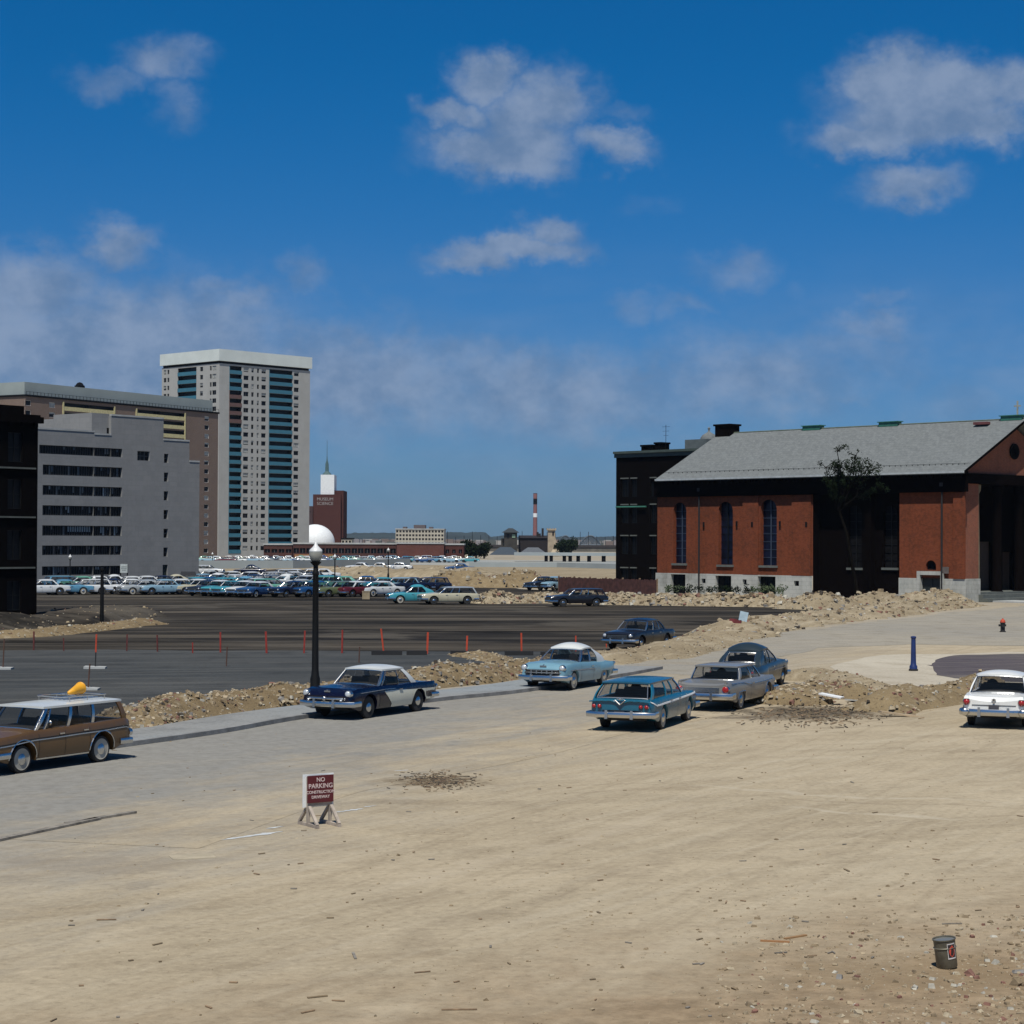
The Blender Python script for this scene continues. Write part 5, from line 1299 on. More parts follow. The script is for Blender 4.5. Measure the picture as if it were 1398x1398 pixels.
# reddish wooden fence
f0 = at(896, 816); f1 = at(762, 810); eF = (f1-f0).normalized(); LF = (f1-f0).length
t = building('board_fence', 'low dark red board fence at the foot of the black house', f0, eF, 'fence')
b = MB(); n_ = int(LF/.2)
for i in range(n_): u = i*.2; b.b2(u+.01, u+.19, -.02, .02+.01*random.random(), .1, 1.72+random.uniform(-.06, .05))
b.build('boards', mat('red_brown_boards', (.075, .028, .022), .85, var=.4, scale=2), t)
b = MB(); 
for z in (.5, 1.4): b.b2(0, LF, -.1, -.02, z, z+.1)
b.build('rail', M['wood'], t)
for i in range(7):
    b = MB(); u = LF*i/6; b.b2(u-.07, u+.07, -.16, -.03, 0, 1.85); b.build('fence_post', M['wood'], t)
# iron fence and pavement by the church front
fp = [at(1298, 815), at(1398, 818), at(1520, 821)]
t = building('iron_railing', 'black iron railing in front of the church entrance', fp[0], (fp[2]-fp[0]).normalized(), 'railing'); LI = (fp[2]-fp[0]).length
b = MB()
for i in range(int(LI/.16)): b.tube((i*.16, 0, 0), (i*.16, 0, 1.35), .014, n=4)
for z in (.2, 1.2): b.b2(0, LI, -.02, .02, z, z+.045)
b.build('bars', M['dark_iron'], t)
for i in range(int(LI/2.4)+1):
    b = MB(); b.b2(i*2.4-.1, i*2.4+.1, -.1, .1, 0, 1.6); b.box((i*2.4, 0, 1.66), (.26, .26, .12)); b.build('fence_post', M['dark_iron'], t)
fs = at(1318, 821); fe = at(1560, 829)
b = MB(); d_ = (fe-fs).normalized(); n__ = Vector((-d_.y, d_.x)); 
q = [fs, fe, fe+n__*3.5, fs+n__*3.5]; b.prism([tuple(p) for p in q], -.02, .14); struct(b.build('pavement', M['concrete']))
# ---------------------------------------------------------------- far skyline
def boxb(name, label, x0, x1, ytop, Y, depth, m, cat='building', zb=0, roofm=None):
    a_ = atY(x0, 740, Y); c_ = atY(x1, 740, Y); H = atY((x0+x1)/2, ytop, Y).z
    t = empty(name, (a_.x, a_.y, 0), 0, label, cat); Wd = c_.x-a_.x
    return t, Wd, H, Y
# museum tower
M['mbrick'] = brick('museum_brick', (.085, .034, .028), (.07, .028, .024), (.075, .045, .04), stainamt=.15)
t, Wd, H, Y = boxb('museum_tower', 'dark red brick tower with a white block and a thin spire behind the white dome', 427, 465, 675, 820, 16, M['mbrick'])
sc = Y/F
b = MB(); b.b2(0, Wd, 0, 16, 0, H); b.build('brick_shaft', M['mbrick'], t)
b = MB(); H2 = atY(460, 669.5, Y).z; b.b2(Wd-11*sc+.0, Wd+3*sc, 2, 20, 0, H2); b.build('stair_tower', M['mbrick'], t)
b = MB(); H3 = atY(424, 691, Y).z; b.b2(-8*sc, -.01, -1, 10, 0, H3); b.b2(-5*sc, -2*sc, -1.2, -1.0, H3-7*sc, H3-3*sc); b.build('side_block', mat('dark_maroon', (.05, .025, .025), .8), t)
b = MB(); H4 = atY(446, 648, Y).z; b.b2(10*sc, 28.5*sc, 1, 12, H, H4); b.build('white_block', M['white'], t)
b = MB(); cx = 17*sc; cy = 6
b.lathe([(2.0, 0), (1.7, .6), (.7, 1.6)], 8, c=(cx, cy, H4)); 
H5 = atY(444, 628, Y).z; b.lathe([(.75, H4+1.5), (.7, H5-1.5), (.28, H5), (.12, H5+2), (.06, atY(444, 600, Y).z)], 8, c=(cx, cy, 0)); b.build('spire', mat('spire_green', (.06, .11, .11), .5), t, smooth=30)
b = MB(); b.b2(20*sc-27, 20*sc+38, 1.2, 14, H+.01, H+.6) if False else None
def text_mesh(s, size, name, m, parent, loc, rot, extrude=.005, align='CENTER', weight=0.0):
    cu = bpy.data.curves.new(name, 'FONT'); cu.body = s; cu.size = size; cu.align_x = align; cu.align_y = 'CENTER'; cu.extrude = extrude; cu.offset = weight
    tmp = bpy.data.objects.new(name, cu); col.objects.link(tmp)
    dg = bpy.context.evaluated_depsgraph_get(); me = bpy.data.meshes.new_from_object(tmp.evaluated_get(dg)); bpy.data.objects.remove(tmp)
    me.materials.clear(); me.materials.append(m); o = bpy.data.objects.new(name, me); col.objects.link(o); o.parent = parent; o.location = loc; o.rotation_euler = rot; return o
M['dimletter'] = mat('dim_letter', (.3, .28, .27), .8)
text_mesh('MUSEUM', 1.75, 'lettering', M['dimletter'], t, (16.5*sc, -.06, H-6.6*sc), (R(90), 0, 0), .05, weight=0)
text_mesh('SCIENCE', 1.75, 'lettering', M['dimletter'], t, (16.5*sc, -.06, H-12.6*sc), (R(90), 0, 0), .05, weight=0)
# dome
p = atY(430, 740, 800); b = MB(); rr_ = 27*800/F
b.lathe([(rr_*math.cos(a_), rr_*.93*math.sin(a_)) for a_ in [i/14*PI/2 for i in range(15)]], 40, c=(0, 0, 0)); H6 = atY(430, 741, 800).z
t = empty('white_dome', (p.x, p.y, 0), 0, 'smooth white dome at the foot of the red brick museum tower', 'dome')
o = b.build('dome_shell', M['white'], t, smooth=60); o.location = (0, 0, H6)
b = MB(); b.lathe([(rr_*1.02, 0), (rr_*1.02, H6)], 32); b.build('dome_wall', M['mbrick'], t)
# long low brown building
def facade(name, label, x0, x1, ytop, ybase, Y, m, cols=0, rows=0, wfrac=(.5, .5), depth=15, cat='building', top=None, pane=None, ztop=None, u_pad=.03):
    a_ = atY(x0, 745, Y); c_ = atY(x1, 745, Y); Wd = c_.x-a_.x; H = atY((x0+x1)/2, ytop, Y).z; zb0 = 0
    t = empty(name, (a_.x, a_.y, 0), 0, label, cat); W = Wall((0, 0), (1, 0), (0, -1)); b = MB(); ops = []
    vis0 = max(.5, atY((x0+x1)/2, ybase, Y).z)
    for i in range(cols):
        for k in range(rows):
            uw = Wd/cols; zw = (H-vis0)/rows; ops.append((uw*(i+.5-wfrac[0]/2), uw*(i+.5+wfrac[0]/2), vis0+zw*(k+.5-wfrac[1]/2), vis0+zw*(k+.5+wfrac[1]/2)))
    wall(b, W, 0, Wd, 0, H, ops, .3); b.quad((0, 0, 0), (0, depth, 0), (0, depth, H), (0, 0, H)); b.quad((Wd, 0, 0), (Wd, depth, 0), (Wd, depth, H), (Wd, 0, H)); b.quad((0, depth, 0), (Wd, depth, 0), (Wd, depth, H), (0, depth, H))
    b.build('wall', m, t, fix=False)
    b = MB(); b.b2(-.2, Wd+.2, -.2, depth+.2, H+.002, H+.4); b.build('roof', top or M['concrete'], t)
    for o in ops:
        b = MB(); b.quad(W.P(o[0], o[2], -.3), W.P(o[1], o[2], -.3), W.P(o[1], o[3], -.3), W.P(o[0], o[3], -.3)); wbox(b, W, (o[0]+o[1])/2-.05, (o[0]+o[1])/2+.05, o[2], o[3], -.29, -.22, 1); b.build('window', [pane or WP[0], WF], t, fix=False)
    return t, Wd, H, W, sc
M['lowbrick'] = mat('low_brown_brick', (.06, .022, .017), .9, var=.15, scale=.3); M['ochre'] = mat('ochre_panel', (.27, .13, .05), .8)
t, Wd, H, W, _ = facade('low_brick_building', 'low dark red brick building behind the far road, right of the tower foot', 400, 541, 743, 766, 570, M['lowbrick'], 16, 1, (.85, .38), 20)
b = MB(); b.b2(.5, Wd*.86-14, -.35, -.01, 0.3, atY(480, 757, 570).z); b.build('ochre_panels', M['ochre'], t)
t, Wd, H, W, _ = facade('brick_hall', 'blank red brick hall at the right end of the low building', 541.5, 606, 742.5, 766, 565, mat('hall_brick', (.10, .035, .026), .9, var=.12, scale=.3), depth=20)
t, Wd, H, W, _ = facade('brick_podium', 'dark brick podium at the right foot of the tall tower', 360, 399, 744, 766, 575, M['lowbrick'], 4, 1, (.8, .3), 20)
t, Wd, H, W, _ = facade('brick_annex', 'small dark brick annex at the right end of the brick hall', 606.5, 633, 744, 766, 568, M['mbrick'], 3, 1, (.5, .3), 15)
# white office building
M['offw'] = mat('office_cream', (.42, .39, .32), .85, var=.05, scale=.2)
t, Wd, H, W, _ = facade('office_building', 'pale cream office building with four rows of windows above the brick hall', 540, 606, 723, 744, 780, M['offw'], 15, 4, (.62, .55), 22)
b = MB()
for (x0, x1, y) in ((549, 554, 719), (564, 580, 716.5), (585, 590, 719)): b.b2((x0-540)*780/F, (x1-540)*780/F, 4, 12, H, atY(560, y, 780).z)
b.build('roof_plant', mat('roof_plant_dark', (.1, .08, .08), .8), t)
facade('flat_canopy_house', 'small white flat-roofed pavilion right of the dome', 466, 480, 736, 744, 700, M['offw'], 3, 1, (.6, .5), 10, top=M['dark'])
# chimney stack
p = atY(730.5, 740, 1500); Hc = atY(730.5, 674, 1500).z
t = empty('smokestack', (p.x, p.y, 0), 0, 'tall thin red brick smokestack with pale bands on the skyline', 'chimney')
b = MB(); b.lathe([(1.9, 0), (1.35, Hc-6), (1.5, Hc-5), (1.5, Hc)], 14); b.build('stack', mat('stack_red', (.22, .095, .09), .9), t, smooth=40)
for k, (f_, m_) in enumerate(((.96, M['dark']), (.86, M['dark']), (.62, M['white']))):
    b = MB(); r = 1.9-.5*f_+.05; b.lathe([(r, Hc*f_-2.2), (r, Hc*f_+ (.8 if k == 2 else 2))], 14); b.build('band', m_, t, smooth=40)
# station house with square tower, dark shed and stone turret
SL = lambda px, Y: atY(px, 740, Y).x
M['shed'] = mat('dark_shed', (.012, .008, .008), .9); M['slate2'] = mat('blue_grey_roof', (.04, .055, .07), .7); M['stone'] = mat('tan_stone', (.33, .27, .19), .9, var=.2, scale=.5)
Y = 900
t = empty('signal_tower', (SL(697, Y), Y, 0), 0, 'square dark tower house with a pyramid roof on the skyline', 'tower')
sc = Y/F; Hs = atY(697, 727, Y).z
b = MB(); b.b2(-9*sc, 9*sc, 0, 14, 0, Hs); b.b2(-13*sc, -9*sc, 2, 10, 0, Hs-8*sc); b.build('wall', mat('tower_stone', (.035, .032, .026), .9, var=.3, scale=.4), t)
b = MB(); zt_ = atY(697, 721, Y).z; b.add([(-12*sc, -1.2, Hs), (12*sc, -1.2, Hs), (12*sc, 15, Hs), (-12*sc, 15, Hs), (-3*sc, 6, zt_), (3*sc, 6, zt_)], [(0, 1, 5, 4), (1, 2, 5), (2, 3, 4, 5), (3, 0, 4), (3, 2, 1, 0)]); b.build('roof', mat('black_slate', (.03, .035, .035), .7), t)
b = MB(); b.b2(2*sc, 6.5*sc, -.25, -.01, Hs-7*sc, Hs-2.5*sc); b.build('window', mat('pale_green_window', (.22, .32, .22), .5), t)
b = MB(); b.b2(-5*sc, -2*sc, -.25, -.01, Hs-7*sc, Hs-2.5*sc); b.build('window', WP[0], t)
t = empty('dark_shed', (SL(708, 905), 905, 0), 0, 'long dark hall between the square tower and the stone turret', 'building')
sc = 905/F; H_ = atY(730, 734.5, 905).z; b = MB(); b.b2(0, 48*sc, 0, 18, 0, H_); b.build('wall', M['shed'], t)
b = MB(); b.add([(0, -.6, H_), (48*sc, -.6, H_), (48*sc, 18.6, H_), (0, 18.6, H_), (0, 9, H_+1.2), (48*sc, 9, H_+1.2)], [(0, 1, 5, 4), (3, 4, 5, 2), (0, 4, 3), (1, 2, 5)]); b.build('roof', M['shed'], t)
b = MB()
for px, h_ in ((734, 4), (741, 8), (737, 2.5)): b.b2((px-708)*sc-.5, (px-708)*sc+.5, 4, 5, H_, H_+h_*sc*1.3+1)
b.build('roof_vent', M['shed'], t)
t = empty('stone_turret', (SL(753, 890), 890, 0), 0, 'tan stone turret with a stepped top at the right end of the dark hall', 'tower'); sc = 890/F
H_ = atY(753, 724, 890).z; b = MB(); b.b2(-5*sc, 5*sc, 0, 9, 0, H_); b.add([(5*sc, 0, 0), (11*sc, 0, 0), (5*sc, 0, H_-9*sc), (5*sc, 9, 0), (11*sc, 9, 0), (5*sc, 9, H_-9*sc)], [(0, 1, 2), (3, 5, 4), (1, 4, 5, 2)]); b.build('wall', M['stone'], t)
b = MB(); b.b2(-6.5*sc, 6.5*sc, -.6, 9.6, H_, H_+1.6*sc)
for k in range(4): b.b2((-6.5+k*3.6)*sc, (-4.6+k*3.6)*sc, -.6, 9.6, H_+1.6*sc, H_+2.8*sc)
b.build('battlement', M['stone'], t)
b = MB(); b.b2(1*sc, 3*sc, -.2, -.01, H_-7*sc, H_-2*sc); b.build('window', WP[0], t)
def hiproof(name, label, x0, x1, ytop, yeave, Y, dep, m, wm):
    sc = Y/F; t = empty(name, (SL(x0, Y), Y, 0), 0, label, 'building'); Wd = (x1-x0)*sc; he = atY((x0+x1)/2, yeave, Y).z; ht = atY((x0+x1)/2, ytop, Y).z
    b = MB(); b.b2(.5, Wd-.5, 0, dep, 0, he); b.build('wall', wm, t)
    k = min(dep/2, Wd/3); b = MB(); b.add([(0, -1, he), (Wd, -1, he), (Wd, dep+1, he), (0, dep+1, he), (k, dep/2, ht), (Wd-k, dep/2, ht)], [(0, 1, 5, 4), (1, 2, 5), (2, 3, 4, 5), (3, 0, 4), (3, 2, 1, 0)]); b.build('roof', m, t)
    return t
hiproof('long_shed', 'low shed with blue grey hipped roof below the square tower', 668, 712, 747, 757.5, 760, 16, M['slate2'], M['shed'])
hiproof('pavilion', 'low pavilion with a pale hipped roof right of the blue grey shed', 706, 750, 747.5, 758, 740, 18, mat('pale_slate', (.10, .11, .12), .7), M['shed'])
hiproof('small_shed', 'small pale shed in front of the hipped pavilions', 672, 705, 763, 766, 620, 8, M['concrete'], mat('tan_wall', (.28, .25, .2), .9))
hiproof('far_house', 'tan gabled house right of the stone turret', 750, 765, 750, 759, 700, 8, M['stone'], M['stone'])
# railway viaduct
Y = 1000; t = empty('viaduct', (SL(606, Y), Y, 0), 0, 'long stone arched viaduct running across the skyline to the black house', 'viaduct'); sc = Y/F
W = Wall((0, 0), (1, 0), (0, -1)); Lv = 250*sc; Hv = atY(700, 747, Y).z; b = MB(); ops = []
n_ = 16
for i in range(n_):
    u = Lv*i/n_; ops.append((u+2, u+Lv/n_-2.0, 0, Hv-2.2))
wall(b, W, 0, Lv, 0, Hv, ops, 6)
for o in ops:
    m_ = (o[0]+o[1])/2; hw_ = (o[1]-o[0])/2; rr = 2.5
    for sg in (-1, 1):
        pts = [W.P(m_+sg*hw_, o[3], 0)]+[W.P(m_+sg*hw_*math.cos(a_*PI/12), o[3]-rr+rr*math.sin(a_*PI/12), 0) for a_ in range(7)]; b.poly(pts)
b.quad((0, 0, Hv), (Lv, 0, Hv), (Lv, 6, Hv), (0, 6, Hv)); b.build('arches', mat('viaduct_stone', (.12, .11, .09), .9, var=.25, scale=.3), t, fix=False)
b = MB(); b.b2(0, Lv, -.4, 6.4, Hv+.002, Hv+1.2); b.build('track_deck', mat('rust_black', (.035, .03, .03), .9), t)
for i in range(22):
    b = MB(); u = Lv*(i+.4)/22; b.b2(u-.12, u+.12, 2.8, 3.1, Hv+1.2, Hv+1.2+random.uniform(3, 7)); b.build('mast', M['dark_iron'], t)
Y = 1150; sc = Y/F
for k, (cx, hw_, lab) in enumerate(((772, 10, 'left steel arch truss bridge span on the skyline'), (806, 14, 'right steel arch truss bridge span on the skyline'))):
    t = empty('truss_bridge', (SL(cx, Y), Y, 0), 0, lab, 'bridge', ); b = MB(); z0 = atY(cx, 744, Y).z; zt_ = atY(cx, 731.5, Y).z; hw2 = hw_*sc
    for y in (0, 8):
        P = [(-hw2+2*hw2*i/12, y, z0+(zt_-z0)*(1-(i/6-1)**2)) for i in range(13)]
        for a_, c_ in zip(P, P[1:]): b.tube(a_, c_, .45, n=5)
        for p in P[1:-1]: b.tube(p, (p[0], y, z0), .2, n=4)
        for i in range(1, 11): b.tube(P[i], (P[i+1][0], y, z0), .15, n=4)
        b.tube((-hw2, y, z0), (hw2, y, z0), .5, n=5)
    b.build('arch_truss', mat('bridge_steel', (.06, .08, .10), .7) if k == 0 else bpy.data.materials['bridge_steel'], t)
    b = MB(); b.b2(-hw2-1, -hw2+2, 0, 8, 0, z0-.5); b.build('pier', M['stone'], t); b = MB(); b.b2(hw2-2, hw2+1, 0, 8, 0, z0-.5); b.build('pier', M['stone'], t)
# pale road ramps and concrete walls in the middle distance
def ribbon(name, pts, h, th, m, label, cat='wall', z0=0):
    t = None; b = MB(); P = [at(*p) for p in pts]; off = offs(P, -th)
    for a_, c_, c2, a2 in zip(P, P[1:], off[1:], off):
        b.add([(*a_, z0), (*c_, z0), (*c2, z0), (*a2, z0), (*a_, h), (*c_, h), (*c2, h), (*a2, h)], [(0, 1, 5, 4), (2, 3, 7, 6), (4, 5, 6, 7), (1, 2, 6, 5), (3, 0, 4, 7)])
    o = b.build(name, m); return tag(o, label, cat)
M['palewall'] = mat('pale_wall', (.30, .335, .335), .85, var=.08, scale=.1)
ribbon('retaining_wall', [(262, 776.5), (400, 776), (560, 772.5)], 1.55, .5, M['palewall'], 'long pale concrete wall behind the crowded parking lot', 'wall')
ribbon('guard_wall', [(640, 774), (760, 774.5), (850, 777)], 1.0, .5, M['palewall'], 'low pale roadside wall in the gap before the black house', 'wall')
sheet('far_road', PX([(262, 774), (560, 771), (860, 776), (860, 766), (560, 764), (262, 766)]), .02, M['farlight'])
Y = 520; sc = Y/F
t = empty('overpass', (SL(702, Y), Y, 0), 0, 'small pale road overpass on short dark piers before the stone turret', 'bridge'); b = MB(); zt_ = atY(770, 760.5, Y).z
zt_ = 2.4; b.b2(0, 150*sc, 0, 7, zt_-.8, zt_); b.build('deck', M['palewall'], t)
for px in (746, 753, 771, 779, 790, 805, 825): b = MB(); b.b2((px-702)*sc-.4, (px-702)*sc+.4, .3, 6.5, 0, zt_-.8); b.build('pier', M['dark'], t)
# far green hills
M['hill'] = mat('hill_green', (.022, .034, .034), .95, var=.3, scale=.01)
def hill(x0, x1, ytop, Y, seed):
    b = MB(); a_ = atY(x0, 740, Y).x; c_ = atY(x1, 740, Y).x; H = atY((x0+x1)/2, ytop, Y).z
    def fn(u, v):
        x = lerp(a_, c_, u); y = Y+(v-.0)*500
        e = min(1, u/.08, (1-u)/.08); k = math.sin(min(1, v*1.6)*PI/2)
        z = H*k*e*(.75+.35*noise.fractal(Vector((x*.004, y*.002, seed)), 1, 2, 4))+2.5*noise.noise(Vector((x*.03, y*.03, seed)))*k+1.5*noise.noise(Vector((x*.12, y*.12, seed)))*k
        return (x, y, max(-1, z) if v > 0 else -1)
    b.grid(fn, 260, 22); struct(b.build('hills', M['hill'], smooth=60))
hill(380, 680, 722, 2500, 1); hill(540, 1000, 731, 2900, 2); hill(-300, 500, 731, 3100, 5); hill(300, 1300, 734, 3300, 8)
b = MB()
for _ in range(260):
    px = random.uniform(470, 860); Y = random.uniform(2150, 2480); p = atY(px, 740, Y); s_ = random.uniform(3, 6); b.b2(p.x-s_, p.x+s_, Y, Y+10, 0, random.uniform(3, 7), mi=random.randrange(4))
o = b.build('distant_houses', [mat('far_wall_'+str(i), c_, .9) for i, c_ in enumerate(((.35, .33, .3), (.16, .12, .1), (.22, .2, .2), (.08, .09, .08)))], fix=False); tag(o, 'far-off jumble of tiny houses at the foot of the hills', 'houses', kind='stuff')
# ---- trees
def leaf_blob(b, c, r, n, sz, mi=0):
    for _ in range(n):
        d = Vector((random.gauss(0, 1), random.gauss(0, 1), random.gauss(0, .8))).normalized()*r*random.random()**.45; p = Vector(c)+d
        u = Vector((random.gauss(0, 1), random.gauss(0, 1), random.gauss(0, 1))).normalized()*sz*random.uniform(.6, 1.3); v = u.orthogonal().normalized()*sz*random.uniform(.4, .9)
        b.quad(p-u, p-v, p+u, p+v, mi)
M['leaf'] = mat('dark_leaves', (.008, .014, .006), .95, var=.5, scale=1.5, spec=.05); M['leaf2'] = mat('green_leaves', (.04, .06, .02), .8, var=.4, scale=1.5); M['bark'] = mat('dark_bark', (.006, .005, .004), .95, var=.4, scale=3, spec=.02)
def bush_tree(name, label, px, Y, h, r, group='trees on the far edge of the lots', m='leaf'):
    x = SL(px, Y); t = empty(name, (x, Y, 0), 0, label, 'tree', group)
    b = MB(); b.tube((0, 0, 0), (0, 0, h*.5), .3, .2, 6)
    for k in range(4): a_ = k*1.6; b.tube((0, 0, h*.35), (math.cos(a_)*r*.6, math.sin(a_)*r*.6, h*.7), .15, .05, 5)
    b.build('trunk', M['bark'], t)
    b = MB()
    for k in range(9): a_ = random.random()*6.3; q = random.random(); leaf_blob(b, (math.cos(a_)*r*.6*q, math.sin(a_)*r*.6*q, h*random.uniform(.4, .85)), r*.5, 90, r*.11)
    b.build('crown', M[m], t, fix=False)
for i, (px, Y, h, r, lab) in enumerate([(640, 600, 5, 3.6, 'dark tree right of the brick annex'), (650, 610, 4.2, 3.2, 'small dark tree second right of the brick annex'), (661, 600, 4.8, 3.2, 'dark tree left of the low hipped shed'), (768, 720, 6, 3.6, 'dark tree behind the tan gabled house'), (780, 730, 6.5, 3.6, 'taller dark tree before the left truss bridge'), (632, 605, 4.6, 3.4, 'dark bushy tree touching the brick annex'), (775, 700, 6, 4, 'low dark tree under the truss bridges')]):
    bush_tree('tree', lab, px, Y, h, r)
# tree in front of the church
tb = at(1172, 822); t = empty('bare_tree', (tb.x, tb.y, 0), 0, 'half-bare dark tree rising above the church eaves', 'tree')
b = MB(); lf = MB(); s_ = tb.y/F
tips = []
def limb(p, d, L, r, lvl):
    p = Vector(p); q = p; n_ = 4
    for i in range(n_):
        d2 = (d+Vector((random.gauss(0, .13), random.gauss(0, .13), random.gauss(0, .07)))).normalized(); q2 = q+d2*L/n_; r0 = lerp(r, r*.6, i/n_); b.tube(q, q2, r0, lerp(r, r*.6, (i+1)/n_), 6); q = q2; d = d2
    if lvl == 0: tips.append(q); return
    for k in range(3 if lvl > 1 else 2):
        a_ = random.random()*6.3; s2 = random.uniform(.35, .75); nd = (d+Vector((math.cos(a_)*s2, math.sin(a_)*s2, random.uniform(-.1, .35)))).normalized(); limb(q, nd, L*random.uniform(.6, .85), r*.55, lvl-1)
random.seed(11)
limb((0, 0, 0), Vector((0, 0, 1)), 8.6, .2, 0); top = tips.pop()
for (px, py) in ((1142, 606), (1173, 612), (1207, 618), (1115, 632), (1190, 634), (1160, 620), (1128, 648), (1200, 650)):
    tgt = Vector(((px-1172)*s_, random.uniform(-1, 1), atY(px, py, tb.y).z)); d = tgt-top; mid = top+d*.5+Vector((0, 0, -.4)); limb(top, (mid-top).normalized(), (mid-top).length*.9, .10, 0); m1 = tips.pop(); limb(m1, (tgt-m1).normalized(), (tgt-m1).length*.8, .055, 0); m2 = tips.pop()
    bare = px in (1173, 1207, 1190) and py < 640
    for k in range(5):
        a_ = random.random()*6.3; dd_ = Vector((math.cos(a_)*.8, math.sin(a_)*.8, random.uniform(-.2, .7))).normalized(); limb(m2 if k < 3 else m1, dd_, random.uniform(.5, 1.2), .035, 0); e_ = tips.pop()
        leaf_blob(lf, e_, .35, 10 if bare else 40, .09); leaf_blob(lf, m1.lerp(m2, random.random()), .4, 14 if bare else 50, .09)
for _ in range(8):
    c_ = (random.uniform(-2.4, 1.8), random.uniform(-1.0, 1.0), random.uniform(11.0, 12.6)); leaf_blob(lf, c_, random.uniform(.5, 1.2), 150, .11)
b.build('trunk', M['bark'], t, smooth=60); lf.build('crown', M['leaf'], t, fix=False)
random.seed(21)
# weeds at the foot of the church
for i, (px, py, lab) in enumerate([(925, 822, 'green weeds left of the church drainpipe'), (950, 822, 'dark weeds at the foot of the church drainpipe'), (1008, 823, 'weeds between the second and third basement windows'), (1040, 824, 'bright green weeds under the third basement window'), (1058, 824, 'weeds just right of the third basement window'), (985, 823, 'low weeds under the second basement window')]):
    p = at(px, py); b = MB()
    for k in range(10): leaf_blob(b, (random.uniform(-1.1, 1.1), random.uniform(-.4, .4), .5+random.uniform(0, .45)), .35, 28, .09)
    o = b.build('weeds', M['leaf2'] if i in (0, 3, 4) else M['leaf'], fix=False); o.location = (p.x, p.y, .5); tag(o, lab, 'weeds', 'weed clumps along the church wall')
# ---------------------------------------------------------------- street furniture
def lamp_post(px, pyb, pyt, label, group, far=False, r=.10, n=14):
    p = at(px, pyb); Y = p.y; H = atY(px, pyt, Y).z
    t = empty('street_lamp', (p.x, p.y, 0), 0, label, 'street lamp', group)
    b = MB(); hs = H-.62
    if far: b.lathe([(.16, 0), (.14, .7), (.08, .9), (.06, hs)], 8)
    else: b.lathe([(.20, 0), (.20, .25), (.165, .32), (.165, .9), (.135, 1.02), (.115, 1.2), (.105, 2.4), (.095, hs-.45), (.11, hs-.42), (.11, hs-.36), (.085, hs-.3), (.08, hs-.14), (.17, hs-.05), (.19, hs)], 16)
    b.build('post', M['dark_iron'], t, smooth=35)
    b = MB(); k = 1.0 if not far else .9
    b.lathe([(.12*k, hs), (.19*k, hs+.08), (.225*k, hs+.22), (.215*k, hs+.34)], n); b.build('globe', M['globe'], t, smooth=60)
    b = MB(); b.lathe([(.22*k, hs+.335), (.20*k, hs+.40), (.12*k, hs+.47), (.075*k, hs+.52), (.05*k, hs+.58), (.02, hs+.64), (0, hs+.66)], n); b.build('cap', M['capm'], t, smooth=60)
    return t
M['globe'] = mat('milky_globe', (.30, .30, .26), .25, coat=.5); M['capm'] = mat('globe_cap', (.62, .63, .62), .35, .0)
lamp_post(430, 964, 741, 'tall dark street lamp with acorn globe beside the navy and white car', 'street lamps')
for px, pb, pt, lab in ((457, 806, 756.5, 'small street lamp in the parking lot just right of the tall near lamp'), (530, 791, 748, 'street lamp at the right end of the crowded parking lot'), (95.5, 800, 757, 'thin dark lamp pole in front of the grey block window bands'), (128.5, 806, 786, 'short lamp with a bright white globe in front of the grey block'), (290, 775, 754, 'tiny street lamp on the far road below the brown block')):
    lamp_post(px, pb, pt, lab, 'street lamps', True)
p = at(139, 851); b = MB(); b.lathe([(.14, 0), (.12, 2), (.10, 3.4), (.16, 3.45), (.16, 3.6), (0, 3.65)], 10); o = b.build('post', M['dark_iron'], smooth=40); o.location = (p.x, p.y, 0); tag(o, 'plain dark post standing on the bank right of the black tenement', 'post')
# no parking sign
p = at(436, 1127); t = empty('no_parking_sign', (p.x, p.y, 0), R(33), 'dark red NO PARKING sign on white wooden trestle feet with a white board behind', 'sign')
M['maroon'] = mat('maroon_board', (.085, .008, .012), .5, var=.1); M['signwood'] = mat('white_painted_wood', (.34, .29, .24), .8, var=.25, scale=6, dirt=((.2, .14, .1), .1, .5))
sw, sh = .54, .52; zb_ = .45
b = MB(); b.b2(-sw/2-.01, sw/2+.01, -.045, -.025, zb_, zb_+sh); b.build('sign_board', M['maroon'], t)
b = MB(); b.b2(-sw/2-.06, sw/2+.06, .05, .07, zb_-.09, zb_+sh+.02); o = b.build('backing_board', M['white'], t)
for i, (s_, sz, z) in enumerate((('NO', .115, .435), ('PARKING', .125, .315), ('CONSTRUCTION', .078, .20), ('DRIVEWAY', .078, .105))):
    text_mesh(s_, sz, 'lettering', mat('letter_paint', (.62, .5, .48), .6) if i == 0 else bpy.data.materials['letter_paint'], t, (0, -.047, zb_+z), (R(90), 0, 0), .002, weight=.0012)
for sd in (-1, 1):
    x = sd*(sw/2-.035)
    b = MB(); b.b2(x-.025, x+.025, -.02, .045, .02, zb_+sh-.02); b.build('upright', M['signwood'], t)
    b = MB(); b.b2(x-.03, x+.03, -.40, .40, .0, .06); b.build('foot', M['signwood'], t)
    for s2 in (-1, 1):
        b = MB(); a_ = Vector((x+sd*.0, s2*.37, .06)); c_ = Vector((x, s2*.035, .38)); d = c_-a_; q = d.to_track_quat('Z', 'Y').to_matrix(); b.box((a_+c_)/2, (.06, .045, d.length), M=q); b.build('brace', M['signwood'], t)
b = MB(); b.b2(-sw/2+.06, sw/2-.06, -.018, .0, zb_-.06, zb_-.004); b.build('cross_rail', M['signwood'], t)
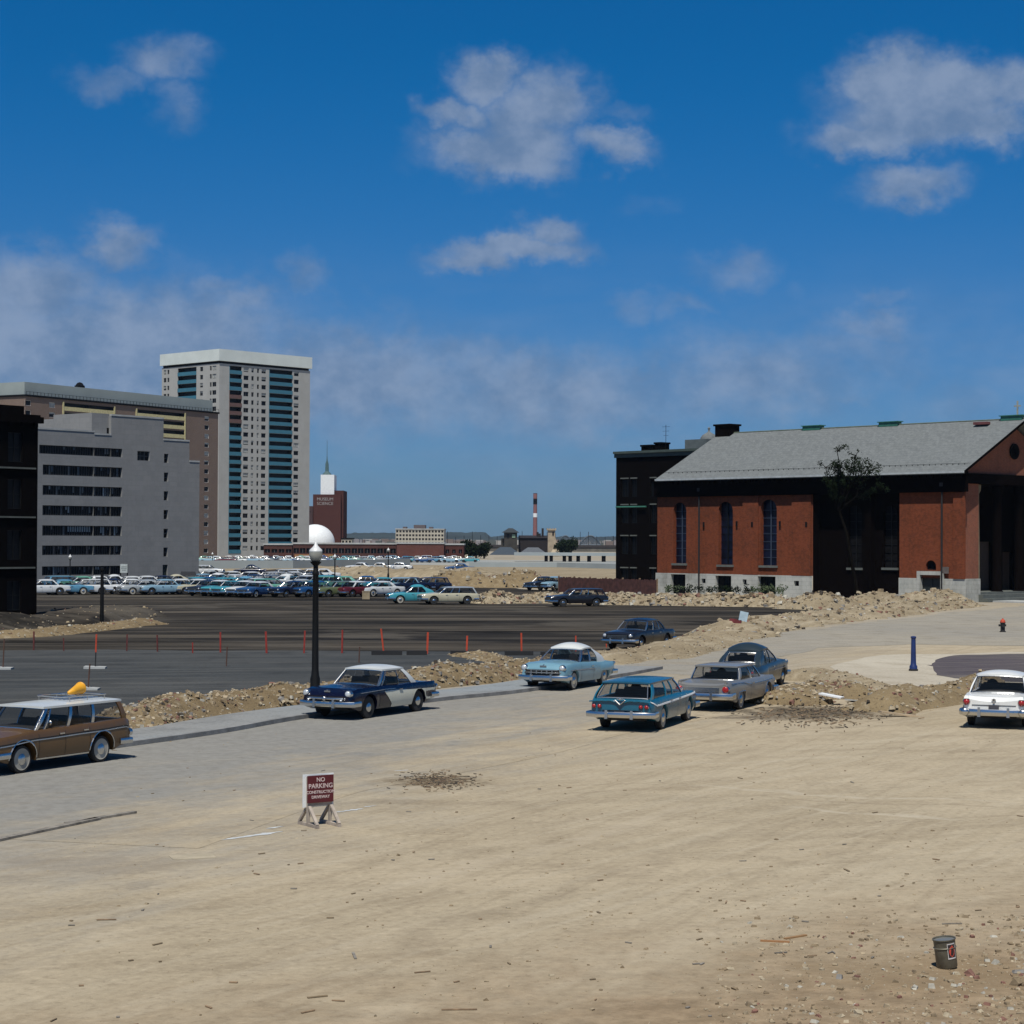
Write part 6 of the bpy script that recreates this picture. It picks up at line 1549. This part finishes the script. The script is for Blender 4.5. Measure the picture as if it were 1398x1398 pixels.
# bucket
p = at(1293, 1321); t = empty('bucket', (p.x, p.y, .01), R(0), 'dented dark metal bucket with a red and black label standing at the lower right', 'bucket'); t.rotation_euler = (R(3), R(-6), R(-20))
bk = mat('dull_bucket', (.13, .12, .09), .45, .3, .25, 8)
b = MB(); b.lathe([(.128, 0), (.135, .01), (.138, .25), (.150, .26), (.138, .27), (.142, .355), (.152, .36), (.152, .375), (.138, .372), (.132, .30), (.125, .05)], 32); b.build('bucket_body', bk, t, smooth=35)
b = MB(); b.lathe([(.14, .355), (.13, .352), (0, .35)], 24); b.build('bucket_lid', mat('bucket_lid', (.22, .23, .22), .4, .4), t)
def curved(nm, a0, a1, z0, z1, r, m):
    b = MB(); b.grid(lambda u, v: (r*math.cos(lerp(a0, a1, u)), r*math.sin(lerp(a0, a1, u)), lerp(z0, z1, v)), 10, 1); return b.build(nm, m, t, smooth=60)
a_ = R(-46); rp = mat('paper_white', (.55, .52, .5), .6)
L0 = curved('label', a_-.42, a_+.42, .125, .325, .1425, rp); curved('label_panel', a_-.36, a_+.36, .145, .312, .1440, mat('label_black', (.03, .02, .02), .5))
b = MB(); b.add([(.1455*math.cos(a_+u), .1455*math.sin(a_+u), .228+v) for u, v in [(0, -.075), (.2, -.05), (.30, 0), (.2, .045), (.06, .075), (-.05, .06), (-.22, .04), (-.30, -.01), (-.2, -.055)]], [list(range(9))]); b.build('label_emblem', mat('label_red', (.55, .07, .04), .5), t)
b = MB(); 
for i in range(12): a0, a1 = PI*i/12, PI*(i+1)/12; b.tube((.15*math.cos(a0), -.06*math.sin(a0)-.15*math.sin(a0)*.6, .34-.10*math.sin(a0)), (.15*math.cos(a1), -.06*math.sin(a1)-.15*math.sin(a1)*.6, .34-.10*math.sin(a1)), .004, n=5)
# blue post
p = at(1247, 916); t = empty('bollard', (p.x, p.y, 0), 0, 'blue cast iron post with flared foot standing on pale gravel', 'post')
bl = mat('cobalt_paint', (.014, .03, .12), .45)
b = MB(); b.lathe([(.17, .08), (.17, .2), (.125, .27), (.115, .45), (.10, 1.2), (.095, 1.38), (.12, 1.41), (.12, 1.47), (.05, 1.49), (0, 1.49)], 16); b.build('shaft', bl, t, smooth=35)
b = MB(); b.lathe([(.20, 0), (.20, .08), (.17, .085), (0, .085)], 16); b.build('foot', M['black'], t, smooth=35)
# hydrant
p = at(1369, 863); t = empty('fire_hydrant', (p.x, p.y, 0), 0, 'black fire hydrant with an orange top on the dusty side road', 'hydrant')
b = MB(); b.lathe([(.19, 0), (.19, .06), (.14, .08), (.14, .52), (.17, .54), (.17, .6)], 14); b.tube((-.25, 0, .42), (.2, 0, .42), .07, n=10); b.tube((0, -.22, .38), (0, 0, .38), .085, n=10); b.build('barrel', M['black'], t, smooth=35)
b = MB(); b.lathe([(.17, .6), (.16, .68), (.11, .76), (.05, .79), (.05, .84), (0, .85)], 14); b.build('bonnet', M['orange'], t, smooth=40)
# stakes of the lot barrier
red = mat('red_stake', (.24, .022, .014), .7, var=.25, scale=5); dst = mat('dark_red_stake', (.10, .02, .018), .8, var=.3, scale=5)
ST = [(46, 888, 862, 'd', .10, 'dark stake nearest the black tenement'), (87, 889, 871, 'd', .07, 'short dark red stake second from the left end'), (130, 913, 866, 'o', .09, 'orange stake with a pale foot right behind the thin dark pole'), (173, 889, 866, 'd', .09, 'dark stake third left of the first bright red one'),
      (215, 890, 867, 'd', .09, 'dark brownish stake left of the short red one'), (263, 892, 877, 'r', .08, 'short red stake below the dark bank end'), (301, 891, 863, 'r', .11, 'red stake to the left of the tall street lamp, fourth from it'), (364, 892, 862, 'r', .13, 'wide red stake second left of the tall street lamp'), (415, 892, 861, 'r', .11, 'red stake just left of the tall street lamp'),
      (467, 892, 860, 'r', .11, 'red stake just right of the tall street lamp'), (524, 892, 858, 'o', .10, 'leaning orange red stake above the navy car'), (583, 893, 863, 'o', .13, 'wide orange stake with a dark timber at its left'), (637, 894, 868, 'o', .12, 'orange stake in the middle of a dark timber'), (712, 894, 864, 'o', .11, 'orange stake left of the light blue sedan'), (786, 890, 868, 'o', .09, 'small orange stake behind the light blue sedan roof'), (828, 884, 868, 'o', .08, 'orange stake at the hood of the dark car behind the bank')]
for i, (px, pb, pt, k, wd, lab) in enumerate(ST):
    p = at(px, pb); h_ = atY(px, pt, p.y).z; b = MB()
    wd *= .72; b.b2(-wd/2, wd/2, -.02, .02, 0, h_, mi=0)
    if px == 130: b = MB(); b.b2(-wd/2, wd/2, -.03, .03, h_*.48, h_, mi=0); b.b2(-wd/2+.01, wd/2-.01, -.025, .025, .1, h_*.48-.002, mi=1); b.b2(-.45, .45, -.3, .3, 0, .1, mi=2)
    o = b.build('marker_stake', [{'d': dst, 'r': red, 'o': M['orange']}[k], M['black'], M['concrete']]); o.location = (p.x, p.y, 0); o.rotation_euler = (0, R({524: -7, 583: 2, 712: -1, 173: 1}.get(px, random.uniform(-3, 3))), R(random.uniform(-20, 20)))
    tag(o, lab, 'stake', 'red and orange stakes across the lot')
for i, (px, pb, pt, lab) in enumerate([(309, 910, 883, 'thin rusty stick standing right of the short red stake'), (490, 905, 883, 'thin rusty stick behind the navy car roof'), (120, 942, 906, 'thin brown pole on a pale foot behind the brown wagon'), (4, 914, 872, 'thin pole on a pale foot at the left edge')]):
    p = at(px, pb); h_ = atY(px, pt, p.y).z; b = MB(); b.tube((0, 0, 0), (0, 0, h_), .03, n=6, mi=0)
    if i > 1: b.b2(-.4, .4, -.28, .28, 0, .1, mi=1)
    o = b.build('thin_pole', [mat('rusty', (.09, .045, .03), .8) if i == 0 else bpy.data.materials['rusty'], M['concrete']]); o.location = (p.x, p.y, 0); o.rotation_euler = (0, R(2 if i != 2 else 4), 0); tag(o, lab, 'pole', 'thin sticks around the lot')
for i, (x0, x1, y, lab) in enumerate([(507, 549, 894.5, 'dark timber under the leaning orange stake'), (555, 583, 894.5, 'dark timber left of the wide orange stake'), (615, 659, 894.5, 'dark timber crossed by the middle orange stake'), (689, 728, 895, 'dark timber at the orange stake left of the light blue sedan'), (738, 765, 896, 'dark timber end just behind the light blue sedan')]):
    a_ = at(x0, y); c_ = at(x1, y); b = MB(); L_ = (c_-a_).length; b.box((0, 0, .1), (L_, .18, .2)); o = b.build('timber', M['black']); m_ = (a_+c_)/2; o.location = (m_.x, m_.y, .012); o.rotation_euler = (0, 0, math.atan2((c_-a_).y, (c_-a_).x)); tag(o, lab, 'timber', 'timbers lying along the stakes')
# sign board, booth, crate in the lot
p = at(169, 800); t = empty('notice_sign', (p.x, p.y, 0), 0, 'pale square sign on two posts in front of the grey block', 'sign'); sc = p.y/F
zt_ = atY(169, 770, p.y).z; b = MB(); b.b2(-5*sc, 5*sc, -.04, .04, zt_-12*sc, zt_); b.build('sign_board', mat('pale_sign', (.42, .46, .44), .7), t)
for sd in (-1, 1): b = MB(); b.b2(sd*4.6*sc-.06, sd*4.6*sc+.06, .04, .12, 0, zt_); b.build('sign_post', M['dark_iron'], t)
for (u0, u1, v0, v1) in ((-3.6, 3.6, -4.2, -3), (-3.6, 3.6, -6.6, -5.4), (-2.6, 2.6, -9, -7.8)):
    b = MB(); b.b2(u0*sc, u1*sc, -.055, -.042, zt_+v0*sc, zt_+v1*sc); b.build('sign_stripe', mat('faded_grey', (.25, .28, .27), .7), t)
p = at(256, 804); t = empty('attendant_booth', (p.x, p.y, 0), R(8), 'small white booth with a dark roof among the parked cars', 'booth'); sc = p.y/F; h_ = atY(256, 786, p.y).z
b = MB(); Wb = Wall((-9*sc, 0), (1, 0), (0, -1)); wall(b, Wb, 0, 19*sc, 0, h_, [(8*sc, 13*sc, .9, h_-.25)], .1); b.quad((-9*sc, 0, 0), (-9*sc, 2, 0), (-9*sc, 2, h_), (-9*sc, 0, h_)); b.quad((10*sc, 0, 0), (10*sc, 2, 0), (10*sc, 2, h_), (10*sc, 0, h_)); b.build('wall', M['white'], t, fix=False)
b = MB(); b.quad(Wb.P(8*sc, .9, -.1), Wb.P(13*sc, .9, -.1), Wb.P(13*sc, h_-.25, -.1), Wb.P(8*sc, h_-.25, -.1)); b.build('window', WP[0], t, fix=False)
b = MB(); b.add([(-10.5*sc, -.3, h_), (11.5*sc, -.3, h_), (11.5*sc, 2.3, h_), (-10.5*sc, 2.3, h_), (-9*sc, 1, h_+.45), (10*sc, 1, h_+.45)], [(0, 1, 5, 4), (2, 3, 4, 5), (0, 4, 3), (1, 2, 5), (3, 2, 1, 0)]); b.build('roof', M['black'], t)
b = MB(); b.b2(-14*sc, -10*sc, .2, 1.2, 0, h_-.2); b.build('side_cabinet', M['black'], t)
p = at(500, 818); b = MB(); b.box((0, 0, .35), (.7, .6, .7)); b.box((0, 0, .73), (.76, .66, .05)); 
for x in (-.3, 0, .3): b.box((x, -.31, .35), (.06, .03, .7))
o = b.build('crate', mat('crate_tan', (.3, .24, .15), .8)); o.location = (p.x, p.y, 0); tag(o, 'tan wooden crate standing in front of the lot cars right of the tall lamp', 'crate')
# ---------------------------------------------------------------- lot cars
S_GEN = {
 'sedan': spec(L=5.0, W=1.88, wb=2.95, paint=white, house=dict(H_SEDAN), ww=False),
 'wagon': spec(L=5.1, W=1.9, wb=2.98, paint=white, cab=(.05, .68), house=dict(H_WAGON), ww=False),
 'hardtop': spec(L=5.2, W=1.92, wb=3.0, paint=white, house=dict(H_HARD, z=1.40)),
 'rounded': spec(L=4.9, W=1.86, wb=2.9, paint=white, house=dict(H_ROUND), rim=.86),
}
KIND = {'sedan': 'parked_sedan', 'wagon': 'parked_wagon', 'hardtop': 'parked_hardtop', 'rounded': 'parked_round_car'}
PC = {'white': (.58, .6, .6), 'pale blue': (.22, .36, .45), 'light blue': (.10, .26, .38), 'turquoise': (.05, .27, .32), 'blue': (.012, .06, .17), 'navy': (.005, .008, .028), 'black': (.01, .01, .013), 'cream': (.45, .42, .3), 'mint green': (.12, .33, .24), 'olive green': (.12, .14, .06), 'grey': (.15, .17, .18), 'maroon': (.10, .012, .02), 'pale grey': (.33, .36, .37), 'teal green': (.02, .13, .13)}
proto = {}; caches = {}
def low_part_filter(c):
    pass
for k, s_ in S_GEN.items():
    c = Car(KIND[k], 'x', s_, detail=1 if k in ('sedan', 'wagon') else 1); proto[k] = c; caches[k] = tree_cache(c.root)
# very small versions without small trim
def lite(src):
    keep = {'body', 'roof', 'windshield', 'rear_window', 'side_window', 'wheel', 'bumper', 'pillar', 'chassis'}
    return {k: [c for c in v if c.name.split('.')[0] in keep] for k, v in src.items()}
used_proto = set()
def place_car(kind, colname, px, py, heading, roofc=None, small=False, label=None, group=None):
    p = at(px, py); c = copy_tree(proto[kind].root, None, lite(caches[kind]) if small else caches[kind])
    c.name = KIND[kind]; c.location = (p.x, p.y, 0.01); c.rotation_euler = (0, 0, heading)
    for ch in c.children_recursive if hasattr(c, 'children_recursive') else []:
        n_ = ch.name.split('.')[0]
        if n_ == 'body' or n_ in ('roof', 'pillar', 'rear_panel'):
            if not ch.material_slots: continue
            if ch.material_slots[0].material and ch.material_slots[0].material.name.startswith('chrome'): continue
            cn = colname if n_ == 'body' or not roofc else roofc
            ch.material_slots[0].link = 'OBJECT'; ch.material_slots[0].material = paint(cn.replace(' ', '_')+'_lot', PC[cn])
    c['label'] = label; c['group'] = group; c['category'] = {'wagon': 'station wagon'}.get(kind, 'car')
    return c
# individual middle-distance cars
MID = [('sedan', 'black', 873, 885, R(-120), None, 'dark navy sedan half hidden behind the dirt bank above the light blue sedan'),
       ('rounded', 'turquoise', 567, 824, R(-165), None, 'small turquoise car in front of the dirt mound beside the cream wagon'),
       ('wagon', 'cream', 612, 825, R(-162), 'pale grey', 'cream station wagon before the mound in the middle of the lot'),
       ('wagon', 'black', 787, 828, R(-160), None, 'black station wagon parked before the red board fence'),
       ('hardtop', 'blue', 627, 781, R(-170), None, 'blue car alone on the far mound'),
       ('sedan', 'black', 742, 806, R(-130), None, 'black car at the left end of the board fence'),
       ('sedan', 'pale blue', 756, 806, R(-120), None, 'pale blue car tucked beside the black car at the board fence')]
for (k, cn, px, py, h_, rc, lab) in MID: place_car(k, cn, px, py, h_, rc, False, lab, None)
for o in [o for o in bpy.data.objects if o.parent is None and 'group' in o and o['group'] is None]: del o['group']
ROWS = []
rnd = random.Random(5)
def pick():
    return rnd.choices(['white', 'pale blue', 'light blue', 'turquoise', 'blue', 'navy', 'black', 'cream', 'mint green', 'olive green', 'grey', 'maroon', 'pale grey', 'teal green'], [16, 10, 9, 8, 7, 9, 8, 4, 6, 2, 5, 3, 8, 3])[0]
def row(rowname, x0, y0, x1, y1, n, head, fixed={}):
    L = []
    for i in range(n):
        t_ = i/(n-1) if n > 1 else 0; cn, k = pick(), rnd.choices(['sedan', 'wagon', 'hardtop', 'rounded'], [5, 2, 4, 2])[0]
        if i in fixed: cn, k = fixed[i]
        L.append((k, cn, lerp(x0, x1, t_)+rnd.uniform(-2, 2), lerp(y0, y1, t_)+rnd.uniform(-.4, .4), R(head+rnd.uniform(-5, 5)+(180 if rnd.random() < .12 else 0))))
    ROWS.append((rowname, L))
row('front row by the grey block', 58, 812, 178, 811, 5, -158, {0: ('white', 'sedan'), 1: ('light blue', 'hardtop'), 2: ('white', 'wagon'), 3: ('navy', 'sedan'), 4: ('white', 'sedan')})
row('front row near the booth', 198, 811.5, 268, 811.5, 4, -150, {0: ('pale grey', 'hardtop'), 1: ('pale blue', 'sedan'), 2: ('white', 'sedan'), 3: ('cream', 'sedan')})
row('second row by the grey block', 90, 805.5, 240, 805, 8, -150)
row('front row left of the lamp', 284, 813, 352, 815, 5, -118, {0: ('black', 'sedan'), 1: ('turquoise', 'sedan'), 2: ('turquoise', 'wagon'), 3: ('white', 'sedan'), 4: ('blue', 'hardtop')})
row('second row left of the lamp', 268, 807.5, 350, 808.5, 6, -120)
row('pair just left of the lamp', 372, 810, 412, 811, 2, 20, {0: ('mint green', 'wagon'), 1: ('pale grey', 'sedan')})
row('front row right of the lamp', 398, 815, 520, 814.5, 5, -135, {0: ('navy', 'sedan'), 1: ('blue', 'sedan'), 2: ('olive green', 'wagon'), 3: ('maroon', 'sedan'), 4: ('white', 'hardtop')})
row('third row of the lot', 275, 801.5, 440, 804, 8, -125)
row('fourth row of the lot', 285, 796.5, 425, 797.5, 6, -140)
row('green cars row behind the lamps', 440, 805.5, 500, 805, 3, -172, {0: ('mint green', 'wagon'), 1: ('mint green', 'hardtop'), 2: ('blue', 'sedan')})
row('blue row at the right lot end', 520, 807.5, 583, 807.5, 4, -160, {0: ('turquoise', 'sedan'), 1: ('pale blue', 'wagon'), 2: ('navy', 'sedan'), 3: ('navy', 'wagon')})
row('rear row of the lot', 385, 792.5, 440, 791, 4, -160, {0: ('white', 'wagon'), 1: ('white', 'sedan'), 2: ('white', 'sedan'), 3: ('white', 'hardtop')})
row('last row near the pale wall', 285, 785, 340, 786, 2, 180, {0: ('white', 'wagon'), 1: ('navy', 'rounded')})
row('row on pale ground beyond the lot', 490, 779.5, 545, 779, 3, 175, {0: ('white', 'hardtop'), 1: ('pale grey', 'hardtop'), 2: ('white', 'sedan')})
row('far row by the low building', 285, 768.7, 640, 768, 30, 178)
row('far row under the towers', 280, 767.2, 620, 766.3, 22, 5)
ORD = ['leftmost', 'second', 'third', 'fourth', 'fifth', 'sixth', 'seventh', 'eighth', 'ninth', 'tenth']+['%dth' % i for i in range(11, 40)]
KN_ = {'sedan': 'sedan', 'wagon': 'station wagon', 'hardtop': 'hardtop car', 'rounded': 'round-roofed car'}
seen = {}
for rn, L in ROWS:
    small = 'far' in rn
    for i, (k, cn, px, py, h_) in enumerate(L):
        if i == 0: pos = 'leftmost in the '+rn
        elif i == len(L)-1: pos = 'rightmost in the '+rn
        else: pos = '%s from left in the %s' % (ORD[i], rn)
        place_car(k, cn, px, py, h_, ('white' if (cn != 'white' and rnd.random() < .3) else None), small, '%s %s, %s' % (cn, KN_[k], pos), 'cars parked in the far lot' if not small else 'cars on the far road')
for k in proto:
    r_ = proto[k].root
    for ch in r_.children_recursive: bpy.data.objects.remove(ch, do_unlink=True)
    bpy.data.objects.remove(r_, do_unlink=True)
# ---------------------------------------------------------------- world, sun, haze
SUN_EL = R(62); SAZ = math.atan2(-.99, -.15)           # direction towards the sun in plan
w = bpy.data.worlds.new('World'); scene.world = w; w.use_nodes = True
nt = w.node_tree; nt.nodes.clear(); N = NT(nt)
sky = N.node('ShaderNodeTexSky'); sky.sky_type = 'NISHITA'; sky.sun_disc = False; sky.sun_elevation = SUN_EL
sky.sun_rotation = PI/2-SAZ; sky.air_density = 1.0; sky.dust_density = .4; sky.ozone_density = 3.0; sky.altitude = 0
dirv = N.node('ShaderNodeTexCoord').outputs['Generated']
sp = N.node('ShaderNodeSeparateXYZ', {0: dirv}); X, Y, Z = sp.outputs
az = N.math('ARCTAN2', X, Y); el = N.math('ARCSINE', Z)
# hue of the sky: deep saturated blue in the visible part, paler towards the horizon
elr = N.ramp(el, .0, .26)
tint = N.mix(elr, (.33, .62, 1.15), (.025, .60, 1.12))
hi = N.ramp(el, .34, .8); tint = N.mix(hi, tint, (.55, .78, .95))  # unseen upper sky made neutral to take blue off chrome and ambient light
skyc = N.node('ShaderNodeMix', data_type='RGBA', blend_type='MULTIPLY'); skyc.inputs[0].default_value = 1
N.l.new(sky.outputs[0], skyc.inputs[6]); N.l.new(tint, skyc.inputs[7])
q = N.node('ShaderNodeCombineXYZ', {0: az, 1: N.math('MULTIPLY', el, 1.25), 2: 0.0}).outputs[0]
w1 = N.node('ShaderNodeTexNoise', {'Vector': q, 'Scale': 22.0, 'Detail': 6.0, 'Roughness': .6})
w2 = N.node('ShaderNodeTexNoise', {'Vector': q, 'Scale': 60.0, 'Detail': 6.0, 'Roughness': .62})
wa = N.vmath('SCALE', N.vmath('SUBTRACT', w1.outputs[1], (.5, .5, .5)), (0, 0, 0)); wa.node.inputs[3].default_value = .036
wb = N.vmath('SCALE', N.vmath('SUBTRACT', w2.outputs[1], (.5, .5, .5)), (0, 0, 0)); wb.node.inputs[3].default_value = .02
base = N.node('ShaderNodeCombineXYZ', {0: az, 1: el, 2: 0.0}).outputs[0]
pw = N.vmath('ADD', base, N.vmath('ADD', wa, wb))
sp2 = N.node('ShaderNodeSeparateXYZ', {0: pw}); flat = N.node('ShaderNodeCombineXYZ', {0: sp2.outputs[0], 1: sp2.outputs[1], 2: 0.0}).outputs[0]
CL = [(705, 165, 75, 45, .9), (1255, 150, 110, 48, .95), (150, 480, 300, 105, .9), (450, 520, 290, 88, .8), (760, 535, 270, 78, .7), (1010, 520, 240, 72, .6), (40, 390, 120, 55, .8), (1160, 480, 150, 62, .5), (1330, 540, 160, 50, .4), (225, 90, 62, 36, .62), (150, 110, 65, 28, .5), (240, 145, 42, 34, .45),
      (668, 105, 50, 34, .9), (620, 150, 50, 24, .75), (690, 205, 95, 40, 1), (760, 150, 55, 50, .85), (640, 200, 60, 30, .8), (840, 205, 55, 26, .8), (850, 160, 45, 18, .35),
      (1205, 120, 55, 42, 1.0), (1310, 130, 100, 44, 1.0), (1190, 185, 95, 30, .9), (1345, 170, 80, 30, .9), (1238, 250, 70, 28, .75), (1390, 120, 40, 40, .8),
      (700, 348, 105, 24, .9), (755, 320, 45, 26, .8), (650, 355, 60, 20, .8), (880, 280, 70, 25, .22),
      (160, 328, 50, 36, .75), (50, 360, 110, 38, .6), (285, 395, 70, 32, .55), (410, 375, 45, 36, .5), (0, 420, 170, 75, .72), (180, 455, 200, 62, .66), (330, 420, 70, 40, .62), (420, 460, 160, 52, .6), (600, 480, 170, 50, .55), (100, 510, 240, 45, .5), (760, 510, 160, 42, .52), (500, 540, 280, 40, .42),
      (1000, 365, 60, 36, .5), (870, 408, 50, 28, .42), (930, 420, 40, 24, .4), (1190, 445, 75, 34, .55), (1210, 405, 50, 20, .4), (1080, 395, 40, 30, .3), (1090, 495, 60, 26, .35), (880, 508, 80, 32, .6), (1165, 545, 50, 20, .45), (1000, 520, 120, 36, .35), (1300, 500, 120, 40, .15)]
acc = None
for (cx, cy, rx, ry, s_) in CL:
    d = ray(cx, cy).normalized(); a0 = math.atan2(d.x, d.y); e0 = math.asin(d.z)
    v = N.vmath('MULTIPLY', N.vmath('SUBTRACT', flat, (a0, e0, 0)), (F/rx, F/ry, 0))
    r_ = N.vmath('DOT_PRODUCT', v, v)
    g_ = N.math('MULTIPLY', N.math('EXPONENT', N.math('MULTIPLY', r_, -.8)), s_)
    acc = g_ if acc is None else N.math('MAXIMUM', acc, g_)
bn = N.noise(q, 16, 7, .62, .3); bn2 = N.noise(q, 75, 5, .6)
dens = N.math('ADD', N.math('MULTIPLY', acc, 1.22), N.math('MULTIPLY', N.math('SUBTRACT', bn, .5), .46))
dens = N.math('ADD', dens, N.math('MULTIPLY', N.math('SUBTRACT', bn2, .5), .22))
cm = N.ramp(dens, .14, 1.0, 0, .84)
veil = N.math('MULTIPLY', N.ramp(N.noise(N.mapping(q, scale=(1, 2.2, 1)), 7, 6, .6, .4), .35, .75), N.ramp(el, .16, .07, 0, .45))
cm = N.math('MAXIMUM', cm, veil)
shade = N.ramp(N.noise(q, 34, 5, .6), .3, .7)
cc = N.mix(shade, (2.3, 3.6, 5.9), (4.2, 5.4, 7.6))
cmix = N.node('ShaderNodeMix', data_type='RGBA'); N.l.new(cm, cmix.inputs[0]); N.l.new(skyc.outputs[2], cmix.inputs[6]); N.l.new(cc, cmix.inputs[7])
bg = N.node('ShaderNodeBackground', {1: .058}); N.l.new(cmix.outputs[2], bg.inputs[0])
out = N.node('ShaderNodeOutputWorld'); nt.links.new(bg.outputs[0], out.inputs[0])
sl = bpy.data.lights.new('sun', 'SUN'); sl.energy = 4.3; sl.angle = R(.53); sl.color = (1, .955, .87)
so = bpy.data.objects.new('sun', sl); col.objects.link(so)
sv = Vector((math.cos(SAZ)*math.cos(SUN_EL), math.sin(SAZ)*math.cos(SUN_EL), math.sin(SUN_EL)))
so.rotation_euler = sv.to_track_quat('Z', 'Y').to_euler(); so.location = (0, 0, 60)
scene.view_settings.view_transform = 'Standard'; scene.view_settings.look = 'None'; scene.view_settings.exposure = .1; scene.view_settings.gamma = 1
HAZE = True
if HAZE:
    b = MB(); b.b2(-1900, 1900, -40, 4300, -1.2, 130); hm = bpy.data.materials.new('haze'); hm.use_nodes = True; hm.node_tree.nodes.clear()
    HN = NT(hm.node_tree); o_ = HN.node('ShaderNodeOutputMaterial'); v_ = HN.node('ShaderNodeVolumePrincipled', {'Color': (.60, .78, 1, 1), 'Density': .00004, 'Anisotropy': .2}); hm.node_tree.links.new(v_.outputs[0], o_.inputs[1])
    ho = b.build('haze', hm); tag(ho, 'thin blue summer haze over the whole scene', 'haze', kind='stuff')
